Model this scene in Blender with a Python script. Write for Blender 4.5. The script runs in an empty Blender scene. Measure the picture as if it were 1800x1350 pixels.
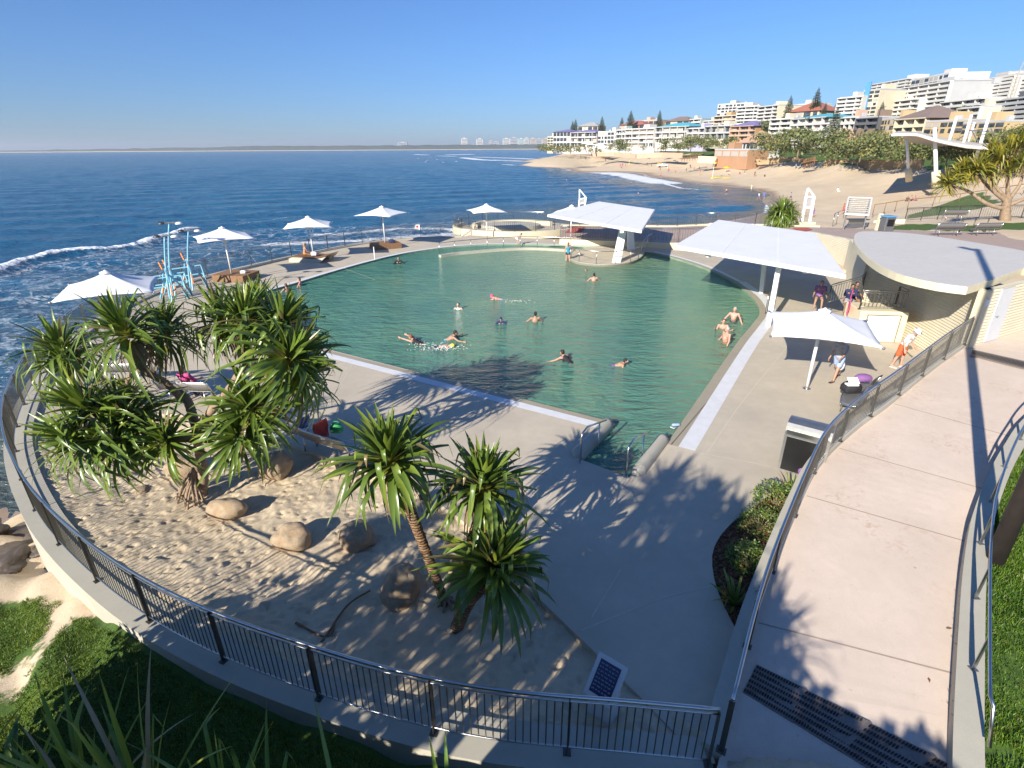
import bpy, bmesh, math, random
import numpy as np
from mathutils import Vector, Matrix, noise
from mathutils.geometry import tessellate_polygon
random.seed(7)
rng = np.random.default_rng(11)
PI = math.pi
R = math.radians
sc = bpy.context.scene
COL = sc.collection

# ---------------------------------------------------------------- camera model (lens 19 mm, 7.8 m above the pool deck)
CAMH, FPX, PITCH, ROLL = 7.8, 950.0, R(23.6), R(0.35)
_fw = Vector((0, math.cos(PITCH), -math.sin(PITCH)))
_u0 = Vector((0, math.sin(PITCH), math.cos(PITCH)))
_r0 = Vector((1, 0, 0))
_rt = _r0 * math.cos(ROLL) - _u0 * math.sin(ROLL)
_up = _r0 * math.sin(ROLL) + _u0 * math.cos(ROLL)
EYE = Vector((0, 0, CAMH))
def ray(x, y):
    return _rt * ((x - 900) / FPX) - _up * ((y - 675) / FPX) + _fw
def at(x, y, z=0.0):
    d = ray(x, y)
    return EYE + d * ((z - CAMH) / d.z)
def ay(x, y, Y):
    d = ray(x, y)
    return EYE + d * (Y / d.y)
def ats(pts, z=0.0):
    return [at(p[0], p[1], p[2] if len(p) > 2 else z) for p in pts]
def xy(pts, z=0.0):
    return [(v.x, v.y) for v in ats(pts, z)]

# ---------------------------------------------------------------- mesh builder
class MB:
    def __init__(s):
        s.v = []; s.f = []; s.c = []; s.m = []
        s.cur = (1, 1, 1); s.mi = 0
    def add(s, vs, fs):
        o = len(s.v)
        s.v += [tuple(p) for p in vs]
        s.f += [tuple(i + o for i in f) for f in fs]
        s.c += [s.cur] * len(vs)
        s.m += [s.mi] * len(fs)
        return s
    def box(s, c, d, rz=0.0, taper=1.0, M=None):
        hx, hy, hz = d[0] / 2, d[1] / 2, d[2] / 2
        vs = []
        for z, t in ((-hz, 1), (hz, taper)):
            for x, y in ((-1, -1), (1, -1), (1, 1), (-1, 1)):
                vs.append(Vector((x * hx * t, y * hy * t, z)))
        if M is None:
            M = Matrix.Rotation(rz, 3, 'Z')
        vs = [M @ p + Vector(c) for p in vs]
        return s.add(vs, [(3, 2, 1, 0), (4, 5, 6, 7), (0, 1, 5, 4), (1, 2, 6, 5), (2, 3, 7, 6), (3, 0, 4, 7)])
    def bar(s, a, b, w, h=None):
        a, b = Vector(a), Vector(b); h = h or w
        d = (b - a); L = d.length
        if L < 1e-6: return s
        q = d.to_track_quat('Z', 'Y').to_matrix()
        return s.box((a + b) / 2, (w, h, L), M=q)
    def tube(s, pts, r, n=8, cap=True, closed=False):
        pts = [Vector(p) for p in pts]
        k = len(pts)
        rr = r if isinstance(r, (list, tuple)) else [r] * k
        o = len(s.v); vs = []
        ref = None
        for i, p in enumerate(pts):
            if closed: t = pts[(i + 1) % k] - pts[i - 1]
            else: t = pts[min(i + 1, k - 1)] - pts[max(i - 1, 0)]
            if t.length < 1e-9: t = Vector((0, 0, 1))
            t.normalize()
            if ref is None:
                ref = Vector((0, 0, 1)) if abs(t.z) < .9 else Vector((1, 0, 0))
            u = (ref - t * ref.dot(t))
            if u.length < 1e-6: u = t.orthogonal()
            u.normalize(); w = t.cross(u); ref = u
            for j in range(n):
                a = 2 * PI * j / n
                vs.append(p + (u * math.cos(a) + w * math.sin(a)) * rr[i])
        fs = []
        for i in range(k if closed else k - 1):
            for j in range(n):
                a = i * n + j; b = i * n + (j + 1) % n
                i2 = (i + 1) % k
                fs.append((a, b, i2 * n + (j + 1) % n, i2 * n + j))
        if cap and not closed:
            fs.append(tuple(range(n - 1, -1, -1)))
            fs.append(tuple((k - 1) * n + j for j in range(n)))
        return s.add(vs, fs)
    def lathe(s, c, prof, n=16, sx=1, sy=1, rz=0):
        c = Vector(c); vs = []; fs = []
        for r, z in prof:
            for j in range(n):
                a = 2 * PI * j / n
                x, y = r * math.cos(a) * sx, r * math.sin(a) * sy
                vs.append(c + Vector((x * math.cos(rz) - y * math.sin(rz), x * math.sin(rz) + y * math.cos(rz), z)))
        for i in range(len(prof) - 1):
            for j in range(n):
                fs.append((i * n + j, i * n + (j + 1) % n, (i + 1) * n + (j + 1) % n, (i + 1) * n + j))
        fs.append(tuple(range(n - 1, -1, -1))); fs.append(tuple((len(prof) - 1) * n + j for j in range(n)))
        return s.add(vs, fs)
    def ball(s, c, r, n=10, M=None):
        c = Vector(c); m = max(4, n // 2 + 1)
        if not isinstance(r, (tuple, list)): r = (r, r, r)
        vs = [Vector((0, 0, -1))]; fs = []
        for i in range(1, m):
            p = -PI / 2 + PI * i / m
            for j in range(n):
                a = 2 * PI * j / n
                vs.append(Vector((math.cos(p) * math.cos(a), math.cos(p) * math.sin(a), math.sin(p))))
        vs.append(Vector((0, 0, 1)))
        for j in range(n):
            fs.append((0, 1 + (j + 1) % n, 1 + j))
            for i in range(m - 2):
                a = 1 + i * n
                fs.append((a + j, a + (j + 1) % n, a + n + (j + 1) % n, a + n + j))
            a = 1 + (m - 2) * n
            fs.append((a + j, a + (j + 1) % n, len(vs) - 1))
        vs = [Vector((p.x * r[0], p.y * r[1], p.z * r[2])) for p in vs]
        if M is not None: vs = [M @ p for p in vs]
        return s.add([p + c for p in vs], fs)
    def capsule(s, a, b, ra, rb, n=10):
        a, b = Vector(a), Vector(b); d = b - a
        L = d.length
        if L < 1e-6: return s.ball(a, max(ra, rb), n)
        d /= L
        pts = []; rr = []
        for k in range(4):
            t = PI / 2 * k / 3
            pts.append(a - d * (ra * math.cos(t))); rr.append(max(ra * math.sin(t), ra * .05))
        for k in range(4):
            t = PI / 2 * k / 3
            pts.append(b + d * (rb * math.sin(t))); rr.append(max(rb * math.cos(t), rb * .05))
        return s.tube(pts, rr, n)
    def prism(s, poly, z0, z1, holes=()):
        """polygon (ccw xy) extruded; z0/z1 numbers"""
        loops = [poly] + list(holes)
        return s.sheet(loops, z1).walls(loops, z0, z1)
    def sheet(s, loops, z, flip=False):
        zz = z if callable(z) else (lambda x, y: z)
        vl = [[Vector((p[0], p[1], 0)) for p in lp] for lp in loops]
        tris = tessellate_polygon(vl)
        flat = [p for lp in vl for p in lp]
        vs = [(p.x, p.y, zz(p.x, p.y)) for p in flat]
        fs = []
        for t in tris:
            a, b, c = (flat[i] for i in t)
            n = (b - a).cross(c - a).z
            if (n < 0) != flip: t = (t[0], t[2], t[1])
            fs.append(tuple(t))
        return s.add(vs, fs)
    def walls(s, loops, z0, z1, close=True):
        for lp in loops:
            n = len(lp)
            za = z0 if callable(z0) else (lambda x, y: z0)
            zb = z1 if callable(z1) else (lambda x, y: z1)
            vs = [(p[0], p[1], za(*p[:2])) for p in lp] + [(p[0], p[1], zb(*p[:2])) for p in lp]
            fs = [(i, (i + 1) % n, n + (i + 1) % n, n + i) for i in range(n if close else n - 1)]
            s.add(vs, fs)
        return s
    def build(s, name, mat, parent=None, smooth=False, attr=None):
        me = bpy.data.meshes.new(name)
        me.from_pydata(s.v, [], s.f)
        if isinstance(mat, (list, tuple)):
            for m in mat: me.materials.append(m)
            me.polygons.foreach_set('material_index', s.m)
        elif mat: me.materials.append(mat)
        if attr:
            a = me.color_attributes.new(attr, 'FLOAT_COLOR', 'POINT')
            a.data.foreach_set('color', [k for c in s.c for k in (c[0], c[1], c[2], 1.0)])
        if smooth: me.polygons.foreach_set('use_smooth', [True] * len(me.polygons))
        me.validate(); me.update()
        return link(name, me, parent)

def link(name, data, parent=None):
    o = bpy.data.objects.new(name, data); COL.objects.link(o)
    if parent is not None:
        o.parent = parent
        pl = parent.location.copy(); rz = parent.rotation_euler.z
        o.matrix_parent_inverse = Matrix.Identity(4)
    return o
def fixn(o):
    bm = bmesh.new(); bm.from_mesh(o.data)
    bmesh.ops.recalc_face_normals(bm, faces=bm.faces); bm.to_mesh(o.data); bm.free()
    return o
def bevel(o, w=.02, seg=2):
    bm = bmesh.new(); bm.from_mesh(o.data)
    bmesh.ops.remove_doubles(bm, verts=bm.verts, dist=1e-5)
    es = [e for e in bm.edges if len(e.link_faces) == 2 and e.calc_face_angle(0) > R(30)]
    bmesh.ops.bevel(bm, geom=es, offset=w, segments=seg, affect='EDGES', profile=.5, clamp_overlap=True)
    bm.to_mesh(o.data); bm.free()
    return o
def thing(name, label, cat, loc=(0, 0, 0), rz=0.0, group=None):
    o = bpy.data.objects.new(name, None); COL.objects.link(o)
    o.empty_display_size = .2
    o.location = loc; o.rotation_euler = (0, 0, rz)
    return tag(o, label, cat, group)
def tag(o, label, cat, group=None):
    o['label'] = label; o['category'] = cat
    if group: o['group'] = group
    return o
def structure(o): o['kind'] = 'structure'; return o
def stuff(o, label=None, cat=None):
    o['kind'] = 'stuff'
    if label: o['label'] = label
    if cat: o['category'] = cat
    return o
def copy_tree(o, parent=None):
    c = o.copy(); COL.objects.link(c)
    if parent is not None: c.parent = parent
    for ch in list(o.children): copy_tree(ch, c)
    return c

# ---------------------------------------------------------------- curves
def smooth_line(pts, step=.5, closed=False):
    """Catmull-Rom through the points, resampled evenly"""
    P = [np.array(p, float) for p in pts]; n = len(P); out = []
    for i in range(n if closed else n - 1):
        p0 = P[(i - 1) % n] if (closed or i > 0) else 2 * P[0] - P[1]
        p1 = P[i]; p2 = P[(i + 1) % n]
        p3 = P[(i + 2) % n] if (closed or i + 2 < n) else 2 * P[-1] - P[-2]
        k = max(2, int(np.linalg.norm(p2 - p1) / step))
        for j in range(k):
            t = j / k
            out.append(.5 * (2 * p1 + (p2 - p0) * t + (2 * p0 - 5 * p1 + 4 * p2 - p3) * t * t + (3 * p1 - p0 - 3 * p2 + p3) * t ** 3))
    if not closed: out.append(P[-1])
    return out
def resample(pts, step=None, n=None):
    P = np.array([list(p) for p in pts], float)
    L = np.concatenate([[0], np.cumsum(np.linalg.norm(np.diff(P, axis=0), axis=1))])
    if n is None: n = max(2, int(round(L[-1] / step)) + 1)
    t = np.linspace(0, L[-1], n)
    return np.stack([np.interp(t, L, P[:, k]) for k in range(P.shape[1])], 1)
def offset(pts, d):
    """offset an open xy polyline to its left by d"""
    P = np.array([p[:2] for p in pts], float); out = []
    for i in range(len(P)):
        t = P[min(i + 1, len(P) - 1)] - P[max(i - 1, 0)]
        t /= np.linalg.norm(t) + 1e-9
        out.append((P[i][0] - t[1] * d, P[i][1] + t[0] * d))
    return out
def ribbon(mb, pts, d0, d1, z):
    A = offset(pts, d0); B = offset(pts, d1)
    zf = z if callable(z) else (lambda x, y: z)
    vs = [(x, y, zf(x, y)) for x, y in A] + [(x, y, zf(x, y)) for x, y in B]
    n = len(A); fs = []
    for i in range(n - 1):
        f = (i, i + 1, n + i + 1, n + i)
        fs.append(f if d1 > d0 else f[::-1])
    return mb.add(vs, fs)
def wallstrip(mb, pts, d0, d1, z0, z1):
    """solid kerb/wall along a polyline; z0, z1 lists or numbers"""
    A = offset(pts, d0); B = offset(pts, d1); n = len(A)
    g = lambda z, i: z[i] if hasattr(z, '__len__') else z
    vs = []
    for i in range(n):
        vs += [(*A[i], g(z0, i)), (*A[i], g(z1, i)), (*B[i], g(z1, i)), (*B[i], g(z0, i))]
    fs = []
    for i in range(n - 1):
        a, b = 4 * i, 4 * i + 4
        for k in range(4):
            fs.append((a + k, a + (k + 1) % 4, b + (k + 1) % 4, b + k))
    fs.append((3, 2, 1, 0)); a = 4 * (n - 1); fs.append((a, a + 1, a + 2, a + 3))
    return mb.add(vs, fs)
def in_poly(x, y, poly):
    """vectorised point in polygon"""
    x = np.asarray(x); y = np.asarray(y); c = np.zeros(x.shape, bool)
    n = len(poly); j = n - 1
    for i in range(n):
        xi, yi = poly[i][:2]; xj, yj = poly[j][:2]
        m = ((yi > y) != (yj > y)) & (x < (xj - xi) * (y - yi) / (yj - yi + 1e-12) + xi)
        c ^= m; j = i
    return c
def seg_dist(x, y, pts):
    d = np.full(np.shape(x), 1e9)
    for (ax, ay_), (bx, by) in zip(pts[:-1], pts[1:]):
        dx, dy = bx - ax, by - ay_
        t = np.clip(((x - ax) * dx + (y - ay_) * dy) / (dx * dx + dy * dy + 1e-9), 0, 1)
        d = np.minimum(d, np.hypot(x - ax - t * dx, y - ay_ - t * dy))
    return d
def vnoise(x, y, seed=0):
    """cheap numpy value noise, 0..1"""
    x = np.asarray(x, float); y = np.asarray(y, float)
    xi = np.floor(x).astype(np.int64); yi = np.floor(y).astype(np.int64)
    fx = x - xi; fy = y - yi; fx = fx * fx * (3 - 2 * fx); fy = fy * fy * (3 - 2 * fy)
    def h(a, b):
        n = (a * 374761393 + b * 668265263 + seed * 974711) & 0x7fffffff
        n = ((n ^ (n >> 13)) * 1274126177) & 0x7fffffff
        return ((n ^ (n >> 16)) & 0xffff) / 65535.0
    return (h(xi, yi) * (1 - fx) + h(xi + 1, yi) * fx) * (1 - fy) + (h(xi, yi + 1) * (1 - fx) + h(xi + 1, yi + 1) * fx) * fy
def fbm(x, y, o=4, seed=0):
    s = 0; a = .5; t = 0
    for k in range(o):
        s = s + a * vnoise(x * 2 ** k, y * 2 ** k, seed + k); t += a; a *= .5
    return s / t
def grid_mesh(name, X, Y, Z, mat, attrs=None, smooth=True, keep=None):
    """X,Y,Z 2-D arrays; attrs: dict name -> 2-D array"""
    n, m = X.shape
    co = np.stack([X, Y, Z], -1).reshape(-1, 3)
    i = np.arange(n * m).reshape(n, m)
    q = np.stack([i[:-1, :-1], i[1:, :-1], i[1:, 1:], i[:-1, 1:]], -1).reshape(-1, 4)
    if keep is not None:
        k = keep.reshape(-1)[q].any(1); q = q[k]
        used = np.unique(q); rem = -np.ones(n * m, int); rem[used] = np.arange(len(used))
        co = co[used]; q = rem[q]
    else: used = np.arange(n * m)
    me = bpy.data.meshes.new(name)
    me.vertices.add(len(co)); me.vertices.foreach_set('co', co.astype(np.float32).ravel())
    me.loops.add(q.size); me.loops.foreach_set('vertex_index', q.astype(np.int32).ravel())
    me.polygons.add(len(q)); me.polygons.foreach_set('loop_start', np.arange(0, q.size, 4, dtype=np.int32))
    me.polygons.foreach_set('loop_total', np.full(len(q), 4, np.int32))
    me.update(calc_edges=True)
    for k, a in (attrs or {}).items():
        t = me.attributes.new(k, 'FLOAT', 'POINT'); t.data.foreach_set('value', a.reshape(-1)[used].astype(np.float32))
    me.materials.append(mat)
    if smooth: me.polygons.foreach_set('use_smooth', [True] * len(me.polygons))
    me.validate()
    return link(name, me)

# ---------------------------------------------------------------- materials
class NT:
    def __init__(s, name):
        s.m = bpy.data.materials.new(name); s.m.use_nodes = True
        s.t = s.m.node_tree; s.b = s.t.nodes['Principled BSDF']; s.out = s.t.nodes['Material Output']
        s._pos = None
    def n(s, typ, **kw):
        k = s.t.nodes.new(typ)
        for a, v in kw.items():
            if a in k.inputs.keys() if isinstance(a, str) else False: pass
            setattr(k, a, v)
        return k
    def l(s, a, b): s.t.links.new(a, b)
    def pos(s):
        if s._pos is None: s._pos = s.n('ShaderNodeNewGeometry').outputs['Position']
        return s._pos
    def coord(s, space):
        if space == 'W': return s.pos()
        return s.n('ShaderNodeTexCoord').outputs['Object']
    def noise(s, scale, detail=4, rough=.55, vec=None, dist=0.0, sx=None):
        v = vec if vec is not None else s.pos()
        if sx is not None:
            mp = s.n('ShaderNodeMapping'); mp.inputs['Scale'].default_value = sx; s.l(v, mp.inputs['Vector']); v = mp.outputs[0]
        k = s.n('ShaderNodeTexNoise'); k.inputs['Scale'].default_value = scale
        k.inputs['Detail'].default_value = detail; k.inputs['Roughness'].default_value = rough
        k.inputs['Distortion'].default_value = dist
        s.l(v, k.inputs['Vector']); return k.outputs['Fac']
    def ramp(s, fac, stops, interp='LINEAR'):
        k = s.n('ShaderNodeValToRGB'); k.color_ramp.interpolation = interp
        e = k.color_ramp.elements
        while len(e) < len(stops): e.new(.5)
        for i, (p, c) in enumerate(stops):
            e[i].position = p; e[i].color = (*c, 1) if hasattr(c, '__len__') else (c, c, c, 1)
        s.l(fac, k.inputs[0]); return k.outputs[0]
    def mix(s, fac, a, b, mode='MIX'):
        k = s.n('ShaderNodeMix'); k.data_type = 'RGBA'; k.blend_type = mode
        for sock, v in ((k.inputs[0], fac), (k.inputs[6], a), (k.inputs[7], b)):
            if hasattr(v, 'is_linked'): s.l(v, sock)
            elif hasattr(v, '__len__'): sock.default_value = (*v[:3], 1)
            else: sock.default_value = v
        return k.outputs[2]
    def math(s, op, a, b=0.0, c=None, clamp=False):
        k = s.n('ShaderNodeMath'); k.operation = op; k.use_clamp = clamp
        for i, v in enumerate((a, b) if c is None else (a, b, c)):
            if hasattr(v, 'is_linked'): s.l(v, k.inputs[i])
            else: k.inputs[i].default_value = v
        return k.outputs[0]
    def attr(s, name, out='Fac'):
        k = s.n('ShaderNodeAttribute'); k.attribute_name = name; return k.outputs[out]
    def bump(s, h, strength=.3, dist=.02, normal=None):
        k = s.n('ShaderNodeBump'); k.inputs['Strength'].default_value = strength; k.inputs['Distance'].default_value = dist
        s.l(h, k.inputs['Height'])
        if normal is not None: s.l(normal, k.inputs['Normal'])
        s.l(k.outputs[0], s.b.inputs['Normal']); return k.outputs[0]
    def set(s, **kw):
        for a, v in kw.items():
            k = s.b.inputs[a.replace('_', ' ')]
            if hasattr(v, 'is_linked'): s.l(v, k)
            elif hasattr(v, '__len__'): k.default_value = (*v[:3], 1) if len(k.default_value) == 4 else v
            else: k.default_value = v
        return s
def mulc(c, k): return tuple(min(1, x * k) for x in c)
def plain(name, col, rough=.6, var=.12, scale=6.0, bump=0.0, bscale=60, metal=0.0, space='O', spec=.5):
    t = NT(name); v = t.coord(space)
    f = t.noise(scale, 5, .6, v)
    t.set(Base_Color=t.ramp(f, [(.3, mulc(col, 1 - var)), (.7, mulc(col, 1 + var))]), Roughness=rough, Metallic=metal)
    t.b.inputs['Specular IOR Level'].default_value = spec
    if bump: t.bump(t.noise(bscale, 4, .6, v), bump, .01)
    return t.m
SUNAZ, SUNEL, SKYSTR, SUNSTR, EXPO, HAZE = 35.5, 26.0, .064, 5.0, 0.78, 1.3e-4
# ================================================================ key lines (world metres, pool deck at z = 0)
SEA = -3.2
near_fence = [(2.63, 4.65), (1.4, 4.78), (-0.29, 4.95), (-1.73, 5.27), (-3.14, 5.72), (-4.54, 6.24), (-5.86, 6.84), (-7.12, 7.53), (-8.41, 8.35), (-9.62, 9.2), (-10.95, 10.26)]
left_fence = [(-12.94, 12.12), (-14.77, 14.19), (-16.6, 16.9), (-18.3, 19.94), (-20.0, 24.0), (-20.95, 28.2), (-21.15, 32.3), (-20.1, 36.5), (-17.77, 41.95), (-14.34, 48.1), (-12.01, 50.67), (-8.8, 52.46), (-4.84, 53.39)]
PERIM = [tuple(p) for p in smooth_line(near_fence + left_fence, .4)]
ramp_left = ats([(1265, 1330, .06), (1310, 1150, .15), (1345, 1040, .25), (1400, 900, .42), (1440, 820, .55), (1500, 760, .68), (1560, 715, .82), (1640, 650, 1.04), (1693, 612, 1.2)])
ramp_right = ats([(1662, 1420, .06), (1664, 1340, .10), (1667, 1265, .17), (1677, 1111, .3), (1684, 1027, .38), (1694, 958, .46), (1704, 918, .52), (1729, 853, .65), (1758, 799, .76), (1800, 744, .92), (1900, 668, 1.2)])
RL = resample(smooth_line([tuple(p) for p in ramp_left], .3), n=60)
RR = resample(smooth_line([tuple(p) for p in ramp_right], .3), n=60)
pool_front_l = (-14.6, 25.9)
pool_left = [(-14.6, 25.9), (-15.1, 28.6), (-14.81, 31.56), (-13.6, 34.5), (-12.3, 37.8), (-10.49, 41.6), (-8.4, 44.9), (-5.4, 47.5), (-2.46, 48.7), (0.8, 48.9), (4.2, 48.0), (8.0, 46.4)]
pool_right = [(11.2, 44.3), (12.4, 42.1), (13.55, 38.2), (13.95, 33.76), (13.6, 29.9), (12.75, 26.9), (11.5, 24.8), (9.43, 21.63), (4.43, 13.51)]
PL = [tuple(p) for p in smooth_line(pool_left, .6)]
PR = [tuple(p) for p in smooth_line(pool_right, .6)]
steps_pts = [(2.99, 11.77), (1.78, 12.76)]
poolA = (3.13, 14.86)
POOL = PL + PR + steps_pts + [poolA]            # clockwise or not does not matter for tessellation
sand_px = [(128, 790), (180, 752), (270, 728), (400, 740), (540, 792), (700, 850), (800, 905), (870, 975), (940, 1045), (1050, 1150), (1140, 1240), (1225, 1330)]
SANDLINE = [tuple(p) for p in smooth_line(xy(sand_px, 0), .35)]
PLANTER = [tuple(p) for p in smooth_line(xy([(1309, 1133), (1285, 1090), (1262, 1040), (1252, 995), (1256, 960), (1280, 925), (1315, 897), (1350, 872), (1390, 850), (1408, 842)], 0), .25)]

# ================================================================ ground materials
def concrete_mat(name, col, stain=.16, bump=.25, fine=140, rust=0):
    t = NT(name)
    big = t.noise(.55, 5, .6); mid = t.noise(3.2, 6, .65, dist=.4); fin = t.noise(fine, 2, .5)
    c = t.ramp(big, [(.3, mulc(col, 1 - stain)), (.7, mulc(col, 1 + stain * .6))])
    c = t.mix(t.ramp(mid, [(.42, 0), (.75, .45)]), c, mulc(col, .74))
    c = t.mix(.35, c, t.ramp(fin, [(.3, mulc(col, .7)), (.7, mulc(col, 1.25))]))
    if rust:
        k = t.math('MULTIPLY', t.ramp(t.noise(.45, 3, .6), [(.52, 0), (.66, 1)]), t.ramp(t.noise(6, 6, .75, dist=.8), [(.5, 0), (.68, .7)]))
        c = t.mix(k, c, (col[0] * .68, col[1] * .52, col[2] * .40))
    spots = t.noise(9, 3, .7)
    c = t.mix(t.ramp(spots, [(.66, 0), (.74, .35)]), c, mulc(col, .5))
    t.set(Base_Color=c, Roughness=t.ramp(mid, [(.3, .6), (.8, .85)]))
    t.bump(fin, bump, .004)
    return t.m
M = {}
M['deck'] = concrete_mat('deck_concrete', (.53, .46, .35), .2)
M['deckline'] = plain('deck_joint', (.60, .535, .43), .8, .1)
M['coping'] = plain('coping_white', (.66, .66, .66), .6, .07, 3, .1, 30, space='W')
M['copingtan'] = concrete_mat('coping_tan', (.36, .315, .23))
M['ramp'] = concrete_mat('ramp_concrete', (.67, .55, .445), .14, rust=1)
M['kerb'] = concrete_mat('kerb_concrete', (.46, .43, .345), .16)
M['cream'] = concrete_mat('cream_render', (.70, .62, .43), .06, .15)
M['prom'] = concrete_mat('promenade_paving', (.42, .32, .26), .12)
M['dark'] = plain('dark_slot', (.015, .015, .015), .8)
def sand_mat(name):
    t = NT(name)
    a = t.noise(1.2, 5, .6); b = t.noise(14, 5, .65); f = t.noise(230, 2, .5)
    c = t.ramp(a, [(.3, (.60, .475, .305)), (.7, (.71, .59, .415))])
    c = t.mix(t.ramp(b, [(.45, 0), (.8, .5)]), c, (.45, .345, .215))
    c = t.mix(.4, c, t.ramp(f, [(.25, (.36, .27, .165)), (.75, (.74, .64, .49))]))
    t.set(Base_Color=c, Roughness=.95)
    t.b.inputs['Specular IOR Level'].default_value = .15
    h = t.math('ADD', t.math('MULTIPLY', b, .7), t.math('MULTIPLY', f, .3))
    t.bump(h, .7, .03)
    return t.m
M['sand'] = sand_mat('sandpit_sand')
def ground_mat():
    t = NT('ground_cover')
    g = t.attr('grass'); z = t.n('ShaderNodeSeparateXYZ'); t.l(t.pos(), z.inputs[0])
    a = t.noise(.25, 5, .6); b = t.noise(5, 5, .65); f = t.noise(70, 3, .6)
    dry = t.ramp(a, [(.3, (.58, .455, .30)), (.7, (.70, .57, .405))])
    dry = t.mix(t.ramp(b, [(.5, 0), (.8, .45)]), dry, (.42, .31, .185))
    dry = t.mix(.25, dry, t.ramp(f, [(.3, (.3, .22, .13)), (.7, (.66, .54, .38))]))
    wet = t.ramp(t.math('ADD', z.outputs['Z'], t.math('MULTIPLY', t.math('SUBTRACT', a, .5), .5)), [(0, 1), (1, 0)])
    mr = t.n('ShaderNodeMapRange'); mr.inputs['From Min'].default_value = -3.05; mr.inputs['From Max'].default_value = -2.72
    mr.inputs['To Min'].default_value = 1; mr.inputs['To Max'].default_value = 0
    t.l(t.math('ADD', z.outputs['Z'], t.math('MULTIPLY', t.math('SUBTRACT', a, .5), .35)), mr.inputs['Value'])
    wet = mr.outputs[0]
    mr2 = t.n('ShaderNodeMapRange'); mr2.inputs['From Min'].default_value = -3.16; mr2.inputs['From Max'].default_value = -2.95
    mr2.inputs['To Min'].default_value = 1; mr2.inputs['To Max'].default_value = 0
    t.l(z.outputs['Z'], mr2.inputs['Value'])
    c = t.mix(wet, dry, (.30, .22, .145))
    gr = t.ramp(t.math('ADD', t.math('MULTIPLY', b, .6), t.math('MULTIPLY', f, .4)), [(.3, (.03, .06, .010)), (.55, (.07, .13, .018)), (.75, (.12, .16, .04))])
    gm = t.ramp(t.math('ADD', g, t.math('MULTIPLY', t.math('SUBTRACT', b, .5), .9)), [(.42, 0), (.58, 1)])
    c = t.mix(gm, c, gr)
    t.set(Base_Color=c, Roughness=t.math('SUBTRACT', .92, t.math('MULTIPLY', mr2.outputs[0], .72)))
    t.b.inputs['Specular IOR Level'].default_value = .4
    dis = t.math('MULTIPLY', t.math('ADD', t.math('MULTIPLY', b, .7), t.math('MULTIPLY', f, .3)), t.math('SUBTRACT', 1.0, wet))
    t.bump(dis, .6, .05)
    return t.m
M['ground'] = ground_mat()

# ================================================================ terrain
def caps(x, y, z):
    rp = [(p[0], p[1]) for p in RL] + [(p[0], p[1]) for p in RR[::-1]]
    near = np.hypot(x, y) < 75
    if not near.any(): return z
    z = np.where(in_poly(x, y, rp), np.minimum(z, -.5), z)
    ld = [(16.0, 18.1), (17.2, 19.2), (19.0, 20), (30, 21), (30, 14), (14.5, 12.2)]
    z = np.where(in_poly(x, y, ld), np.minimum(z, .6), z)
    pond = [tuple(p) for p in PERIM] + [(-1, 54), (8, 50), (16, 42), (24, 34), (24, 24), (17.5, 19)] + rp[:60][::-1]
    z = np.where(in_poly(x, y, pond), np.minimum(z, -1.6), z)
    z = np.where(in_poly(x, y, [(2, 56), (2, 46), (12, 40), (22, 36), (30, 30), (34, 34), (26, 44), (15, 52)]), np.minimum(z, .1), z)
    return z
ctrl = []
def cp(x, y, z, w=1.0):
    p = at(x, y, z); ctrl.append((p.x, p.y, z))
def cw(x, y, z): ctrl.append((x, y, z))
# left lawn and shore below the sandpit wall
for q in [(230, 1100, -.12), (300, 1160, -.14), (420, 1230, -.16), (600, 1310, -.18), (800, 1345, -.2), (420, 1345, -.2), (150, 1075, -.45), (90, 1040, -.7), (0, 1040, -.9), (0, 1200, -.7), (100, 1180, -.4), (200, 1250, -.25), (0, 1340, -.6), (60, 980, -1.5), (0, 960, -2.0), (40, 925, -2.6), (0, 900, -3.2), (30, 870, -3.5)]: cp(*q)
for q in [(-9, 4.5, -.8), (-6, 3.2, -.4), (-3, 3, -.25), (0, 3.4, -.2), (2.0, 4.0, -.2), (-14, 7, -1.6), (-20, 9, -3.4), (-24, 16, -5), (-24, 26, -6), (-26, 36, -6), (-22, 46, -6), (-14, 56, -6), (-4, 58, -6), (-40, 30, -8), (-60, 70, -9), (6, 62, -5), (-14, 15, -3), (-5, 12, -2), (0, 8, -2), (4, 10, -2), (0, 18, -3), (-10, 25, -3), (0, 30, -3), (10, 30, -3), (8, 20, -2), (-15, 38, -4), (0, 45, -4), (10, 45, -3), (12, 15, -1), (14, 18, -1)]: cw(*q)
# right lawn beside the ramp
for i in range(0, 60, 3):
    for dd_, dz_ in ((-.12, .15), (-.8, .17), (-2.2, .2), (-5, .22)):
        q = offset([(p[0], p[1]) for p in RR], dd_)[i]; ctrl.append((q[0], q[1], RR[i][2] + dz_))
# plaza / park beyond the building
for q in [(1560, 398, 1.85), (1800, 412, 1.95), (1800, 393, 1.95), (1620, 396, 1.9), (1700, 420, 1.8), (1440, 398, 1.4), (1950, 430, 2.0), (2100, 480, 2.0)]: cp(*q)
for q in [(1580, 388, -.6), (1640, 384, -.2), (1700, 380, .6), (1780, 384, 1.9), (1540, 388, -2.0), (1500, 392, -2.6), (1650, 366, -.9), (1740, 350, .4), (1800, 352, 1.2), (1580, 368, -1.7)]: cp(*q)
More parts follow.
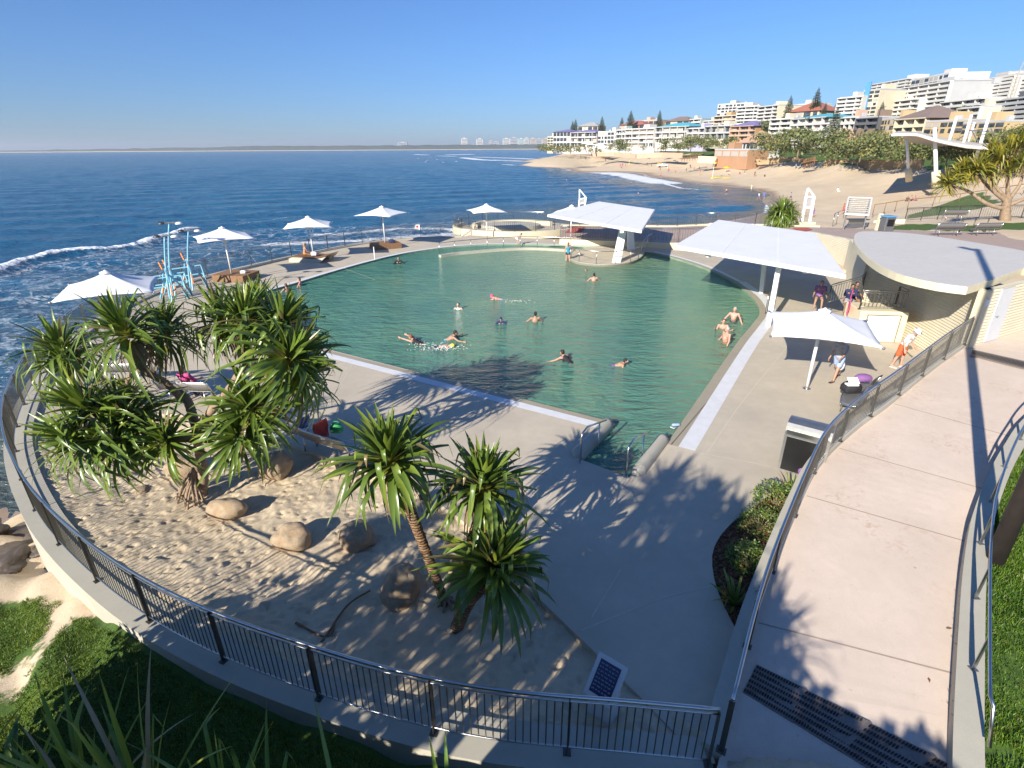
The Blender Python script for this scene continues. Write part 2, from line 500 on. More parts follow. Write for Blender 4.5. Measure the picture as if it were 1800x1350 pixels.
# beach
for q in [(1000, 280.5), (1040, 291), (1100, 304), (1140, 314), (1170, 322), (1200, 330), (1250, 334), (1300, 336), (1335, 340), (1350, 352), (1348, 372), (1335, 398)]: cp(q[0], q[1], SEA)
for q in [(975, 276), (960, 273)]: cp(q[0], q[1], SEA)
for q in [(900, 300), (1000, 325), (1100, 350), (1200, 365), (1280, 385), (960, 284), (1060, 320), (1240, 350), (800, 340), (860, 280), (700, 300), (1180, 392)]: cp(q[0], q[1], -5.5)
for q in [(1000, 286), (1040, 297), (1100, 309.5), (1140, 319.5), (1170, 327.5), (1200, 335), (1250, 340), (1300, 342), (975, 280.5), (950, 277), (930, 273.5), (905, 271), (1325, 347), (945, 271.5), (968, 276), (988, 281.5), (1012, 287.5), (925, 269.5)]: cp(q[0], q[1], -4.0)
for q in [(1207, 305, -3.05), (1230, 312, -3.0), (1290, 322, -3.02), (1350, 335, -2.95), (1390, 352, -2.9), (1385, 380, -2.85), (1150, 303, -2.9), (1090, 290, -2.6)]: cp(*q)
for q in [(1420, 372, -2.75), (1480, 377, -2.75), (1440, 395, -2.7), (1400, 335, -2.2), (1440, 350, -2.3), (1300, 312, -2.2), (1350, 318, -1.9), (1250, 303, -1.9), (1200, 296, -1.8), (1140, 292, -1.9), (1100, 285, -1.4), (1400, 310, -.8), (1460, 325, -.9), (1326, 300, -.4), (1290, 290, .4), (1350, 285, 1.6), (1430, 282, 2.4), (1490, 283, 2.4), (1560, 285, 2.2), (1240, 283, .6), (1180, 280, .4), (1100, 276, .4), (1060, 274, .4), (1030, 275, -.6), (1540, 310, .2), (1600, 350, -1.5), (1560, 335, -.9), (1640, 327, .3), (1585, 315, .3), (1700, 330, 1.2), (1510, 345, -1.7), (1540, 365, -2.0)]: cp(*q)
for q in [(0, 275), (0, 300), (0, 350), (200, 272), (200, 300), (400, 272), (400, 300), (600, 270), (600, 285), (750, 270), (-300, 300), (-300, 400), (0, 420), (200, 380), (400, 340), (600, 330), (820, 300), (850, 360), (1000, 370), (900, 330), (300, 410), (500, 370), (700, 370), (-200, 600), (-600, 300), (-600, 500)]: cp(q[0], q[1], -9)
TOWN = [(985, 262, 430, ), (1040, 262, 400), (1100, 262, 360), (1160, 262, 330), (1220, 262, 300), (1280, 256, 290), (1340, 250, 270), (1400, 248, 250), (1450, 246, 240), (1500, 246, 230), (1560, 244, 215), (1620, 243, 200), (1700, 243, 185), (1780, 240, 170), (1300, 266, 240), (1400, 268, 205), (1500, 272, 170), (1600, 270, 140), (1700, 270, 125), (1780, 270, 115), (1850, 240, 160)]
for x, y, Y in TOWN:
    p = ay(x, y, Y); ctrl.append((p.x, p.y, p.z))
for x, y, Y in [(1000, 250, 620), (1100, 246, 560), (1200, 238, 520), (1300, 228, 470), (1400, 222, 420), (1500, 215, 380), (1600, 210, 330), (1700, 205, 300), (1800, 200, 280), (1900, 200, 260), (1050, 255, 800), (1300, 246, 800), (1700, 236, 700)]:
    p = ay(x, y, Y); ctrl.append((p.x, p.y, p.z))
for x_, ys_, z_ in ((870, (300, 450, 620, 850), -6), (905, (300, 450, 620, 850), -6), (932, (330, 450, 600, 800), -6), (948, (330, 450, 560, 750), -5), (966, (390, 430, 500, 620), 1.0), (978, (385, 430, 500), 1.5)):
    for Y_ in ys_: p = ay(x_, 262, Y_); cw(p.x, Y_, z_)
CT = np.array(ctrl)
CU = np.stack([np.arctan2(CT[:, 0], CT[:, 1]) * 2.2, np.log(np.hypot(CT[:, 0], CT[:, 1]))], 1)
def terrain(x, y):
    x = np.asarray(x, float); y = np.asarray(y, float)
    return caps(x, y, terrain0(x, y))
def terrain0(x, y):
    x = np.asarray(x, float); y = np.asarray(y, float); sh = x.shape
    u = np.stack([np.arctan2(x, y).ravel() * 2.2, np.log(np.hypot(x, y).ravel() + 1e-6)], 1)
    out = np.empty(len(u))
    for i in range(0, len(u), 20000):
        d2 = ((u[i:i + 20000, None, :] - CU[None]) ** 2).sum(2) + 2e-5
        w = d2 ** -1.6
        out[i:i + 20000] = (w * CT[:, 2]).sum(1) / w.sum(1)
    return out.reshape(sh)
def tz(x, y): return float(terrain(np.array([x]), np.array([y]))[0])

az = np.radians(np.linspace(-78, 78, 330)); ds = np.exp(np.linspace(math.log(3.4), math.log(900), 330))
az_t, ds_t = az, ds
A, D = np.meshgrid(az, ds, indexing='ij')
X, Y = D * np.sin(A), D * np.cos(A)
Z = terrain(X, Y)
near = np.clip((40 - D) / 30, 0, 1)
Z = Z + (fbm(X * 1.3, Y * 1.3, 4, 3) - .5) * .12 * near + (fbm(X * .25, Y * .25, 4, 5) - .5) * .16 * np.clip((D - 30) / 40, 0, 1) * np.clip((Z + 2.7) / 1.0, 0, 1)
Zs = Z.copy()
for _ in range(14): Zs[1:-1, 1:-1] = (Zs[:-2, 1:-1] + Zs[2:, 1:-1] + Zs[1:-1, :-2] + Zs[1:-1, 2:] + 2 * Zs[1:-1, 1:-1]) / 6
kb = np.clip((D - 60) / 30, 0, 1) * np.clip((Z + 3.4) / .5, 0, 1); Z = Z * (1 - kb) + Zs * kb; GZ = Z
def tz(x, y):
    i = np.clip((math.atan2(x, y) - az_t[0]) / (az_t[1] - az_t[0]), 0, len(az_t) - 1.01); j = np.clip((math.log(math.hypot(x, y)) - math.log(ds_t[0])) / (math.log(ds_t[1]) - math.log(ds_t[0])), 0, len(ds_t) - 1.01)
    a, b = int(i), int(j); u, v = i - a, j - b
    return float((GZ[a, b] * (1 - u) + GZ[a + 1, b] * u) * (1 - v) + (GZ[a, b + 1] * (1 - u) + GZ[a + 1, b + 1] * u) * v)
grass = np.zeros_like(X)
lawnL = (X < 2.4) & (Y < 14) & (D < 16) & (Z > -1.6)
grass[lawnL] = 1
dirt = xy([(-20, 900), (40, 915), (110, 965), (170, 1040), (222, 1086), (215, 1092), (160, 1096), (120, 1105), (95, 1150), (60, 1200), (-20, 1262), (-40, 1180), (30, 1155), (75, 1120), (95, 1080), (60, 1052), (-40, 1048)], -.6)
grass[in_poly(X, Y, dirt)] = .10
tail = xy([(100, 1120), (95, 1160), (60, 1210), (-20, 1270), (-60, 1180), (30, 1150), (80, 1115)], -.6); grass[in_poly(X, Y, tail)] = .44
pa = xy([(-60, 1035), (60, 1048), (100, 1078), (70, 1125), (0, 1160), (-60, 1190)], -.7)
grass[in_poly(X, Y, pa)] = .8
grass[(X > 6) & (D < 24) & (Y < 22)] = 1
lawnP = xy([(1555, 397), (1600, 394), (1800, 392), (2000, 392), (2000, 406), (1800, 405), (1560, 404)], 1.9)
grass[in_poly(X, Y, lawnP)] = 1
dune = xy([(1590, 383), (1650, 382), (1720, 378), (1770, 372), (1730, 352), (1650, 358), (1600, 366)], -.5)
grass[in_poly(X, Y, dune)] = .62
town = (D > 130) & (Z > 2.9)
grass[town] = np.maximum(grass[town], .75)
for _ in range(3): grass[1:-1, 1:-1] = np.where(D[1:-1, 1:-1] < 30, (grass[:-2, 1:-1] + grass[2:, 1:-1] + grass[1:-1, :-2] + grass[1:-1, 2:] + grass[1:-1, 1:-1]) / 5, grass[1:-1, 1:-1])
grass = np.clip(grass, 0, 1)
g = grid_mesh('ground', X, Y, Z, M['ground'], {'grass': grass}, keep=~((D > 300) & (Z < -5)))
structure(g)

# headland bank behind the camera (what shades the bottom of the picture)
BX, BY = np.meshgrid(np.linspace(-16, 2.6, 94), np.linspace(-16, 3.2, 97), indexing='ij')
def bank_h(x, y):
    s = x * .581 + y * .814; q = x * .814 - y * .581
    e = np.clip(1.3 - np.maximum(0, y - 2.7) * 2.4, -.6, 9)
    hi = (4.5 - np.maximum(0, y - 1.6) * 2.6) * np.clip((q + 3.3) / .5, 0, 1) * np.clip((-.8 - q) / .6, 0, 1)
    e = np.maximum(e, hi) + .6
    r = np.clip((.2 - q) / 1.6, 0, 1); l = np.clip((q + 12.5) / 4.5, 0, 1)
    return -.6 + e * r * l
BZ = bank_h(BX, BY) + (fbm(BX * 1.1, BY * 1.1, 4, 9) - .5) * .5
bk = grid_mesh('headland_bank', BX, BY, BZ, M['ground'], {'grass': np.ones_like(BX)})
structure(bk)

# ================================================================ pool deck, pool, coping
DECK = [(2.48, 4.9)] + SANDLINE[::-1][1:]
inner = offset(PERIM, -.37)           # deck side of the perimeter kerb
k0 = min(range(len(inner)), key=lambda i: math.hypot(inner[i][0] - SANDLINE[0][0], inner[i][1] - SANDLINE[0][1]))
side = [tuple(p) for p in inner]
DECK = DECK + side[k0 + 2:]
back_edge = [(-4.0, 54.4), (-1.5, 53.2), (3.0, 51.6), (8.0, 48.9), (13.0, 45.5), (18.0, 42.5), (23.5, 39.0), (24.0, 31.0), (20.5, 26.5), (18.3, 24.5), (17.4, 22.4), (16.6, 19.5), (16.3, 18.6)]
rl_xy = [(p[0], p[1]) for p in RL]
pl_i0 = min(range(60), key=lambda i: math.hypot(RL[i][0] - PLANTER[0][0], RL[i][1] - PLANTER[0][1]))
pl_i1 = min(range(60), key=lambda i: math.hypot(RL[i][0] - PLANTER[-1][0], RL[i][1] - PLANTER[-1][1]))
DECK = DECK + back_edge + rl_xy[::-1][:60 - pl_i1 - 1] + PLANTER[::-1] + rl_xy[:pl_i0][::-1]
mb = MB()
mb.sheet([DECK, POOL], 0.0).walls([DECK], -.6, 0.0)
mb.mi = 1
def line_px(pts, w=.025, z=.004):
    L = smooth_line(xy(pts, 0), .4); ribbon(mb, L, -w / 2, w / 2, z)
line_px([(1022, 1108), (1110, 1072), (1180, 1046), (1253, 1030)])
line_px([(1205, 792), (1260, 802), (1330, 815), (1372, 826)])
line_px([(1335, 650), (1400, 644), (1470, 648), (1545, 652)])
line_px([(1183, 778), (1300, 640), (1370, 560)], .02)
line_px([(575, 622), (760, 668), (1010, 738)], .02)
line_px([(960, 880), (985, 845), (1000, 815)])
line_px([(1092, 1000), (1040, 1085)]); line_px([(300, 690), (480, 640), (575, 622)]); line_px([(620, 640), (560, 740)]); line_px([(800, 690), (740, 800)]); line_px([(1183, 778), (1075, 905)]); line_px([(1400, 590), (1310, 700), (1240, 800)], .02); line_px([(600, 470), (660, 492)]); line_px([(720, 425), (760, 440)]); line_px([(440, 448), (480, 500)])
deck = mb.build('pool_deck', [M['deck'], M['deckline']]); structure(deck)
# coping bands
mb = MB()
def close_band(line, sgn, a, b, z): ribbon(mb, line, sgn * a, sgn * b, z)
FRONT = [poolA, (-8.02, 21.7), pool_front_l]
front = [tuple(p) for p in resample(FRONT, .5)]
# which side is land: left of the direction of travel for front (A -> far left)?  land is towards the camera
ribbon(mb, front, 0.002, .25, .004)
ribbon(mb, PR, 0.002, .33, .004)
tan = mb.build('coping_edge', M['copingtan']); structure(tan)
mb = MB()
ribbon(mb, front, .25, .62, .005)
PRs = [tuple(p) for p in smooth_line(pool_right[3:], .5)]
ribbon(mb, PRs, .33, .80, .005)
PRa = [tuple(p) for p in smooth_line(pool_right[:4], .5)]
ribbon(mb, PRa, .33, .62, .005)
ribbon(mb, PL, 0.002, .38, .005)
cop = mb.build('pool_coping', M['coping']); structure(cop)

# pool basin and water
t = NT('pool_basin'); f = t.noise(1.2, 4, .6)
t.set(Base_Color=t.ramp(f, [(.3, (.16, .25, .19)), (.7, (.26, .33, .23))]), Roughness=.8); M['basin'] = t.m
mb = MB(); mb.sheet([POOL], -1.35).walls([POOL], -1.35, -.001)
structure(mb.build('pool_basin', M['basin']))
def pool_water():
    t = NT('pool_water')
    sh = t.attr('shallow')
    a = t.noise(.16, 4, .6); b = t.noise(.9, 4, .6, dist=.6)
    c = t.ramp(t.math('ADD', t.math('MULTIPLY', a, .75), t.math('MULTIPLY', b, .25)), [(.3, (.062, .205, .165)), (.52, (.105, .275, .19)), (.72, (.17, .32, .185))])
    c = t.mix(sh, c, (.20, .30, .16))
    tiles = t.noise(1.15, 2, .5); c = t.mix(t.ramp(tiles, [(.73, 0), (.8, .7)]), c, (.006, .04, .06))
    t.set(Base_Color=c, Roughness=.06, Alpha=.80, IOR=1.33)
    w1 = t.noise(1.5, 3, .55, sx=(.55, 1.5, 1), dist=.5); w2 = t.noise(5.0, 3, .55, sx=(.6, 1.3, 1), dist=.6); w3 = t.noise(17, 2, .5)
    h = t.math('ADD', t.math('MULTIPLY', w1, .8), t.math('ADD', t.math('MULTIPLY', w2, .34), t.math('MULTIPLY', w3, .07)))
    t.bump(h, 1.0, .29)
    return t.m
M['water'] = pool_water()
gx, gy = np.meshgrid(np.arange(-16, 15.2, .4), np.arange(11, 50, .4), indexing='ij')
WLOOP = POOL
# water as a tessellated sheet with enough vertices for the depth attribute
me_v = []; 
bm = bmesh.new()
mb = MB(); mb.sheet([POOL], -.12)
w = mb.build('pool_water', M['water'])
bm.from_mesh(w.data)
for ax, lo, hi in ((0, -16, 15), (1, 11, 50)):
    for k in np.arange(lo, hi, 1.3):
        pco = [0, 0, 0]; pco[ax] = k; pno = [0, 0, 0]; pno[ax] = 1
        bmesh.ops.bisect_plane(bm, geom=bm.verts[:] + bm.edges[:] + bm.faces[:], plane_co=pco, plane_no=pno)
bm.to_mesh(w.data); bm.free()
wx = np.array([v.co.x for v in w.data.vertices]); wy = np.array([v.co.y for v in w.data.vertices])
dl = seg_dist(wx, wy, PR); dst = np.hypot(wx - 2.9, wy - 12.6)
podium_c = (7.8, 42.6)
dp = np.hypot(wx - podium_c[0], wy - podium_c[1])
shal = np.clip(1 - dl / 6.0, 0, 1) ** 1.6 * .45 * np.clip((wy - 18) / 8, 0.25, 1) + np.clip(1 - (dp - 3.5) / 6, 0, 1) * .55 + np.clip((seg_dist(wx, wy, PL) < 0) * 0, 0, 1)
at_ = w.data.attributes.new('shallow', 'FLOAT', 'POINT'); at_.data.foreach_set('value', np.clip(shal, 0, .8).astype(np.float32))
structure(w)

# ================================================================ sandpit (real foot-trodden relief)
kin = offset(PERIM, -.38)
sx = np.arange(-14.2, 2.8, .045); sy = np.arange(4.4, 16.4, .045)
SX, SY = np.meshgrid(sx, sy, indexing='ij')
pdist = seg_dist(SX, SY, [tuple(p) for p in PERIM[:60]]); sdist = seg_dist(SX, SY, SANDLINE)
SZ = -.12 + .17 * np.clip(1 - (pdist - .4) / 1.6, 0, 1) + (fbm(SX * .5, SY * .5, 3, 21) - .5) * .16 + (fbm(SX * 3.2, SY * 3.2, 4, 22) - .5) * .09
fr = np.random.default_rng(5)
foot = np.zeros_like(SX)
for k in range(3600):
    cx, cy = fr.uniform(-13.5, 2.4), fr.uniform(4.6, 16); a = fr.uniform(0, PI)
    i0, j0 = int((cx + 14.2) / .045), int((cy - 4.4) / .045)
    sl = (slice(max(0, i0 - 9), i0 + 10), slice(max(0, j0 - 9), j0 + 10))
    dx, dy = SX[sl] - cx, SY[sl] - cy
    sc_ = fr.uniform(.6, 1.1); u = (dx * math.cos(a) + dy * math.sin(a)) / (.115 * sc_); v = (-dx * math.sin(a) + dy * math.cos(a)) / (.06 * sc_)
    r2 = u * u + v * v
    foot[sl] += fr.uniform(.2, .75) * (-.05 * np.exp(-r2 * 1.3) + .026 * np.exp(-((np.sqrt(r2) - 1.45) ** 2) * 6))
SZ = SZ + np.clip(foot, -.075, .04)
poly = SANDLINE + [tuple(p) for p in offset(PERIM, -.26)[:k0 + 4]][::-1]
cen = np.array(poly).mean(0)
keep = in_poly(SX, SY, poly)
kk = keep.copy()
for sft in range(4):
    kk[1:] |= kk[:-1]; kk[:-1] |= kk[1:]; kk[:, 1:] |= kk[:, :-1]; kk[:, :-1] |= kk[:, 1:]
structure(grid_mesh('sandpit', SX, SY, np.minimum(SZ, np.minimum(.085, -.03 + sdist * .3)), M['sand'], keep=kk))
def sand_z(x, y):
    i = int(np.clip((x + 14.2) / .045, 0, SX.shape[0] - 1)); j = int(np.clip((y - 4.4) / .045, 0, SX.shape[1] - 1))
    return float(min(SZ[i, j], -.03))

# perimeter kerb (the fence stands on it)
mb = MB(); wallstrip(mb, PERIM, -.38, .26, -3.6, .10)
fixn(structure(mb.build('perimeter_kerb', M['kerb'])))
# ramp with its kerbs
mb = MB(); n = 60; o = []
vs = [tuple(p) for p in RL] + [tuple(p) for p in RR]
mb.add(vs, [(i, n + i, n + i + 1, i + 1) for i in range(n - 1)])
LAND = ats([(1693, 612), (1727, 603), (1750, 596), (1800, 581), (1950, 535), (2050, 600), (1900, 668)], 1.2)
mb.add([tuple(p) for p in LAND], [tuple(range(6, -1, -1))])
mb.mi = 1
def ramp_joint(i, w=.03):
    a, b = Vector(RL[i]), Vector(RR[i]); d = (Vector(RL[i + 1]) - a).normalized() * w
    a = a + (b - a) * .02; z = Vector((0, 0, .005))
    mb.add([a + z, b + z, b + d + z, a + d + z], [(0, 1, 2, 3)])
for i in (8, 21, 29, 40): ramp_joint(i)
M['rampline'] = plain('ramp_joint', (.36, .29, .23), .85, .1)
mb.mi = 0; e0 = [Vector(RL[0]), Vector(RR[0])]; e1 = [e0[0] + (e0[0] - Vector(RL[3])).normalized() * 2.2, e0[1] + (e0[1] - Vector(RR[3])).normalized() * 2.2]
mb.add([e0[0], e0[1], e1[1], e1[0]], [(0, 1, 2, 3)])
structure(fixn(mb.build('ramp', [M['ramp'], M['rampline']])))
def ramp_z(x, y):
    best = (9, 0)
    for i in range(60):
        a, b = RL[i], RR[i]; dx, dy = b[0] - a[0], b[1] - a[1]; L2 = dx * dx + dy * dy
        u = ((x - a[0]) * dx + (y - a[1]) * dy) / L2; d = abs((x - a[0]) * dy - (y - a[1]) * dx) / math.sqrt(L2)
        if d < best[0]: best = (d, a[2] + (b[2] - a[2]) * u)
    return best[1]
mb = MB(); rz = [p[2] + .13 for p in RL]
wallstrip(mb, [(p[0], p[1]) for p in RL], -.02, .26, -.5, rz)
structure(fixn(mb.build('ramp_kerb', M['kerb'])))
mb = MB(); rz = [p[2] + .26 for p in RR]
wallstrip(mb, [(p[0], p[1]) for p in RR], -.34, .0, -.6, rz)
structure(fixn(mb.build('ramp_edge_kerb', M['kerb'])))
# planter bed of bark mulch
PB = PLANTER + [(p[0], p[1]) for p in RL[pl_i0:pl_i1 + 1]][::-1]
t = NT('bark_mulch'); v = t.n('ShaderNodeTexVoronoi'); v.inputs['Scale'].default_value = 26; t.l(t.pos(), v.inputs['Vector'])
sep = t.n('ShaderNodeSeparateColor'); t.l(v.outputs['Color'], sep.inputs[0])
t.set(Base_Color=t.ramp(sep.outputs[0], [(.1, (.03, .013, .007)), (.5, (.11, .042, .02)), (.95, (.24, .12, .06))]), Roughness=.9)
t.bump(sep.outputs[1], .9, .03); M['mulch'] = t.m
mb = MB(); mb.sheet([PB], -.05).walls([PB], -.4, -.05)
structure(mb.build('planter_bed', M['mulch']))
# loose bark chips lying on the bed
mb = MB(); pr = random.Random(3); bxs = [p[0] for p in PB]; bys = [p[1] for p in PB]; cnt = 0
while cnt < 1500:
    x, y = pr.uniform(min(bxs), max(bxs)), pr.uniform(min(bys), max(bys))
    if not in_poly(np.array([x]), np.array([y]), PB)[0]: continue
    cnt += 1; s = pr.uniform(.02, .05); k = pr.uniform(.35, 1.5); mb.cur = (k, k * .95, k * .9)
    mb.box((x, y, -.04 + pr.uniform(0, .025)), (s * 1.8, s * .8, .012), M=Matrix.Rotation(pr.uniform(0, 6.3), 3, 'Z') @ Matrix.Rotation(pr.uniform(-.5, .5), 3, 'X'))
t = NT('bark_chip'); t.set(Base_Color=t.mix(1.0, (.17, .075, .036), t.attr('tint', 'Color'), 'MULTIPLY'), Roughness=.9); M['chip'] = t.m
stuff(mb.build('bark_mulch', M['chip'], attr='tint'), 'reddish brown bark mulch covering the planter bed', 'mulch')

# promenade and plaza behind the pool
pn = ats([(985, 420, .4), (1090, 424, .4), (1180, 427, .4), (1250, 424, .5), (1330, 415, .9), (1425, 407, 1.5), (1503, 422, 1.9)])
pf = ats([(985, 397, .4), (1090, 398, .4), (1180, 399, .4), (1245, 396, .5), (1330, 396, .9), (1425, 399, 1.5), (1556, 403, 1.9)])
PN = resample([tuple(p) for p in pn], n=40); PF = resample([tuple(p) for p in pf], n=40)
mb = MB(); mb.add([tuple(p) for p in PN] + [tuple(p) for p in PF], [(i, 40 + i, 41 + i, i + 1) for i in range(39)])
pz = ats([(1503, 422), (1556, 403), (1640, 406), (1830, 410), (2000, 440), (2000, 520), (1800, 445), (1640, 416)], 1.93)
mb.add([tuple(p) for p in pz], [tuple(range(7, -1, -1))])
structure(fixn(mb.build('promenade', M['prom'])))
mb = MB(); wallstrip(mb, [(p[0], p[1]) for p in PN[:26]], -.30, .02, -.3, [p[2] + .02 for p in PN[:26]])
structure(fixn(mb.build('promenade_wall', M['cream'])))
mb = MB(); wallstrip(mb, [(p[0], p[1]) for p in PF[:34]], .0, .4, -4, [p[2] + .12 for p in PF[:34]])
structure(fixn(mb.build('promenade_sea_wall', M['cream'])))

# ================================================================ ocean
def ocean_mat():
    t = NT('ocean_water')
    fo = t.attr('foam'); we = t.attr('web'); sh = t.attr('shal')
    a = t.noise(.02, 4, .6); b = t.noise(.35, 5, .65, dist=.8, sx=(.6, 1.3, 1))
    deep = t.ramp(t.math('ADD', t.math('MULTIPLY', a, .6), t.math('MULTIPLY', b, .4)), [(.3, (.010, .074, .155)), (.7, (.022, .125, .225))])
    c = t.mix(sh, deep, (.085, .10, .085))
    n1 = t.noise(1.6, 6, .7, dist=1.2); n2 = t.noise(.45, 5, .65, dist=1.5)
    f1 = t.ramp(t.math('ADD', fo, t.math('MULTIPLY', t.math('SUBTRACT', n1, .5), 1.3)), [(.42, 0), (.62, 1)])
    vo = t.n('ShaderNodeTexVoronoi'); vo.feature = 'DISTANCE_TO_EDGE'; vo.inputs['Scale'].default_value = .55
    wv = t.n('ShaderNodeTexNoise'); wv.inputs['Scale'].default_value = .7; wv.inputs['Detail'].default_value = 4; t.l(t.pos(), wv.inputs['Vector'])
    vm = t.n('ShaderNodeVectorMath'); vm.operation = 'MULTIPLY_ADD'; t.l(wv.outputs['Color'], vm.inputs[0]); vm.inputs[1].default_value = (3.2, 3.2, 0); t.l(t.pos(), vm.inputs[2])
    t.l(vm.outputs[0], vo.inputs['Vector'])
    lace = t.ramp(vo.outputs['Distance'], [(.0, 1), (.13, 0)])
    lace = t.math('MULTIPLY', lace, t.ramp(t.math('ADD', we, t.math('MULTIPLY', t.math('SUBTRACT', n2, .5), 1.1)), [(.46, 0), (.95, .42)]))
    foam = t.math('MAXIMUM', f1, lace)
    c = t.mix(foam, c, (.80, .83, .85))
    t.set(Base_Color=c, Roughness=t.math('ADD', .16, t.math('MULTIPLY', foam, .7)), IOR=1.33)
    t.b.inputs['Specular IOR Level'].default_value = .38
    w1 = t.noise(.55, 3, .6, sx=(.6, 1.4, 1), dist=.6); w2 = t.noise(2.1, 4, .6, sx=(.7, 1.3, 1), dist=.5); w0 = t.noise(.11, 3, .6, sx=(.5, 1.6, 1))
    h = t.math('ADD', t.math('MULTIPLY', w1, .9), t.math('ADD', t.math('MULTIPLY', w2, .35), t.math('MULTIPLY', w0, 2.6)))
    h = t.math('ADD', h, t.math('MULTIPLY', foam, .12))
    t.bump(h, 1.0, .85)
    return t.m
M['ocean'] = ocean_mat()
az = np.radians(np.linspace(-66, 48, 420)); ds = np.exp(np.linspace(math.log(11), math.log(9000), 620))
A, D = np.meshgrid(az, ds, indexing='ij'); X, Y = D * np.sin(A), D * np.cos(A)
px = 900 + FPX * np.tan(A) * 0  # placeholder
fade = np.clip(1 - D / 900, 0, 1)
ph = X * .10 - Y * .42 + 2.0 * fbm(X * .03, Y * .03, 3, 31)
swell = .16 * np.sin(ph) + .10 * np.sin(X * .35 - Y * .8 + 3 * fbm(X * .05, Y * .05, 3, 33)) + (fbm(X * .5, Y * .5, 3, 35) - .5) * .35
foam = np.zeros_like(X); web = np.zeros_like(X); rise = np.zeros_like(X)
def foamline(pts, w, s=1.0, lift=0.0, back=0.0):
    global foam, rise
    L = [tuple(p) for p in smooth_line(xy(pts, SEA), 3.0)]
    d = seg_dist(X, Y, L); foam = np.maximum(foam, s * np.exp(-(d / w) ** 2))
    if lift: rise = np.maximum(rise, lift * np.exp(-(d / (w * 1.1)) ** 2))
foamline([(-60, 492), (0, 476), (60, 459), (120, 447), (180, 441), (240, 431), (300, 417), (345, 404)], .9, .92, .6)
foamline([(-20, 492), (40, 474), (110, 458), (200, 445)], 1.0, .5)
foamline([(420, 395), (470, 388), (520, 380)], 1.2, .45)
foamline([(480, 428), (560, 425), (640, 420), (720, 414), (820, 408)], 2.0, .8)
foamline([(560, 412), (640, 409), (700, 402), (800, 404)], 1.8, .62)
foamline([(985, 294), (1040, 300), (1090, 307), (1135, 316), (1168, 322)], 6.5, 1.15, .6)
foamline([(1000, 299), (1050, 304), (1100, 312)], 3.5, .8)
foamline([(1168, 323), (1200, 331), (1225, 333)], 1.0, .9)
foamline([(1350, 352), (1348, 370), (1335, 398)], .7, .8)
foamline([(815, 278), (850, 282), (900, 283), (960, 284)], 9, .85, .7)
foamline([(835, 276), (900, 278), (940, 280)], 11, .75)
foamline([(885, 290), (905, 291)], 2.2, 1.0, .6)
foamline([(730, 272), (752, 273)], 8, .95, .8); foamline([(790, 273), (828, 272)], 12, 1.1, 1.0); foamline([(770, 274), (800, 275)], 8, .8)
foamline([(560, 263.6), (640, 263.6)], 30, .9); foamline([(700, 263.4), (800, 263.2)], 40, 1.0); foamline([(815, 262.8), (830, 262.8)], 20, .9)
def webpoly(pts, s):
    global web
    P = xy(pts, SEA); web[in_poly(X, Y, P)] = np.maximum(web[in_poly(X, Y, P)], s)
webpoly([(-60, 480), (120, 452), (340, 408), (480, 400), (600, 395), (830, 385), (830, 420), (560, 440), (300, 480), (240, 540), (60, 640), (-60, 760)], .75)
webpoly([(-60, 640), (60, 560), (60, 640), (20, 700), (-60, 800)], .55)
webpoly([(840, 274), (1000, 281), (1100, 304), (1180, 325), (1150, 327), (1050, 312), (980, 300), (900, 291)], .8)
webpoly([(1180, 326), (1340, 340), (1350, 395), (1240, 390), (1180, 350)], .38)
for _ in range(3):
    web[1:-1, 1:-1] = (web[:-2, 1:-1] + web[2:, 1:-1] + web[1:-1, :-2] + web[1:-1, 2:] + web[1:-1, 1:-1]) / 5
dep = SEA - np.where(D < 900, terrain(np.where(D < 900, X, 0), np.where(D < 900, Y, 900)), -9)
shal = np.clip(1 - dep / 1.6, 0, 1) * .8
webz = np.zeros_like(X)
P = xy([(-60, 560), (60, 500), (300, 440), (480, 415), (240, 545), (40, 650), (-60, 900)], SEA); webz[in_poly(X, Y, P)] = .28
P = xy([(-100, 720), (40, 690), (60, 800), (60, 900), (-100, 960)], SEA); webz[in_poly(X, Y, P)] = .9
for _ in range(10):
    webz[1:-1, 1:-1] = (webz[:-2, 1:-1] + webz[2:, 1:-1] + webz[1:-1, :-2] + webz[1:-1, 2:] + webz[1:-1, 1:-1]) / 5
shal = np.maximum(shal, webz)
calm = np.clip(dep / 1.2, 0.0, 1)
ZO = SEA + swell * fade * calm + rise * calm
keep = ~((D < 60) & in_poly(X, Y, [tuple(p) for p in offset(PERIM, -1.5)] + [(8, 52), (16, 42), (24, 30), (20, 10), (4, 3)]))
structure(grid_mesh('ocean', X, Y, ZO, M['ocean'], {'foam': np.clip(foam, 0, 1.2), 'web': web, 'shal': shal}, keep=keep))
# ================================================================ metal and painted materials
M['steel'] = plain('stainless_steel', (.55, .55, .54), .28, .06, 8, metal=1.0)
M['steeldull'] = plain('galvanised_steel', (.40, .40, .385), .42, .1, 8, metal=.9)
M['darksteel'] = plain('bronze_steel', (.13, .125, .11), .42, .12, 8, metal=.75)
M['picket'] = plain('picket_steel', (.19, .18, .16), .42, .12, 8, metal=.8)
M['white'] = plain('white_paint', (.80, .80, .79), .45, .03, 3)
M['canvas'] = plain('white_canvas', (.80, .80, .80), .75, .035, 1.2, .12, 240)
M['whiteroof'] = plain('white_sheet_roof', (.80, .79, .77), .5, .035, .8)
M['greyroof'] = concrete_mat('roof_coating', (.58, .55, .50), .06, .15)
M['wood'] = plain('weathered_timber', (.23, .125, .06), .7, .25, 14, .3, 60)
M['black'] = plain('black_panel', (.012, .012, .012), .35, .1)
M['rock'] = None

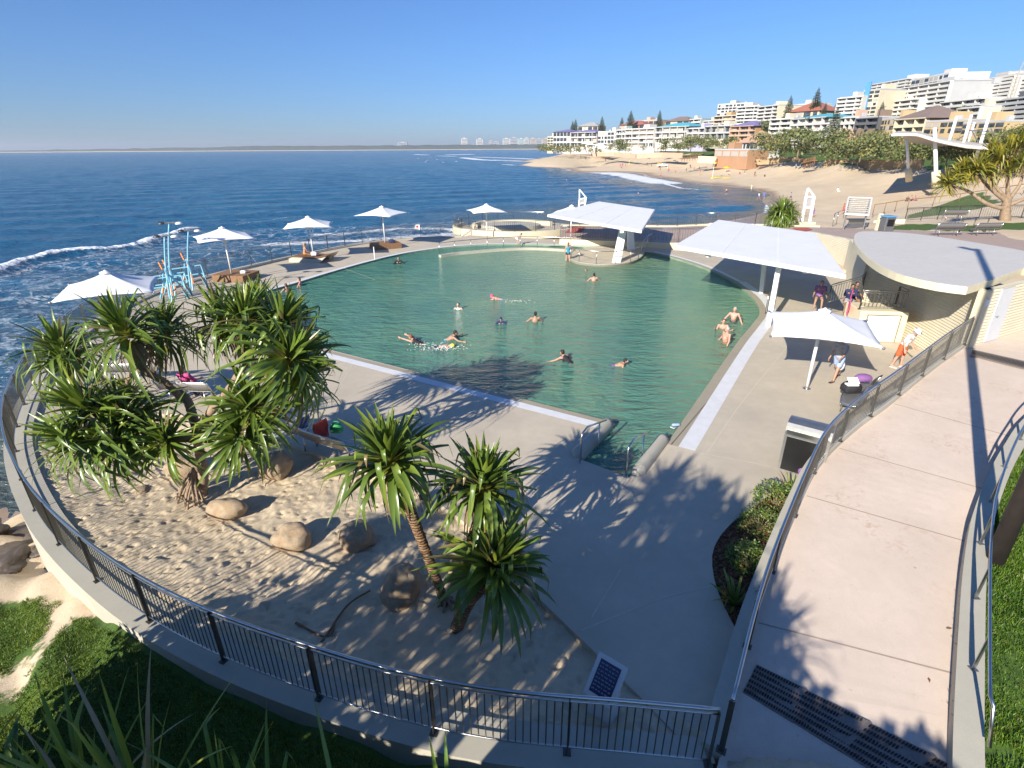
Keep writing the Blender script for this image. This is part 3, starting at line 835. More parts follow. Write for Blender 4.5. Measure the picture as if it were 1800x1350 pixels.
# ---------------------------------------------------------------- fences
def pole_at(mb, x, y, z0, z1, w=.05, n=8): mb.tube([(x, y, z0), (x, y, z1)], w / 2, n)
def fence(name, path, zb, label, cat='fence', h=1.12, post=1.9, gap=.105, rail=.027, pr=.0098, lean=0.0, pmat='picket', postmat='darksteel', railmat='steel', toe=.11, group=None, origin=None):
    """path: (x, y, z) polyline on the ground; one fence = posts, top rail, bottom rail, pickets"""
    P = resample(path, .06)
    if origin is None: origin = P[0]
    t = thing(name, label, cat, tuple(origin), 0, group); O = np.array(origin)
    L = np.concatenate([[0], np.cumsum(np.hypot(np.diff(P[:, 0]), np.diff(P[:, 1])))])
    def pt(s): return np.array([np.interp(s, L, P[:, k]) for k in range(3)]) - O
    n = max(1, int(round(L[-1] / post)))
    for i in range(n + 1):
        p = pt(L[-1] * i / n); q = pt(min(L[-1], L[-1] * i / n + .1)) - pt(max(0, L[-1] * i / n - .1))
        a = math.atan2(q[1], q[0])
        mb = MB()
        mb.box((p[0], p[1], p[2] + h / 2 - .02), (.016, .075, h - .03), rz=a)
        mb.box((p[0], p[1], p[2] + .006), (.11, .13, .012), rz=a)
        mb.build('post', M[postmat], t)
    s = np.linspace(0, L[-1], max(2, int(L[-1] / .25)))
    mb = MB(); mb.tube([pt(k) + (0, 0, h) for k in s], rail, 8); mb.build('top_rail', M[railmat], t, True)
    mb = MB(); mb.tube([pt(k) + (0, 0, toe) for k in s], rail * .55, 6); mb.tube([pt(k) + (0, 0, h - .09) for k in s], rail * .5, 6); mb.build('bottom_rail', M[railmat], t, True)
    mb = MB()
    for k in np.arange(gap, L[-1], gap):
        p = pt(k); mb.tube([p + (0, 0, toe), p + (0, 0, h - .09)], pr, 4, cap=False)
    mb.build('pickets', M[pmat], t)
    return t
def P3(pts, z): return [(p[0], p[1], z) for p in pts]
fence('perimeter_fence', P3(PERIM, .10), .1, 'long curved steel picket fence on the concrete kerb round the sandpit and pool deck')
fence('ramp_fence', [(p[0], p[1], p[2] + .13) for p in [RL[0] * 1.0] + [q for q in RL]][1:], 0, 'steel picket fence with bright top rail along the left kerb of the pink ramp', h=1.02)
# ramp hand rail on the lawn side: single rail on slanted posts
t = thing('ramp_handrail', 'low steel handrail on short posts along the lawn side of the ramp', 'handrail', tuple(RR[0])); O = np.array(RR[0])
idx = [8, 14, 20, 26, 32, 38, 44, 50, 56]
off = offset([(p[0], p[1]) for p in RR], -.17 * 0 + .0)
base = offset([(p[0], p[1]) for p in RR], -.2)
rl = []
for i in range(4, 60):
    rl.append(np.array([base[i][0] + .02, base[i][1], RR[i][2] + .26 + .68]) - O)
mb = MB(); mb.tube([rl[0] + (-.08, -.32, -.55), rl[0] + (-.02, -.1, -.05), rl[0]] + rl[1:], .024, 8); mb.build('rail', M['steel'], t, True)
for i in idx:
    b = np.array([base[i][0], base[i][1], RR[i][2] + .26]) - O
    mb = MB(); mb.bar(b, b + (.02, 0, .68), .012, .06); mb.box(b + (0, 0, .005), (.1, .1, .01)); mb.build('post', M['steeldull'], t)

# ---------------------------------------------------------------- umbrellas
def umbrella(base, z0, peak, half, rot, label, pole_r=.05, group='white square umbrellas round the pool'):
    o = thing('umbrella', label, 'umbrella', (base[0], base[1], z0), R(rot), group)
    h = peak - z0; ze = h - .62
    mb = MB(); mb.tube([(0, 0, 0), (0, 0, h - .05)], pole_r, 14); mb.build('pole', M['white'], o, True)
    mb = MB(); mb.lathe((0, 0, 0), [(.13, 0), (.13, .015), (.075, .02), (.07, .08)], 14); mb.build('base_plate', M['steel'], o)
    # canopy: four hipped panels, each with a sagging free edge and a seam
    mb = MB(); N = 8; rings = 9
    for k in range(4):
        a0 = k * PI / 2; a1 = a0 + PI / 2
        c0 = Vector((math.cos(a0), math.sin(a0), 0)) * half; c1 = Vector((math.cos(a1), math.sin(a1), 0)) * half
        vs = []; fs = []
        for i in range(rings + 1):
            u = i / rings
            for j in range(N + 1):
                v = j / N
                p = (c0 * (1 - v) + c1 * v) * u
                bow = 4 * v * (1 - v)
                p = p * (1 - .055 * bow * u)
                z = h - (h - ze) * (u ** .93) - .035 * math.sin(PI * u) + .06 * bow * u * u - .03 * bow * math.sin(PI * u) 
                if abs(v - .5) < .01: z += .012 * u
                vs.append((p.x, p.y, z))
        for i in range(rings):
            for j in range(N):
                a = i * (N + 1) + j; fs.append((a, a + N + 1, a + N + 2, a + 1))
        mb.add(vs, fs)
    cn = mb.build('canopy', M['canvas'], o, True)
    bm = bmesh.new(); bm.from_mesh(cn.data); bmesh.ops.remove_doubles(bm, verts=bm.verts, dist=1e-4); bm.to_mesh(cn.data); bm.free()
    sol = cn.modifiers.new('s', 'SOLIDIFY'); sol.thickness = .012
    mb = MB(); mb.lathe((0, 0, h - .02), [(.2, -.03), (.19, .02), (.06, .06), (.02, .1)], 14); mb.build('cap', M['canvas'], o, True)
    for k in range(4):
        a = k * PI / 2; mb = MB()
        mb.bar((0, 0, h - .14), (math.cos(a) * half * .97, math.sin(a) * half * .97, ze - .03), .03, .04)
        mb.bar((0, 0, h - .95), (math.cos(a) * half * .5, math.sin(a) * half * .5, h - .36), .022, .03)
        mb.build('rib', M['white'], o)
        mb = MB(); mb.ball((math.cos(a) * half, math.sin(a) * half, ze), .045, 8); mb.build('tip', M['steeldull'], o)
    return o
u1p = ay(185, 478, 20.0)
umbrella((u1p.x, u1p.y), .0, u1p.z, 2.15, -18, 'leftmost white umbrella, above the pandanus by the sea fence')
umbrella((-18.21, 35.16), .4, 3.31, 2.3, -12, 'white umbrella just right of the blue sculptural lamps')
umbrella((-15.1, 41.8), .4, 3.2, 2.35, -30, 'white umbrella over the low lounger with the sunbathing woman')
umbrella((-10.79, 47.29), .4, 3.38, 2.35, 26, 'white umbrella rising from a square timber box')
umbrella((-2.3, 52.88), 0, 3.0, 2.25, -30, 'white umbrella beside the small round upper pool')
umbrella((5.39, 50.18), 0, 3.1, 2.2, 30, 'white umbrella half hidden behind the far flat white shelter')
umbrella((10.34, 17.3), 0, 2.84, 2.2, 22, 'nearest white umbrella, over the walking man on the right', .055)

# plinths of the umbrellas
def plinth(x, y, w, d, h, rz, label, kind):
    o = thing(kind, label, 'plinth' if kind != 'lounger_plinth' else 'lounger', (x, y, 0), R(rz), None)
    if kind == 'timber_plinth':
        mb = MB(); mb.box((0, 0, h / 2), (w, d, h)); b = mb.build('body', M['wood'], o); bevel(b, .02)
        mb = MB()
        for i in range(9): mb.box((0, -d / 2 + (i + .5) * d / 9, h + .015), (w + .06, d / 9 - .015, .03))
        mb.build('slat_top', M['wood'], o)
    return o
plinth(-10.8, 47.3, 2.3, 1.9, .40, 28, 'square slatted timber box under the fourth umbrella from the left', 'timber_plinth')
plinth(-18.0, 35.3, 2.2, 1.8, .40, -10, 'brown timber box under the umbrella right of the sculptural lamps', 'timber_plinth')
# lounger with curved timber deck and concrete ends
o = thing('lounger', 'low curved timber lounger with pale concrete ends, a woman sitting on it', 'lounger', (-15.1, 41.7, 0), R(-12))
mb = MB(); prof = [(-1.5, .30), (-1.2, .42), (-.6, .42), (0, .36), (.6, .34), (1.1, .42), (1.6, .55)]
for side in (-1, 1):
    pass
vs = []; fs = []
body = MB()
poly_t = [(x, z - .06) for x, z in prof]
for sgn in (-.85, .85):
    pts = [(x, sgn, z) for x, z in poly_t] + [(1.0, sgn, 0), (-1.5, sgn, 0)]
    body.add([(p[0], p[1] - .08, p[2]) for p in pts] + [(p[0], p[1] + .08, p[2]) for p in pts], [tuple(range(9))[::-1], tuple(range(9, 18))] + [(i, (i + 1) % 9, 9 + (i + 1) % 9, 9 + i) for i in range(9)])
body.box((-1.2, 0, .18), (.5, 1.6, .34))
fixn(body.build('end_panel', M['kerb'], o))
sl = MB(); pp = resample(prof, .11)
for x, z in pp: sl.box((x, 0, z), (.09, 1.85, .03))
sl.build('slats', M['wood'], o)

# ---------------------------------------------------------------- flat shelters on white blade columns
def slab(mb, corners, th, zoff=0):
    """corners (x,y,z) in order; th below the top"""
    up = [Vector(c) + Vector((0, 0, zoff)) for c in corners]; lo = [c - Vector((0, 0, th)) for c in up]; n = len(up)
    mb.add(up + lo, [tuple(range(n)), tuple(range(2 * n - 1, n - 1, -1))] + [(i, n + i, n + (i + 1) % n, (i + 1) % n) for i in range(n)])
    return mb
def shelter(name, label, corners, cols, fixtures):
    c = sum((Vector(p) for p in corners), Vector()) / len(corners)
    o = thing(name, label, 'shelter', (c.x, c.y, 0)); L = lambda p: Vector(p) - Vector((c.x, c.y, 0))
    cs = [L(p) for p in corners]
    b = fixn(slab(MB(), cs, .20).build('roof', M['whiteroof'], o)); bevel(b, .03, 2)
    ctr = sum(cs, Vector()) / len(cs)
    mb = MB()      # standing seams of the roof sheets
    for k in range(1, 3):
        f = k / 3; a = cs[0].lerp(cs[3], f); bb = cs[1].lerp(cs[2], f)
        mb.bar(a + Vector((0, 0, .008)), bb + Vector((0, 0, .008)), .035, .016)
    mb.build('roof_seam', M['canvas'], b)
    mb = MB(); under = [ctr + (p - ctr) * .86 - Vector((0, 0, .22)) for p in cs]
    slab(mb, under, .12); fixn(mb.build('soffit_frame', M['white'], o))
    for foot, top, w0, w1, th in cols:
        a, bb = L(foot), L(top); d = (bb - a).normalized(); sd = Vector((d.y, -d.x, 0))
        dirx = Vector((math.cos(R(th)), math.sin(R(th)), 0)); diry = Vector((-math.sin(R(th)), math.cos(R(th)), 0))
        mb = MB(); vs = []
        for p, w in ((a, w0), (bb, w1)):
            for sx_, sy_ in ((-1, -1), (1, -1), (1, 1), (-1, 1)): vs.append(p + dirx * sx_ * w / 2 + diry * sy_ * .11)
        mb.add(vs, [(3, 2, 1, 0), (4, 5, 6, 7), (0, 1, 5, 4), (1, 2, 6, 5), (2, 3, 7, 6), (3, 0, 4, 7)])
        bevel(mb.build('column', M['white'], o), .02)
    for p in fixtures:
        q = L(p); mb = MB(); mb.box(q, (.22, .22, .16)); mb.box(q + Vector((0, 0, .12)), (.06, .06, .14)); mb.build('floodlight', M['white'], o)
    return o
Pz = 2.9
c1 = [tuple(at(962, 377, 2.8)), tuple(at(1053, 354, 3.0)), tuple(at(1151, 368, 3.0)), tuple(at(1128, 405, 2.8))]
def mid(cs, i, j, f): a, b = Vector(cs[i]), Vector(cs[j]); return a.lerp(b, f)
shelter('white_shelter', 'far flat white roof on tapered white columns over the podium in the pool', c1,
        [((7.75, 40.1, .0), (8.35, 41.3, 2.6), .62, .5, 12), ((9.95, 45.6, 0), (9.8, 46.4, 2.7), .6, .5, 12)], [tuple(at(1093, 407, 2.5))])
c2 = [tuple(at(1185, 431, 2.9)), tuple(at(1263, 386, 3.0)), tuple(at(1432, 409, 3.0)), tuple(at(1488, 483, 2.9))]
shelter('white_shelter', 'near large flat white roof shading the deck right of the pool', c2,
        [((12.25, 24.7, 0), (13.0, 26.3, 2.7), .72, .62, 60), ((14.6, 31.0, 0), (14.9, 32.2, 2.75), .7, .6, 60)], [tuple(at(1245, 449, 2.6)), tuple(at(1417, 477, 2.6))])

# ---------------------------------------------------------------- podium in the pool with inner wall and rails
pod = [tuple(p) for p in smooth_line([(5.0, 45.6), (4.45, 43.4), (4.55, 41.0), (5.4, 39.7), (6.7, 39.2), (8.0, 39.5), (9.1, 40.4), (10.0, 42.0), (10.7, 43.9), (10.9, 45.2)], .3)]
mb = MB(); mb.prism(pod + [(8.2, 46.6), (6.6, 46.4)], -1.3, .02)
structure(fixn(mb.build('pool_podium', M['deck'])))
mb = MB(); wallstrip(mb, pod, .0, .28, -1.2, .06); wl = fixn(mb.build('podium_kerb', M['kerb'])); structure(wl)
iw = [tuple(p) for p in smooth_line([(-5.65, 43.3), (-4.3, 44.4), (-2.29, 45.4), (-.3, 46.2), (1.52, 46.5), (3.3, 46.1), (4.9, 45.4)], .3)]
mb = MB(); wallstrip(mb, iw, -.17, .17, -1.3, .08)
tag(fixn(mb.build('pool_divider_wall', M['kerb'])), 'curved low concrete wall inside the far edge of the pool', 'wall')
def handrail(name, label, path, posts, h=.95, r=.024, group=None, drop=True):
    o = thing(name, label, 'handrail', path[0], 0, group); O = Vector(path[0])
    mb = MB(); pts = [Vector(p) - O + Vector((0, 0, h)) for p in path]
    if drop: pts = [Vector(path[0]) - O] + pts + [Vector(path[-1]) - O]
    mb.tube(pts, r, 8); mb.build('rail', M['steel'], o, True)
    for p in posts:
        mb = MB(); q = Vector(p) - O; mb.tube([q, q + Vector((0, 0, h - .01))], r * .85, 8); mb.build('post', M['steel'], o, True)
    return o
iwp = resample(iw, n=9)
handrail('pool_handrail', 'long steel handrail along the curved wall at the far side of the pool', [(p[0], p[1], .08) for p in iwp], [(p[0], p[1], .08) for p in iwp[1:-1]], .9)
pdp = resample(pod, n=12)
handrail('pool_handrail', 'steel handrail round the podium under the far white shelter', [(p[0], p[1], .06) for p in pdp[2:9]], [(p[0], p[1], .06) for p in pdp[3:8]], .9)
handrail('pool_handrail', 'short steel stair rail at the right end of the podium', [(10.3, 43.4, .0), (11.0, 44.6, .35), (11.6, 45.8, .35)], [(11.0, 44.6, .35)], .9)
# entry steps with round topped walls and two rails
def entry_wall(a, b, label):
    a, b = Vector((*a, 0)), Vector((*b, 0)); mb = MB(); d = (b - a).normalized(); s = Vector((-d.y, d.x, 0)); n = 16; k = 9
    vs = []; fs = []
    for i in range(n + 1):
        u = i / n; e = math.sqrt(max(.02, 1 - max(0, abs(u - .5) * 2 - .86) ** 2 / .14 ** 2)); p = a.lerp(b, u)
        for j in range(k):
            t_ = PI * j / (k - 1); vs.append(p + s * (math.cos(t_) * .19 * e) + Vector((0, 0, -.02 + math.sin(t_) * .24 * e)))
        vs += [p - s * .19 * e + Vector((0, 0, -1.0)), p + s * .19 * e + Vector((0, 0, -1.0))]
    m = k + 2
    for i in range(n):
        for j in range(m): fs.append((i * m + j, i * m + (j + 1) % m, (i + 1) * m + (j + 1) % m, (i + 1) * m + j))
    fs += [tuple(range(m)), tuple(n * m + j for j in range(m))]
    mb.add(vs, fs); o = fixn(mb.build('entry_wall', M['kerb'], None, True)); return tag(o, label, 'wall')
a1, b1 = at(1009, 805), at(1072, 742); entry_wall((a1.x, a1.y), (b1.x, b1.y), 'round topped concrete wall left of the pool entry steps')
a2, b2 = at(1118, 836), at(1168, 770); entry_wall((a2.x, a2.y), (b2.x, b2.y), 'round topped concrete wall right of the pool entry steps')
mb = MB(); A = Vector((*steps_pts[0], 0)); B = Vector((*steps_pts[1], 0)); dd = (Vector((3.7, 14.2, 0)) - (A + B) / 2).normalized()
for i in range(6):
    z = -.16 - i * .16; p0, p1 = A + dd * (i * .34), B + dd * (i * .34); q0, q1 = A + dd * 3.0, B + dd * 3.0
    slab(mb, [(p0.x, p0.y, z), (q0.x, q0.y, z), (q1.x, q1.y, z), (p1.x, p1.y, z)], .16)
structure(fixn(mb.build('pool_steps', M['copingtan'])))
def step_rail(foot, label):
    p = at(*foot); q = p + dd * .32; e = p + dd * 1.55
    o = thing('step_handrail', label, 'handrail', (p.x, p.y, 0)); O = Vector((p.x, p.y, 0))
    mb = MB(); mb.tube([Vector((0, 0, 0)), Vector((0, 0, .82)), Vector((0, 0, .88)) + dd * .05, (q - O) + Vector((0, 0, .95)), (e - O) + Vector((0, 0, .62))], .026, 10)
    mb.build('rail', M['steel'], o, True)
    m_ = p + dd * 1.1; mb = MB(); mb.tube([(m_ - O) + Vector((0, 0, -.9)), (m_ - O) + Vector((0, 0, .74))], .022, 8); mb.build('post', M['steel'], o, True)
    mb = MB(); mb.lathe((0, 0, 0), [(.06, 0), (.06, .012), (.03, .02)], 12); mb.build('base_plate', M['steel'], o)
step_rail((1020, 813), 'left steel handrail of the pool entry steps')
step_rail((1100, 838), 'right steel handrail of the pool entry steps')
# ladder posts / bollards on the pool edge
for (x, y), lb in (((659, 456), 'thin pale post on the left pool edge near the black clad bather'), ):
    p = at(x, y); mb = MB(); mb.tube([(0, 0, -.3), (0, 0, .95)], .035, 10); o = mb.build('edge_post', M['white'], None, True); o.location = (p.x, p.y, 0); tag(o, lb, 'post')
p = at(1345, 552); o = thing('pool_handrail', 'upright steel grab rail by the foot of the near white shelter', 'handrail', (p.x, p.y, 0))
mb = MB(); mb.tube([(0, 0, 0), (0, 0, .9), (.04, .06, .98), (.3, .5, .98), (.34, .56, .9), (.34, .56, 0)], .025, 8); mb.build('rail', M['steel'], o, True)

# ---------------------------------------------------------------- small round upper pool with its walls and fence
cc = Vector((.6, 58.5, 0)); RX, RY = 6.6, 5.0
ring = [(cc.x + RX * math.cos(a), cc.y + RY * math.sin(a)) for a in np.linspace(0, 2 * PI, 60, endpoint=False)]
mb = MB(); mb.prism(ring, -3.5, .12); structure(fixn(mb.build('upper_terrace', M['deck'])))
mb = MB(); wr = [(cc.x + (RX - .1) * math.cos(a), cc.y + (RY - .1) * math.sin(a)) for a in np.linspace(R(150), R(330), 50)]
wallstrip(mb, wr, -.2, .2, -.3, .42); tag(fixn(mb.build('terrace_wall', M['cream'])), 'cream curved wall round the front of the small upper terrace', 'wall')
mb = MB(); wr2 = [(cc.x - .2 + 4.3 * math.cos(a), cc.y + .3 + 3.0 * math.sin(a)) for a in np.linspace(R(25), R(200), 40)]
wallstrip(mb, wr2, -.2, .2, .1, .55); tag(fixn(mb.build('terrace_wall', M['cream'])), 'low cream arc wall behind the round wading pool', 'wall')
mb = MB(); r3 = [(cc.x - .6 + 3.1 * math.cos(a), cc.y - .3 + 2.2 * math.sin(a)) for a in np.linspace(0, 2 * PI, 40, endpoint=False)]
mb.prism(r3, .1, .52); o = fixn(mb.build('wading_pool', M['kerb'])); tag(o, 'small round wading pool basin on the upper terrace', 'basin')
fence('terrace_fence', [(cc.x + RX * .98 * math.cos(a), cc.y + RY * .98 * math.sin(a), .12) for a in np.linspace(R(60), R(205), 60)], .1, 'picket fence round the back of the small upper terrace', gap=.2, pr=.012)
fence('terrace_fence', [(cc.x + RX * .97 * math.cos(a), cc.y + RY * .97 * math.sin(a), .42) for a in np.linspace(R(210), R(325), 50)], .1, 'picket fence on the cream front wall of the small upper terrace', gap=.2, pr=.012, h=.95)
fence('promenade_fence', [(p[0], p[1], p[2] + .1) for p in PF[:30]], 0, 'picket fence along the sea side of the pink promenade', gap=.2, pr=.012)
fence('promenade_fence', [(p[0], p[1], p[2] + .02) for p in PN[:18]], 0, 'picket fence along the pool side of the promenade', gap=.22, pr=.011)
mb = MB(); q = [tuple(at(x, y, .42)) for x, y in ((993, 409), (1022, 409), (1030, 398), (1006, 398))]
mb.add(q, [(0, 1, 2, 3)]); M['redrubber'] = plain('red_rubber', (.42, .09, .06), .85, .15); structure(fixn(mb.build('red_rubber_surface', M['redrubber'])))
mb = MB(); q = [tuple(at(x, y, 1.52)) for x, y in ((1392, 401), (1418, 400), (1434, 404), (1405, 407))]
mb.add(q, [(0, 1, 2, 3)]); structure(fixn(mb.build('red_rubber_surface', M['redrubber'])))

# ---------------------------------------------------------------- cream building with the leaf shaped roof
def weatherboard():
    t = NT('cream_weatherboard'); z = t.n('ShaderNodeSeparateXYZ'); t.l(t.pos(), z.inputs[0])
    s = t.math('FRACT', t.math('MULTIPLY', z.outputs['Z'], 9.0))
    n = t.noise(1.5, 4, .6)
    c = t.ramp(n, [(.3, (.66, .59, .42)), (.7, (.73, .66, .49))])
    t.set(Base_Color=c, Roughness=.55)
    t.bump(t.ramp(s, [(0, 0), (.15, 1), (.85, .25), (1, 0)]), 1.0, .045)
    return t.m
M['board'] = weatherboard()
bo = thing('change_room_building', 'cream ribbed building with a pale leaf shaped flat roof at the right of the pool', 'building', (17.5, 21.0, 0)); BO = Vector((17.5, 21.0, 0))
roof_px = [(1504, 412), (1519, 406.5), (1587, 409), (1640, 415), (1707, 425), (1800, 441), (1930, 470), (1990, 510), (1800, 471), (1749, 489), (1700, 504), (1649, 497.5), (1592, 485), (1554, 470), (1528, 453), (1511, 436), (1503, 423)]
rp = [tuple(p) for p in smooth_line([(v.x, v.y) for v in ats(roof_px[:7], 3.5)], .5)] + [(v.x, v.y) for v in ats(roof_px[7:10], 3.5)] + [tuple(p) for p in smooth_line([(v.x, v.y) for v in ats(roof_px[10:] + roof_px[:1], 3.5)], .4)][:-1]
rp = [(x - BO.x, y - BO.y) for x, y in rp]
mb = MB(); mb.prism(rp, 3.26, 3.5); rf = fixn(mb.build('roof', M['greyroof'], bo))
rin = []
for i, (x, y) in enumerate(rp):
    rin.append((x * .0, y * 0))
mb = MB(); wallstrip(mb, rp + rp[:1], -.03, .03, 3.235, 3.49); fixn(mb.build('fascia', M['cream'], rf))
wall_px = [(1693, 611, 1.2)]
W0 = at(1700, 609, 1.2)
wbase = [(W0.x, W0.y), (16.75, 19.3), (17.1, 21.0), (17.35, 22.6), (17.45, 24.1), (17.2, 26.0), (16.9, 28.2), (17.3, 31.0), (18.2, 34.0), (19.8, 37.5)]
WB = [tuple(p) for p in smooth_line(wbase[:6], .3)]
WB = [(x - BO.x, y - BO.y) for x, y in WB]
mb = MB(); wallstrip(mb, WB, -.2, .0, -.3, 3.25); fixn(mb.build('curved_wall', M['board'], bo))
D0, D1 = at(1727, 603, 1.2), at(1752, 595.5, 1.2)
lw = [(W0.x, W0.y), (D0.x, D0.y), (D1.x, D1.y)]
dirw = (Vector(D1) - Vector(D0)).normalized(); far = Vector(D1) + dirw * 7
mb = MB(); wp = [(W0.x - BO.x, W0.y - BO.y), (D0.x - BO.x, D0.y - BO.y)]
wallstrip(mb, wp, .0, .2, .8, 3.25); wp2 = [(D1.x - BO.x, D1.y - BO.y), (far.x - BO.x, far.y - BO.y)]
wallstrip(mb, wp2, .0, .2, .8, 3.25)
a_ = Vector((D0.x, D0.y, 0)) - BO; b_ = Vector((D1.x, D1.y, 0)) - BO
wallstrip(mb, [(a_.x, a_.y), (b_.x, b_.y)], .0, .2, 3.19, 3.25)
fixn(mb.build('landing_wall', M['board'], bo))
M['doorpaint'] = plain('pale_grey_door', (.60, .62, .64), .45, .04)
mid_ = (a_ + b_) / 2; an = math.atan2(dirw.y, dirw.x)
mb = MB(); mb.box((mid_.x, mid_.y, 1.21 + .985), ((b_ - a_).length - .06, .05, 1.95), rz=an); dr = mb.build('door', M['doorpaint'], bo)
mb = MB(); nx = Vector((dirw.y, -dirw.x, 0)); hp = a_ + (b_ - a_) * .15 + nx * .05; mb.tube([hp + Vector((0, 0, 2.2)), hp + nx * .04 + Vector((0, 0, 2.2)), hp + nx * .04 + dirw * .12 + Vector((0, 0, 2.2))], .013, 8); mb.build('handle', M['steel'], dr)
mb = MB(); cp_ = Vector((W0.x, W0.y, 0)) - BO
mb.box((cp_.x, cp_.y, 2.08), (.3, .3, 2.32), rz=.3); mb.build('corner_post', M['cream'], bo)
mb = MB(); mb.box((cp_.x - .02, cp_.y - .17, 2.85), (.12, .12, .24)); mb.build('wall_light', M['white'], bo)
# rear rooms that carry the roof
mb = MB(); mb.prism([(x * .86 + .25, y * .86 + .3) for x, y in rp], .3, 3.6); fixn(mb.build('inner_block', M['board'], bo)) if False else None
mb = MB(); wallstrip(mb, [(WB[-1][0], WB[-1][1]), (.6, 5.2), (2.6, 5.0), (4.0, 2.5)], 0, -.2, -.3, 3.25); fixn(mb.build('rear_wall', M['board'], bo))
# retaining wall continuing behind the near shelter
wrp = [tuple(p) for p in PN[25:]]; e_ = at(1535, 462, 1.93); wrp.append((e_.x, e_.y, 1.93)); WRP = resample(wrp, .4)
mb = MB(); wallstrip(mb, [(p[0], p[1]) for p in WRP], -.32, .03, -.3, [p[2] + .03 for p in WRP]); tag(fixn(mb.build('retaining_wall', M['board'])), 'cream ribbed retaining wall between the pool deck and the upper plaza', 'wall')
# white service kiosk with fence on top
kx = [at(1490, 590), at(1548, 597)]
kb = thing('service_box', 'cream block with a white hatch door and a railed stair top beside the curved wall', 'kiosk', (15.9, 22.6, 0), R(-8)); 
mb = MB(); mb.box((0, .3, .68), (1.9, 1.5, 1.36)); bevel(mb.build('body', M['cream'], kb), .04)
mb = MB(); mb.box((-.02, -.46, .62), (1.25, .03, 1.1)); hd = mb.build('hatch_door', M['white'], kb)
mb = MB()
for sx_ in (-.66, .66): mb.box((sx_, -.47, .62), (.03, .03, 1.16))
mb.box((0, -.47, 1.2), (1.35, .03, .03)); mb.build('frame', M['steeldull'], hd)
fence('stair_railing', [(14.95, 22.55, 1.37), (16.75, 22.3, 1.37), (17.0, 23.3, 1.37)], 0, 'brown picket railing on top of the cream service block', 'railing', h=.8, gap=.16, pr=.012, pmat='picket', railmat='steeldull')
fence('stair_railing', [(15.0, 25.0, .9), (16.6, 25.4, 1.2), (17.1, 26.0, 1.3)], 0, 'second picket railing by the stair behind the service block', 'railing', h=.95, gap=.14, pr=.012, railmat='steeldull')

# ---------------------------------------------------------------- drains in the ramp
def grate(name, label, quad, rows, cols, slot, ramp=True):
    a, b, c_, d_ = [Vector(p) for p in quad]; mb = MB()
    def bl(u, v, dz=.026):
        p = (a.lerp(b, u)).lerp(d_.lerp(c_, u), v); p.z = ramp_z(p.x, p.y) if ramp else p.z; return p + Vector((0, 0, dz))
    n_ = 62; vs = []
    for i in range(n_ + 1): vs += [bl(i / n_, 0, -.01), bl(i / n_, 0, .016), bl(i / n_, 1, .016), bl(i / n_, 1, -.01)]
    mb.add(vs, [(4 * i + k, 4 * i + (k + 1) % 4, 4 * i + 4 + (k + 1) % 4, 4 * i + 4 + k) for i in range(n_) for k in range(4)] + [(3, 2, 1, 0), (4 * n_, 4 * n_ + 1, 4 * n_ + 2, 4 * n_ + 3)])
    mb.mi = 1
    for i in range(cols):
        for j in range(rows):
            du, dv = slot[0] / cols / 2, slot[1] / rows / 2; u, v = (i + .5) / cols, (j + .5) / rows
            if rows > 2 and j % 2: u += .25 / cols
            mb.add([bl(u - du, v - dv * .5), bl(u, v - dv), bl(u + du, v - dv * .5), bl(u + du, v + dv * .5), bl(u, v + dv), bl(u - du, v + dv * .5)], [(0, 1, 2, 3, 4, 5)])
    o = fixn(mb.build(name, [M['drain'], M['dark']])); return tag(o, label, 'drain')
M['drain'] = plain('cast_iron', (.24, .20, .175), .6, .2, 20, metal=.4)
grate('drain_grate', 'wide dark perforated drain grate across the near end of the ramp', [at(1306, 1216, .135), at(1600, 1398, .05), at(1668, 1342, .115), at(1330, 1168, .15)], 6, 62, (.72, .7))
grate('drain_grate', 'narrow slotted drain grate by the landing at the top of the ramp', [at(1706, 625, 1.2), at(1800, 649, 1.2), at(1804, 636, 1.2), at(1710, 615, 1.2)], 1, 44, (.55, .8), False)

# ---------------------------------------------------------------- dark timber pole on the lawn
p = at(1748, 986, .62); po = thing('timber_pole', 'tall dark timber lamp pole standing on the lawn beside the ramp', 'pole', (p.x, p.y, p.z))
mb = MB(); mb.tube([(0, 0, -.3), (0, 0, 3), (0, 0, 12.9)], [.15, .145, .12], 16); M['polewood'] = plain('dark_pole_timber', (.022, .016, .013), .65, .3, 5, .4, 30); mb.build('shaft', M['polewood'], po, True)
mb = MB(); mb.box((-.2, .3, 12.8), (.28, .9, .1)); mb.bar((0, 0, 12.6), (-.2, .2, 12.8), .05); mb.build('lamp_head', M['steeldull'], po)

# ---------------------------------------------------------------- bin enclosure, info plinth
bp = [at(1375, 826), at(1418, 839)]; bd = (bp[1] - bp[0]).normalized(); w_ = .92
bn = thing('bin_enclosure', 'stainless bin housing with curved hood and black front by the ramp fence', 'bin', tuple((bp[0] + bp[1] + bd * .2) / 2 + Vector((-bd.y, bd.x, 0)) * .32), math.atan2(bd.y, bd.x))
mb = MB(); prof = [(-.32, .0), (-.32, 1.02), (-.30, 1.12)] + [(-.02 + .34 * math.sin(a), 1.02 + .22 * math.cos(a)) for a in np.linspace(-.7, PI / 2, 8)] + [(.32, 0)]
k = len(prof)
mb.add([(-w_ / 2, y, z) for y, z in prof] + [(w_ / 2, y, z) for y, z in prof], [tuple(range(k)), tuple(range(2 * k - 1, k - 1, -1))] + [(i, k + i, k + (i + 1) % k, (i + 1) % k) for i in range(k)])
fixn(mb.build('housing', M['steeldull'], bn))
mb = MB(); mb.box((0, -.327, .47), (w_ - .12, .012, .84)); mb.build('front_panel', M['black'], bn)
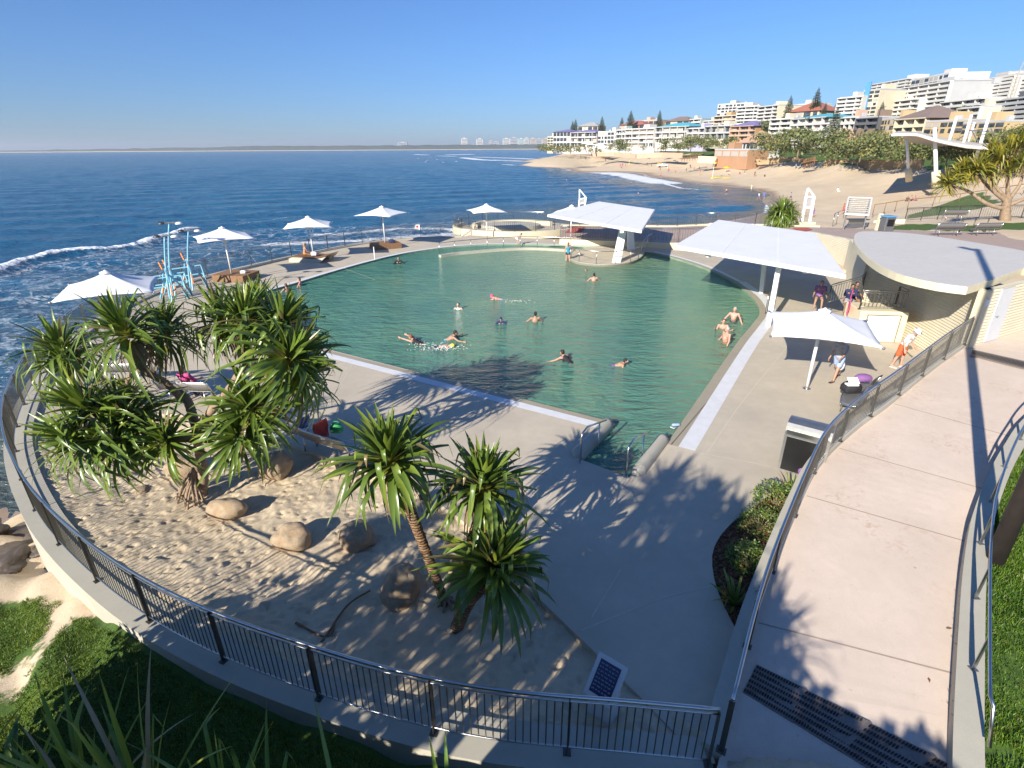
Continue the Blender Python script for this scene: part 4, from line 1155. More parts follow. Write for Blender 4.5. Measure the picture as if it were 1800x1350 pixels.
mb = MB(); mb.box((0, -.329, 1.0), (w_ - .06, .016, .1)); mb.build('chute_flap', M['steel'], bn)
ip = at(1064, 1198, .66)
inf = thing('info_plinth', 'white concrete plinth with a tilted dark blue information plaque behind the fence', 'sign', (ip.x, ip.y, -.1), R(-38)); inf.scale = (.72, .72, 1.05)
mb = MB(); mb.add([(-.27, -.2, 0), (.27, -.2, 0), (.27, .22, 0), (-.27, .22, 0), (-.25, -.24, .55), (.25, -.24, .55), (.25, .25, .88), (-.25, .25, .88)], [(3, 2, 1, 0), (4, 5, 6, 7), (0, 1, 5, 4), (1, 2, 6, 5), (2, 3, 7, 6), (3, 0, 4, 7)])
M['whitecon'] = concrete_mat('white_concrete', (.62, .60, .58), .08); bevel(mb.build('plinth', M['whitecon'], inf), .03)
sl_ = math.atan2(.33, .49); Mx = Matrix.Rotation(sl_, 3, 'X'); ce = Vector((0, .005, .735))
mb = MB(); mb.box(ce, (.66, .74, .07), M=Mx); pan = bevel(mb.build('panel', M['whitecon'], inf), .02)
M['plaque'] = plain('blue_plaque', (.010, .015, .06), .3, .1); M['plaquetext'] = plain('plaque_lettering', (.28, .32, .45), .5, .1)
nz = Mx @ Vector((0, 0, 1))
mb = MB(); mb.box(ce + nz * .037, (.46, .56, .008), M=Mx); pq = mb.build('plaque', M['plaque'], inf)
mb = MB(); q = random.Random(2)
for r_ in range(8):
    x = -.2; y = .22 - r_ * .062
    while x < .17:
        L_ = q.uniform(.03, .085); L_ = min(L_, .2 - x)
        for gi in range(max(1, int(L_ / .012))):
            mb.box(ce + nz * .042 + Mx @ Vector((x + .005 + gi * .012, y + q.uniform(-.003, .003), 0)), (.007, q.choice((.014, .02, .024)), .002), M=Mx)
        x += L_ + .018
stuff(mb.build('lettering', M['plaquetext'], pq))

# ---------------------------------------------------------------- benches (curved mesh seats)
bn.scale = (1.12, 1.12, 1.14)
M['meshsteel'] = plain('perforated_steel', (.34, .335, .325), .45, .12, 40, .4, 220, metal=.7)
def bench(x, y, z, rz, L, label, curve=0.0, back=True):
    o = thing('bench', label, 'bench', (x, y, z), rz, None)
    n = 16
    def arc(s, d):   # s along, d depth
        a = s * curve
        if abs(curve) < 1e-4: return Vector((s, d, 0))
        rr = 1 / curve; return Vector(((rr - d) * math.sin(a), rr - (rr - d) * math.cos(a), 0))
    S = np.linspace(-L / 2, L / 2, n)
    prof = [(-.26, .43), (-.1, .41), (.12, .42), (.2, .46)]
    mb = MB(); vs = []; fs = []
    for s in S:
        for d_, h_ in prof: vs.append(arc(s, d_) + Vector((0, 0, h_)))
    for i in range(n - 1):
        for j in range(3): fs.append((i * 4 + j, i * 4 + j + 1, i * 4 + j + 5, i * 4 + j + 4))
    mb.add(vs, fs); st = mb.build('seat', M['meshsteel'], o, True); st.modifiers.new('s', 'SOLIDIFY').thickness = .02
    rim = [arc(s, -.27) + Vector((0, 0, .43)) for s in S]
    mb = MB(); mb.tube(rim, .022, 8)
    if back: mb.tube([arc(s, .38) + Vector((0, 0, .86)) for s in S], .022, 8)
    for e in (S[0], S[-1]):
        mb.tube([arc(e, -.27) + Vector((0, 0, .43)), arc(e, .1) + Vector((0, 0, .41)), arc(e, .22) + Vector((0, 0, .47))] + ([arc(e, .38) + Vector((0, 0, .86))] if back else []), .022, 8)
    mb.build('frame', M['steel'], o, True)
    if back:
        mb = MB(); vs = []; fs = []
        for s in S:
            for d_, h_ in ((.23, .5), (.3, .68), (.37, .84)): vs.append(arc(s, d_) + Vector((0, 0, h_)))
        for i in range(n - 1):
            for j in range(2): fs.append((i * 3 + j, i * 3 + j + 1, i * 3 + j + 4, i * 3 + j + 3))
        mb.add(vs, fs); bk_ = mb.build('backrest', M['meshsteel'], o, True); bk_.modifiers.new('s', 'SOLIDIFY').thickness = .015
    for e in (-L * .33, L * .33):
        mb = MB(); mb.tube([arc(e, -.2) + Vector((0, 0, 0)), arc(e, -.18) + Vector((0, 0, .42))], .024, 8); mb.build('leg', M['steel'], o, True)
        mb = MB(); mb.tube([arc(e, .2) + Vector((0, 0, 0)), arc(e, .16) + Vector((0, 0, .43))], .024, 8); mb.build('leg', M['steel'], o, True)
    return o
b_ = at(1488, 716); bench(b_.x + .25, b_.y + .2, 0, R(228), 2.3, 'curved steel bench with bags beside the ramp fence', .22)
b_ = at(338, 705); bench(b_.x, b_.y, 0, R(172), 1.9, 'steel mesh bench with the woman in pink, behind the big pandanus', -.1)
b_ = at(240, 672); bench(b_.x, b_.y, 0, R(185), 1.7, 'steel mesh bench half hidden behind the big pandanus at left', -.1)
b_ = at(575, 800); bench(b_.x, b_.y, 0, R(150), 2.0, 'steel mesh bench hung with towels between the pandanus trees', -.15)
b_ = at(832, 905); bench(b_.x, b_.y, 0, R(132), 1.9, 'steel mesh bench with a blue bag behind the small pandanus', -.2)

# ---------------------------------------------------------------- sculptural lamp posts
M['bluepaint'] = plain('light_blue_paint', (.23, .52, .66), .4, .06); M['orangepaint'] = plain('orange_paint', (.72, .25, .07), .45, .08)
def sculpture_lamp(px_base, px_top, label, flip, k):
    b = at(*px_base); top = ay(px_top[0], px_top[1], b.y); h = top.z; dx = top.x - b.x
    o = thing('sculpture_lamp', label, 'lamp post', (b.x, b.y, 0), 0, 'blue and orange sculptural lamps')
    mb = MB(); pts = [Vector((.03 * math.sin(u * 3), 0, h * u)) + Vector((dx * u ** 1.8, 0, 0)) for u in np.linspace(0, 1, 14)]
    mb.tube(pts, [.058 - .02 * u for u in np.linspace(0, 1, 14)], 10); mb.build('shaft', M['bluepaint'], o, True)
    mb = MB(); e = pts[-1]; mb.bar(e + Vector((-.35, 0, .05)), e + Vector((.55, 0, .1)), .07, .05); mb.build('lamp_arm', M['darksteel'], o)
    for s in (-.4, .55):
        mb = MB(); mb.lathe(e + Vector((s, 0, .02)), [(.05, .1), (.17, .05), (.2, 0), (.17, -.03)], 12); mb.build('lamp_head', M['white'] if s > 0 else M['darksteel'], o, True)
    q = random.Random(k)
    for i, (ox, oz, ex) in enumerate(((-.85, .05, -.05), (.35, .2, .3), (.75, .1, .55))):
        mb = MB(); ft = Vector((ox * flip, (-1) ** i * .45, 0)); hp = Vector((ex * flip * .4, 0, 1.5 + .3 * (i % 2))); kn = ft.lerp(hp, .52) + Vector((.12 * flip, 0, .1))
        mb.bar(ft, kn, .06, .08); mb.bar(kn, hp, .07, .08); mb.build('leg', M['bluepaint'], o)
        mb = MB(); m1 = ft.lerp(kn, .35) + Vector((.1, -.05, 0)); mb.bar(m1, m1 + (hp - ft).normalized() * .6, .07, .06); mb.build('leg_panel', M['orangepaint'], o)
    for zz in (.75, 1.25):
        mb = MB(); mb.bar((-.7 * flip, -.3, zz), (.75 * flip, .3, zz + .12), .06, .06); mb.bar((.75 * flip, .3, zz + .12), (.9 * flip, .3, 0), .05, .05); mb.build('brace', M['bluepaint'], o)
    mb = MB(); mb.bar((0, 0, 1.75), (-.10, 0, 2.15), .09, .07); mb.bar((.12, 0, 1.3), (.17, 0, 1.8), .07, .07); mb.build('collar', M['orangepaint'], o)
sculpture_lamp((300, 528), (289, 417), 'leftmost blue and orange sculptural lamp post', 1, 1)
sculpture_lamp((306, 522), (297, 394), 'tallest blue and orange sculptural lamp post, in the middle', 1, 2)
sculpture_lamp((336, 507), (331, 407), 'rightmost blue and orange sculptural lamp post', 1, 3)
# notice on the sea fence
p = at(738, 399, .9); q = PERIM[min(range(len(PERIM)), key=lambda i: abs(PERIM[i][0] / PERIM[i][1] - at(737, 415).x / at(737, 415).y) + (0 if PERIM[i][1] > 40 else 9))]
o = thing('fence_notice', 'small white notice with red marks on the sea fence', 'sign', (q[0], q[1] - .05, 1.0)); mb = MB(); mb.box((0, 0, 0), (.45, .02, .5)); bd_ = mb.build('board', M['white'], o)
M['redpaint'] = plain('red_paint', (.55, .05, .05), .5); mb = MB(); mb.lathe((0, 0, 0), [(.12, 0), (.12, .004)], 14); mk = mb.build('red_mark', M['redpaint'], bd_); mk.rotation_euler = (PI / 2, 0, 0); mk.location = (0, -.012, .08)
mb = MB()
for k in range(4): mb.box((0, -.013, -.06 - k * .035), (.34, .003, .014))
mb.build('text_lines', M['dark'], bd_)
# ================================================================ pandanus and other plants
def leaf_mat(name, base, core, dead, rough=.42, trans=.0):
    """per leaf tint (r: hue/brightness, g: position along the leaf, b: 1 = dead leaf)"""
    t = NT(name); a = t.attr('tint', 'Color'); s = t.n('ShaderNodeSeparateColor'); t.l(a, s.inputs[0])
    c = t.ramp(s.outputs[0], [(0, mulc(base, .55)), (.5, base), (1, (base[0] * 2.1, base[1] * 1.45, base[2] * 1.0))])
    c = t.mix(t.ramp(s.outputs[1], [(.0, 1), (.22, 0)]), c, core)
    c = t.mix(t.ramp(s.outputs[1], [(.86, 0), (1, .6)]), c, (.16, .12, .04))
    c = t.mix(s.outputs[2], c, dead)
    t.set(Base_Color=c, Roughness=rough)
    t.b.inputs['Specular IOR Level'].default_value = .6
    if trans:
        tb = t.n('ShaderNodeBsdfTranslucent'); t.l(c, tb.inputs[0]); ms = t.n('ShaderNodeMixShader'); ms.inputs[0].default_value = trans
        t.l(t.b.outputs[0], ms.inputs[1]); t.l(tb.outputs[0], ms.inputs[2]); t.l(ms.outputs[0], t.out.inputs[0])
    return t.m
M['pandanus'] = leaf_mat('pandanus_leaf', (.145, .225, .036), (.40, .40, .08), (.26, .17, .085), .33, .22)
M['pandanusY'] = leaf_mat('pandanus_leaf_yellow', (.14, .17, .022), (.30, .24, .04), (.26, .17, .08), .42, .16)
M['flax'] = leaf_mat('flax_leaf', (.13, .22, .04), (.11, .14, .03), (.34, .26, .15), .45, .2)
def trunk_mat():
    t = NT('ringed_trunk'); v = t.coord('O'); z = t.n('ShaderNodeSeparateXYZ'); t.l(v, z.inputs[0])
    a = t.noise(3, 5, .65, v); n2 = t.noise(30, 3, .6, v)
    r = t.n('ShaderNodeTexWave'); r.wave_type = 'BANDS'; r.bands_direction = 'Z'; r.inputs['Scale'].default_value = 5.5; r.inputs['Distortion'].default_value = 2.6; r.inputs['Detail'].default_value = 3; r.inputs['Detail Scale'].default_value = 3; t.l(v, r.inputs['Vector'])
    c = t.ramp(a, [(.3, (.22, .115, .052)), (.55, (.33, .19, .09)), (.75, (.27, .20, .13))])
    c = t.mix(t.ramp(r.outputs['Fac'], [(.2, .75), (.5, 0)]), c, (.075, .04, .02))
    c = t.mix(t.ramp(n2, [(.5, 0), (.8, .5)]), c, (.42, .30, .18))
    t.set(Base_Color=c, Roughness=.8); t.bump(t.math('ADD', r.outputs['Fac'], t.math('MULTIPLY', n2, .5)), .9, .03)
    return t.m
M['ptrunk'] = trunk_mat()
t = NT('smooth_grey_limb'); v = t.coord('O'); a = t.noise(4, 5, .6, v); w = t.noise(40, 3, .6, v)
t.set(Base_Color=t.mix(t.ramp(w, [(.5, 0), (.8, .5)]), t.ramp(a, [(.3, (.22, .15, .095)), (.7, (.38, .28, .19))]), (.15, .085, .05)), Roughness=.8); t.bump(w, .6, .02); M['limb'] = t.m

def leaf_strip(mb, o, d, up, L, W, droop, kink, tint, dead, r, seg=9, tw=0.0):
    """strap leaf with a V keel: bends under its weight and folds at 'kink'"""
    d = d.normalized(); side = d.cross(up)
    if side.length < 1e-3: side = d.orthogonal()
    side.normalize()
    p = o.copy(); st = L / seg; vs = []; cs = []
    folded = False; fold = r.choice((.12, .3, .3, .9, 1.3))
    for i in range(seg + 1):
        u = i / seg
        w = W * (0.75 + .25 * min(1, u * 5)) * (1 - max(0, u - .6) / .4) ** .85 + .0015
        s2 = side * math.cos(tw * u) + up * math.sin(tw * u)
        nrm = s2.cross(d).normalized()
        vs += [p - s2 * w / 2 + nrm * w * .22, p, p + s2 * w / 2 + nrm * w * .22]
        cs += [(tint, u, dead)] * 3
        g = droop * (.35 + u)
        if kink and not folded and u >= kink:
            folded = True; d = (d * fold + Vector((0, 0, -1))).normalized(); g = droop * .4
        d = (d + Vector((0, 0, -1)) * g * st / max(.3, L)).normalized() if True else d
        if d.z < -.995: d = Vector((d.x + .05, d.y, d.z)).normalized()
        p = p + d * st
    fs = []
    for i in range(seg):
        a = 3 * i
        fs += [(a, a + 1, a + 4, a + 3), (a + 1, a + 2, a + 5, a + 4)]
    k = len(mb.v); mb.add(vs, fs); mb.c[k:] = cs
def pandanus_head(seed, L=1.15, n=85, W=.075, yellow=.0, axis_tilt=(0, 0), deadn=10, spread=1.0, dr=1.0):
    r = random.Random(seed); mb = MB(); ga = 2.39996
    for i in range(n):
        u = i / n                                    # 0 inner/young, 1 outer/old
        el = R(86 - 92 * u ** .85 * spread + r.uniform(-9, 9)); a = i * ga + r.uniform(-.25, .25)
        d = Vector((math.cos(a) * math.cos(el), math.sin(a) * math.cos(el), math.sin(el)))
        o = Vector((math.cos(a) * .05, math.sin(a) * .05, .18 - .3 * u))
        Lf = L * r.uniform(.75, 1.12) * (.68 + .40 * min(1, u * 2.0)) * (1 + .12 * (dr - 1) * u)
        kink = r.uniform(.36, .74) if (u > .24 and r.random() < .58) else (r.uniform(.65, .9) if r.random() < .2 else 0)
        t = min(1, max(0, .42 + r.uniform(-.3, .3) + yellow * .4 + (.12 if u < .15 else 0)))
        leaf_strip(mb, o, d, Vector((0, 0, 1)), Lf, W * r.uniform(.8, 1.1), (.10 + .42 * u * dr + (dr - 1) * .35 * u * u + r.uniform(0, .2 * dr)), kink, t, 0.0 if r.random() > .05 else .7, r, tw=r.uniform(-.5, .5))
    for i in range(deadn):
        a = r.uniform(0, 6.28); el = R(r.uniform(-55, -15)); d = Vector((math.cos(a) * math.cos(el), math.sin(a) * math.cos(el), math.sin(el)))
        leaf_strip(mb, Vector((math.cos(a) * .08, math.sin(a) * .08, -.2)), d, Vector((0, 0, 1)), L * r.uniform(.5, .95), W * .55, 2.2, .2, .5, r.uniform(.75, 1), r, tw=r.uniform(-1.5, 1.5))
    me = mb.build('crown', M['pandanusY'] if yellow > .5 else M['pandanus'], None, True, attr='tint')
    data = me.data; bpy.data.objects.remove(me); return data
HEADS = [pandanus_head(s, 1.16, 92, .096, dr=3.1, deadn=22) for s in (1, 2, 3, 4, 5)]
HEADS_BIG = [pandanus_head(s, 1.34, 116, .138, 0, deadn=26, dr=2.0) for s in (11, 12)]
HEADS_SM = [pandanus_head(s, 1.0, 60, .075) for s in (21, 22)]
def head(parent, data, loc, dirv=(0, 0, 1), s=1.0, spin=0.0):
    o = bpy.data.objects.new('crown', data); COL.objects.link(o); o.parent = parent
    q = Vector(dirv).to_track_quat('Z', 'Y').to_matrix() @ Matrix.Rotation(spin, 3, 'Z')
    o.matrix_local = Matrix.Translation(loc) @ q.to_4x4() @ Matrix.Scale(s, 4); return o
def limb(parent, pts, r0, r1, mat='limb', rings=True, name='branch'):
    P = resample(smooth_line([tuple(p) for p in pts], .05), .035); n = len(P); q = random.Random(int(abs(P[0][0] * 1000)) % 997)
    rad = []
    for i in range(n):
        u = i / (n - 1); r = r0 + (r1 - r0) * u
        if rings: r *= 1 + .07 * math.sin(i * 2.1) + q.uniform(-.035, .035)
        rad.append(r)
    mb = MB(); mb.tube([Vector(p) for p in P], rad, 12); return mb.build(name, M[mat], parent, True)

# --- the big many-headed pandanus at left: traced at its own depth, then given depth of its own
bT = at(352, 872, -.1); TY = bT.y
def tp(px, py, dy=0.0): return ay(px, py, TY + dy) - bT
big = thing('pandanus_tree', 'large many headed pandanus in the sandpit at left with spreading limbs', 'tree', tuple(bT))
f1 = tp(345, 752)
limb(big, [(0, 0, -.15), tp(357, 830), tp(350, 790, .05), f1], .125, .105, name='trunk')
limb(big, [f1, tp(330, 705, .2), tp(315, 690, .3)], .105, .095)
fl = tp(322, 704, .2)
limb(big, [fl, tp(290, 672, .1), tp(258, 655, -.1), tp(243, 640, -.1)], .085, .072)
fl2 = tp(245, 642, -.1)
limb(big, [fl2, tp(232, 618, -.3), tp(222, 600, -.5)], .06, .055)
limb(big, [fl2, tp(262, 622, .4), tp(284, 606, .7)], .06, .05)
limb(big, [tp(250, 648, -.1), tp(225, 668, .2), tp(232, 690, .6), tp(222, 705, .9)], .05, .045)
limb(big, [f1, tp(372, 722, -.1), tp(400, 688, -.1), tp(418, 660, 0)], .10, .08)
fr_ = tp(418, 660, 0)
limb(big, [fr_, tp(428, 640, .1), tp(426, 616, .2), tp(428, 588, .2)], .07, .055)
limb(big, [fr_, tp(437, 632, .0), tp(462, 612, .1), tp(490, 590, .2)], .075, .06)
limb(big, [tp(426, 612, .2), tp(408, 598, .5), tp(390, 580, .8)], .055, .045)
limb(big, [fr_, tp(445, 655, -.2), tp(470, 636, -.4), tp(492, 640, -.5)], .055, .045)
limb(big, [tp(362, 740, -.1), tp(385, 745, -.5), tp(420, 722, -.7)], .06, .05)
limb(big, [tp(350, 770, 0), tp(310, 768, -.4), tp(270, 745, -.7), tp(240, 735, -.8)], .06, .05)
limb(big, [tp(270, 745, -.7), tp(200, 735, -1.0), tp(168, 715, -1.0)], .05, .045)
limb(big, [tp(240, 735, -.8), tp(190, 770, -1.2), tp(150, 780, -1.3)], .045, .04)
hd_ = [((222, 588), -.5, (-.25, -.1, 1), 1.0), ((286, 592), .7, (.2, .2, 1), .95), ((390, 568), .8, (-.2, .2, 1), .95), ((430, 572), .2, (.05, 0, 1), .95), ((492, 580), .2, (.45, .1, 1), 1.05),
       ((505, 632), -.5, (.75, -.1, .75), 1.05), ((522, 668), -.2, (.6, .1, .6), .95), ((440, 722), -.7, (.35, -.4, .9), 1.0), ((420, 770), -.9, (.4, -.5, .7), .85), ((450, 545), 1.1, (.1, .3, 1), .85), ((222, 708), .9, (0, .3, 1), .75),
       ((226, 742), -.8, (-.1, -.5, .9), .95), ((160, 722), -1.0, (-.4, -.3, .9), 1.0), ((148, 775), -1.3, (-.5, -.5, .8), .95), ((296, 775), -.9, (.0, -.7, .7), .8), ((210, 778), -1.2, (-.1, -.6, .8), .85)]
for i, ((x, y), dy, dv, s) in enumerate(hd_): head(big, HEADS[i % 5], tp(x, y, dy), dv, s * .98, i * 1.7)
# stilt roots
for i in range(16):
    a = PI * .55 + i * PI * 1.25 / 16; rr = .42 + .22 * ((i * 7) % 5) / 5; z0 = .55 + .35 * ((i * 3) % 4) / 4
    limb(big, [(.02, 0, z0), (math.cos(a) * rr * .55, math.sin(a) * rr * .55, z0 * .55), (math.cos(a) * rr, math.sin(a) * rr, -.08)], .028, .024, 'limb', False, 'stilt_root')
# --- left-hand pandanus by the fence
b2 = at(128, 745, -.05); l2 = thing('pandanus_tree', 'single stemmed pandanus by the fence, left of the large one', 'tree', tuple(b2)); t2 = lambda x, y, dy=0: ay(x, y, b2.y + dy) - b2
limb(l2, [(0, 0, -.1), t2(130, 700), t2(124, 660), t2(118, 630)], .10, .085, 'ptrunk', True, 'trunk')
head(l2, HEADS[1], t2(114, 622), (-.1, -.1, 1), 1.22, .6); head(l2, HEADS_SM[0], t2(120, 640, -.2), (.1, -.4, .9), 1.1, 2)
# --- middle pandanus with bare ringed trunk
b3 = at(785, 1062, -.1); c3 = thing('pandanus_tree', 'tall single headed pandanus with an orange ringed trunk in the middle of the sandpit', 'tree', tuple(b3)); t3 = lambda x, y, dy=0: ay(x, y, b3.y + dy) - b3
limb(c3, [(0, 0, -.12), t3(768, 1020), t3(745, 960), t3(722, 900), t3(697, 850), t3(690, 838)], .085, .098, 'ptrunk', True, 'trunk')
head(c3, HEADS_BIG[0], t3(688, 815), (-.12, -.05, 1), .84, .4)
for i in range(7):
    a = i * .9; limb(c3, [(0, 0, .22), (math.cos(a) * .14, math.sin(a) * .14, .05), (math.cos(a) * .22, math.sin(a) * .22, -.1)], .03, .022, 'limb', False, 'root')
# --- right pandanus: short thick trunk with two heads
b4 = at(800, 1100, -.1); d4 = thing('pandanus_tree', 'low two headed pandanus with a short leaning trunk right of the tall one', 'tree', tuple(b4)); t4 = lambda x, y, dy=0: ay(x, y, b4.y + dy) - b4
limb(d4, [(0, 0, -.12), t4(815, 1075), t4(828, 1052)], .12, .105, 'ptrunk', True, 'trunk')
limb(d4, [t4(824, 1058), t4(842, 1040, -.1), t4(862, 1020, -.15)], .095, .085, 'ptrunk', True, 'branch')
limb(d4, [t4(822, 1062), t4(818, 1010, .25), t4(826, 960, .5), t4(842, 905, .75), t4(848, 880, .8)], .085, .085, 'ptrunk', True, 'branch')
head(d4, HEADS_BIG[1], t4(866, 1000, -.15), (.22, -.12, 1), .80, 1.2); head(d4, HEADS_BIG[0], t4(848, 862, .8), (.08, .1, 1), .82, 2.8)
t = NT('green_band'); t.set(Base_Color=(.02, .36, .10), Roughness=.5); M['greenband'] = t.m
# --- far pandanus on the promenade and in the park
p5 = at(1370, 398, 1.2); e5 = thing('pandanus_tree', 'small bushy pandanus beside the promenade in front of the beach', 'tree', tuple(p5))
limb(e5, [(0, 0, -.5), (0, 0, .6)], .13, .12, 'ptrunk', True, 'trunk')
for i, (x, y, z, s) in enumerate(((0, 0, 1.1, 1.5), (-.6, -.2, .9, 1.1), (.6, 0, .9, 1.1), (0, -.5, .6, 1.0))): head(e5, HEADS[i % 3], (x, y, z), (x * .5, y * .5, 1), s, i)
p6 = at(1768, 388, 1.9); e6 = thing('pandanus_tree', 'large branching pandanus with yellow green heads in the park at the right edge', 'tree', tuple(p6)); t6 = lambda x, y, dy=0: ay(x, y, p6.y + dy) - p6
YH = [pandanus_head(s, 1.1, 70, .085, .8, deadn=14) for s in (41, 42)]
limb(e6, [(0, 0, -.3), t6(1768, 365), t6(1772, 345)], .42, .28, 'limb', True, 'trunk')
for pts, hs in (([(1768, 368), (1735, 358), (1700, 335), (1672, 327)], [(1668, 322), (1690, 312)]), ([(1770, 355), (1745, 335), (1728, 318), (1722, 305)], [(1718, 298), (1700, 300), (1735, 290)]), ([(1772, 345), (1770, 315), (1760, 290)], [(1757, 280), (1775, 262), (1745, 268)]), ([(1774, 350), (1792, 325), (1800, 300)], [(1800, 285), (1795, 252), (1815, 265)]), ([(1772, 352), (1752, 330), (1742, 312)], [(1738, 308), (1770, 300)]), ([(1770, 362), (1800, 350), (1830, 340)], [(1835, 330), (1850, 300)])):
    limb(e6, [t6(x, y, .3 * (i % 3 - 1) * i) for i, (x, y) in enumerate(pts)], .17, .07, 'limb', True, 'branch')
    for i, (x, y) in enumerate(hs): head(e6, YH[i % 2], t6(x, y, (i - 1) * .8), ((x - 1770) / 90, .1, 1), 1.35, i * 2 + x)

# ---------------------------------------------------------------- boulders in the sandpit
def rock_mat():
    t = NT('sandstone_boulder'); v = t.coord('O'); a = t.noise(2.2, 6, .65, v); b = t.noise(14, 5, .65, v); f = t.noise(60, 3, .6, v)
    c = t.ramp(a, [(.3, (.38, .22, .11)), (.5, (.46, .33, .20)), (.7, (.52, .43, .31))])
    c = t.mix(t.ramp(b, [(.5, 0), (.75, .6)]), c, (.20, .15, .10))
    c = t.mix(.25, c, t.ramp(f, [(.3, (.12, .09, .06)), (.7, (.55, .47, .36))]))
    t.set(Base_Color=c, Roughness=.9); t.bump(t.math('ADD', t.math('MULTIPLY', b, .7), t.math('MULTIPLY', f, .3)), .8, .05); return t.m
M['rock'] = rock_mat(); M['shorerock'] = plain('wet_shore_rock', (.085, .065, .048), .6, .5, 1.6, .6, 9, space='W')
def boulder(loc, size, seed, label=None, name='boulder', group=None, rz=0, rough=.16, mat='rock'):
    bm = bmesh.new(); bmesh.ops.create_icosphere(bm, subdivisions=4, radius=1)
    for v in bm.verts:
        n = v.co.normalized(); k = 1 + rough * 1.6 * noise.noise(n * 1.1 + Vector((seed * 7.1, 0, 0))) + rough * .5 * noise.noise(n * 3 + Vector((0, seed * 3.3, 0))) + rough * .2 * noise.noise(n * 8)
        v.co = n * k
    me = bpy.data.meshes.new(name); bm.to_mesh(me); bm.free(); me.materials.append(M[mat]); me.polygons.foreach_set('use_smooth', [True] * len(me.polygons))
    o = link(name, me); o.location = loc; o.scale = size; o.rotation_euler.z = rz
    if label: tag(o, label, 'rock', group)
    return o
for (x, y), s, lb in (((402, 905), (.50, .36, .36), 'long rounded boulder just right of the big pandanus roots'), ((488, 832), (.46, .42, .46), 'upright tan boulder under the drooping leaves of the big pandanus'), ((515, 955), (.46, .38, .36), 'egg shaped boulder in open sand left of the other round one'), ((628, 952), (.44, .40, .36), 'pale round boulder just left of the tall pandanus trunk'), ((705, 1045), (.48, .42, .46), 'brown boulder in the shade at the foot of the tall pandanus'), ((330, 830), (.55, .4, .32), 'low boulder behind the roots of the big pandanus'), ((815, 1015), (.36, .3, .42), 'shaded boulder behind the short trunk of the two headed pandanus'), ((250, 860), (.22, .16, .06), 'flat orange stone half buried in the sand at left')):
    p = at(x, y, -.08); s = tuple(k * .88 for k in s); boulder((p.x, p.y, -.12 + s[2] * .62), s, x * .01, lb, rz=x)
# driftwood sticks in the sand
for pts, lb in (([(565, 1130), (610, 1065), (650, 1038)], 'long curved dead frond lying in the shaded sand'), ([(520, 1095), (575, 1120), (590, 1092)], 'dry stick lying near the fence in the shaded sand')):
    mb = MB(); P = [at(x, y, -.03) for x, y in pts]; mb.tube([p - P[0] for p in smooth_line([tuple(p) for p in P], .1) for p in [Vector(p)]], [.03, .028] + [.02] * (len(smooth_line([tuple(p) for p in P], .1)) - 2), 6)
    o = mb.build('driftwood', M['wood'], None, True); o.location = P[0]; tag(o, lb, 'stick')
# dark wet rocks on the shore at left
for i, ((x, y), s) in enumerate((((35, 935), (1.0, .7, .4)), ((10, 965), (.8, .6, .4)), ((70, 955), (.7, .5, .35)), ((90, 975), (.6, .5, .3)), ((30, 1000), (.7, .5, .3)), ((110, 1000), (.5, .4, .25)), ((-30, 950), (1.0, .8, .5)), ((20, 1020), (.5, .4, .22)))):
    z = -2.3 if y < 960 else -1.7; p = at(x, y, z); zz = tz(p.x, p.y); s = (s[0] * .62, s[1] * .62, s[2] * .55); o = boulder((p.x, p.y, zz + .03), s, i + 20, ['dark wet boulder at the waterline outside the fence', 'boulder at the left edge of the photo below the wall', 'rock against the outside of the kerb wall', 'brown rock close under the kerb wall', 'sand covered rock above the dark boulders', 'small rock nearest the kerb wall', 'outermost shore boulder at the left edge', 'smallest shore stone in the sand'][i], 'shore_rock', 'rocks on the shore by the wall', i * 1.3, .34, 'shorerock')

# ---------------------------------------------------------------- planter shrubs
def shrub(loc, rad, h, n, leaf, seed, label, mat, name='shrub'):
    r = random.Random(seed); o = thing(name, label, 'plant', loc); mb = MB()
    for i in range(n):
        a = r.uniform(0, 6.28); el = math.asin(r.uniform(-.15, 1)); k = r.uniform(.45, 1) ** .5 * (1 + .25 * noise.noise(Vector((math.cos(a) * 2, math.sin(a) * 2, seed))))
        p = Vector((math.cos(a) * math.cos(el) * rad * k, math.sin(a) * math.cos(el) * rad * k, h * (.12 + .88 * max(0, math.sin(el)) * k)))
        n_ = Vector((r.uniform(-1, 1), r.uniform(-1, 1), r.uniform(.1, 1.2))).normalized(); u = n_.orthogonal().normalized(); u.rotate(Matrix.Rotation(r.uniform(0, 6.28), 3, n_)); w = n_.cross(u); s = leaf * r.uniform(.6, 1.2); tt = r.random()
        mb.cur = (tt, .5, 0); mb.add([p, p + u * s * .5 + w * s * .28, p + u * s, p + u * s * .5 - w * s * .28], [(0, 1, 2, 3)])
    mb.build('foliage', mat, o, False, 'tint')
    mb = MB()
    for i in range(9):
        a = r.uniform(0, 6.28); mb.tube([(0, 0, -.05), (math.cos(a) * rad * .35, math.sin(a) * rad * .35, h * .45), (math.cos(a) * rad * .6, math.sin(a) * rad * .6, h * .8)], [.012, .008, .004], 5)
    stuff(mb.build('stem', M['limb'], o)); return o
M['shrubleaf'] = leaf_mat('shrub_leaf', (.10, .18, .03), (.07, .12, .02), (.2, .15, .06), .5, .15)
for (x, y), rd, h, lf, lb in (((1362, 886), .58, .55, .055, 'light green shrub at the far end of the mulched planter'), ((1334, 930), .52, .5, .045, 'fine leaved shrub second from the far end of the planter'), ((1312, 992), .44, .52, .05, 'round dense shrub in the middle of the planter')):
    p = at(x, y, -.05); shrub((p.x, p.y, -.05), rd, h, 1700, lf * 1.1, x, lb, M['shrubleaf'])
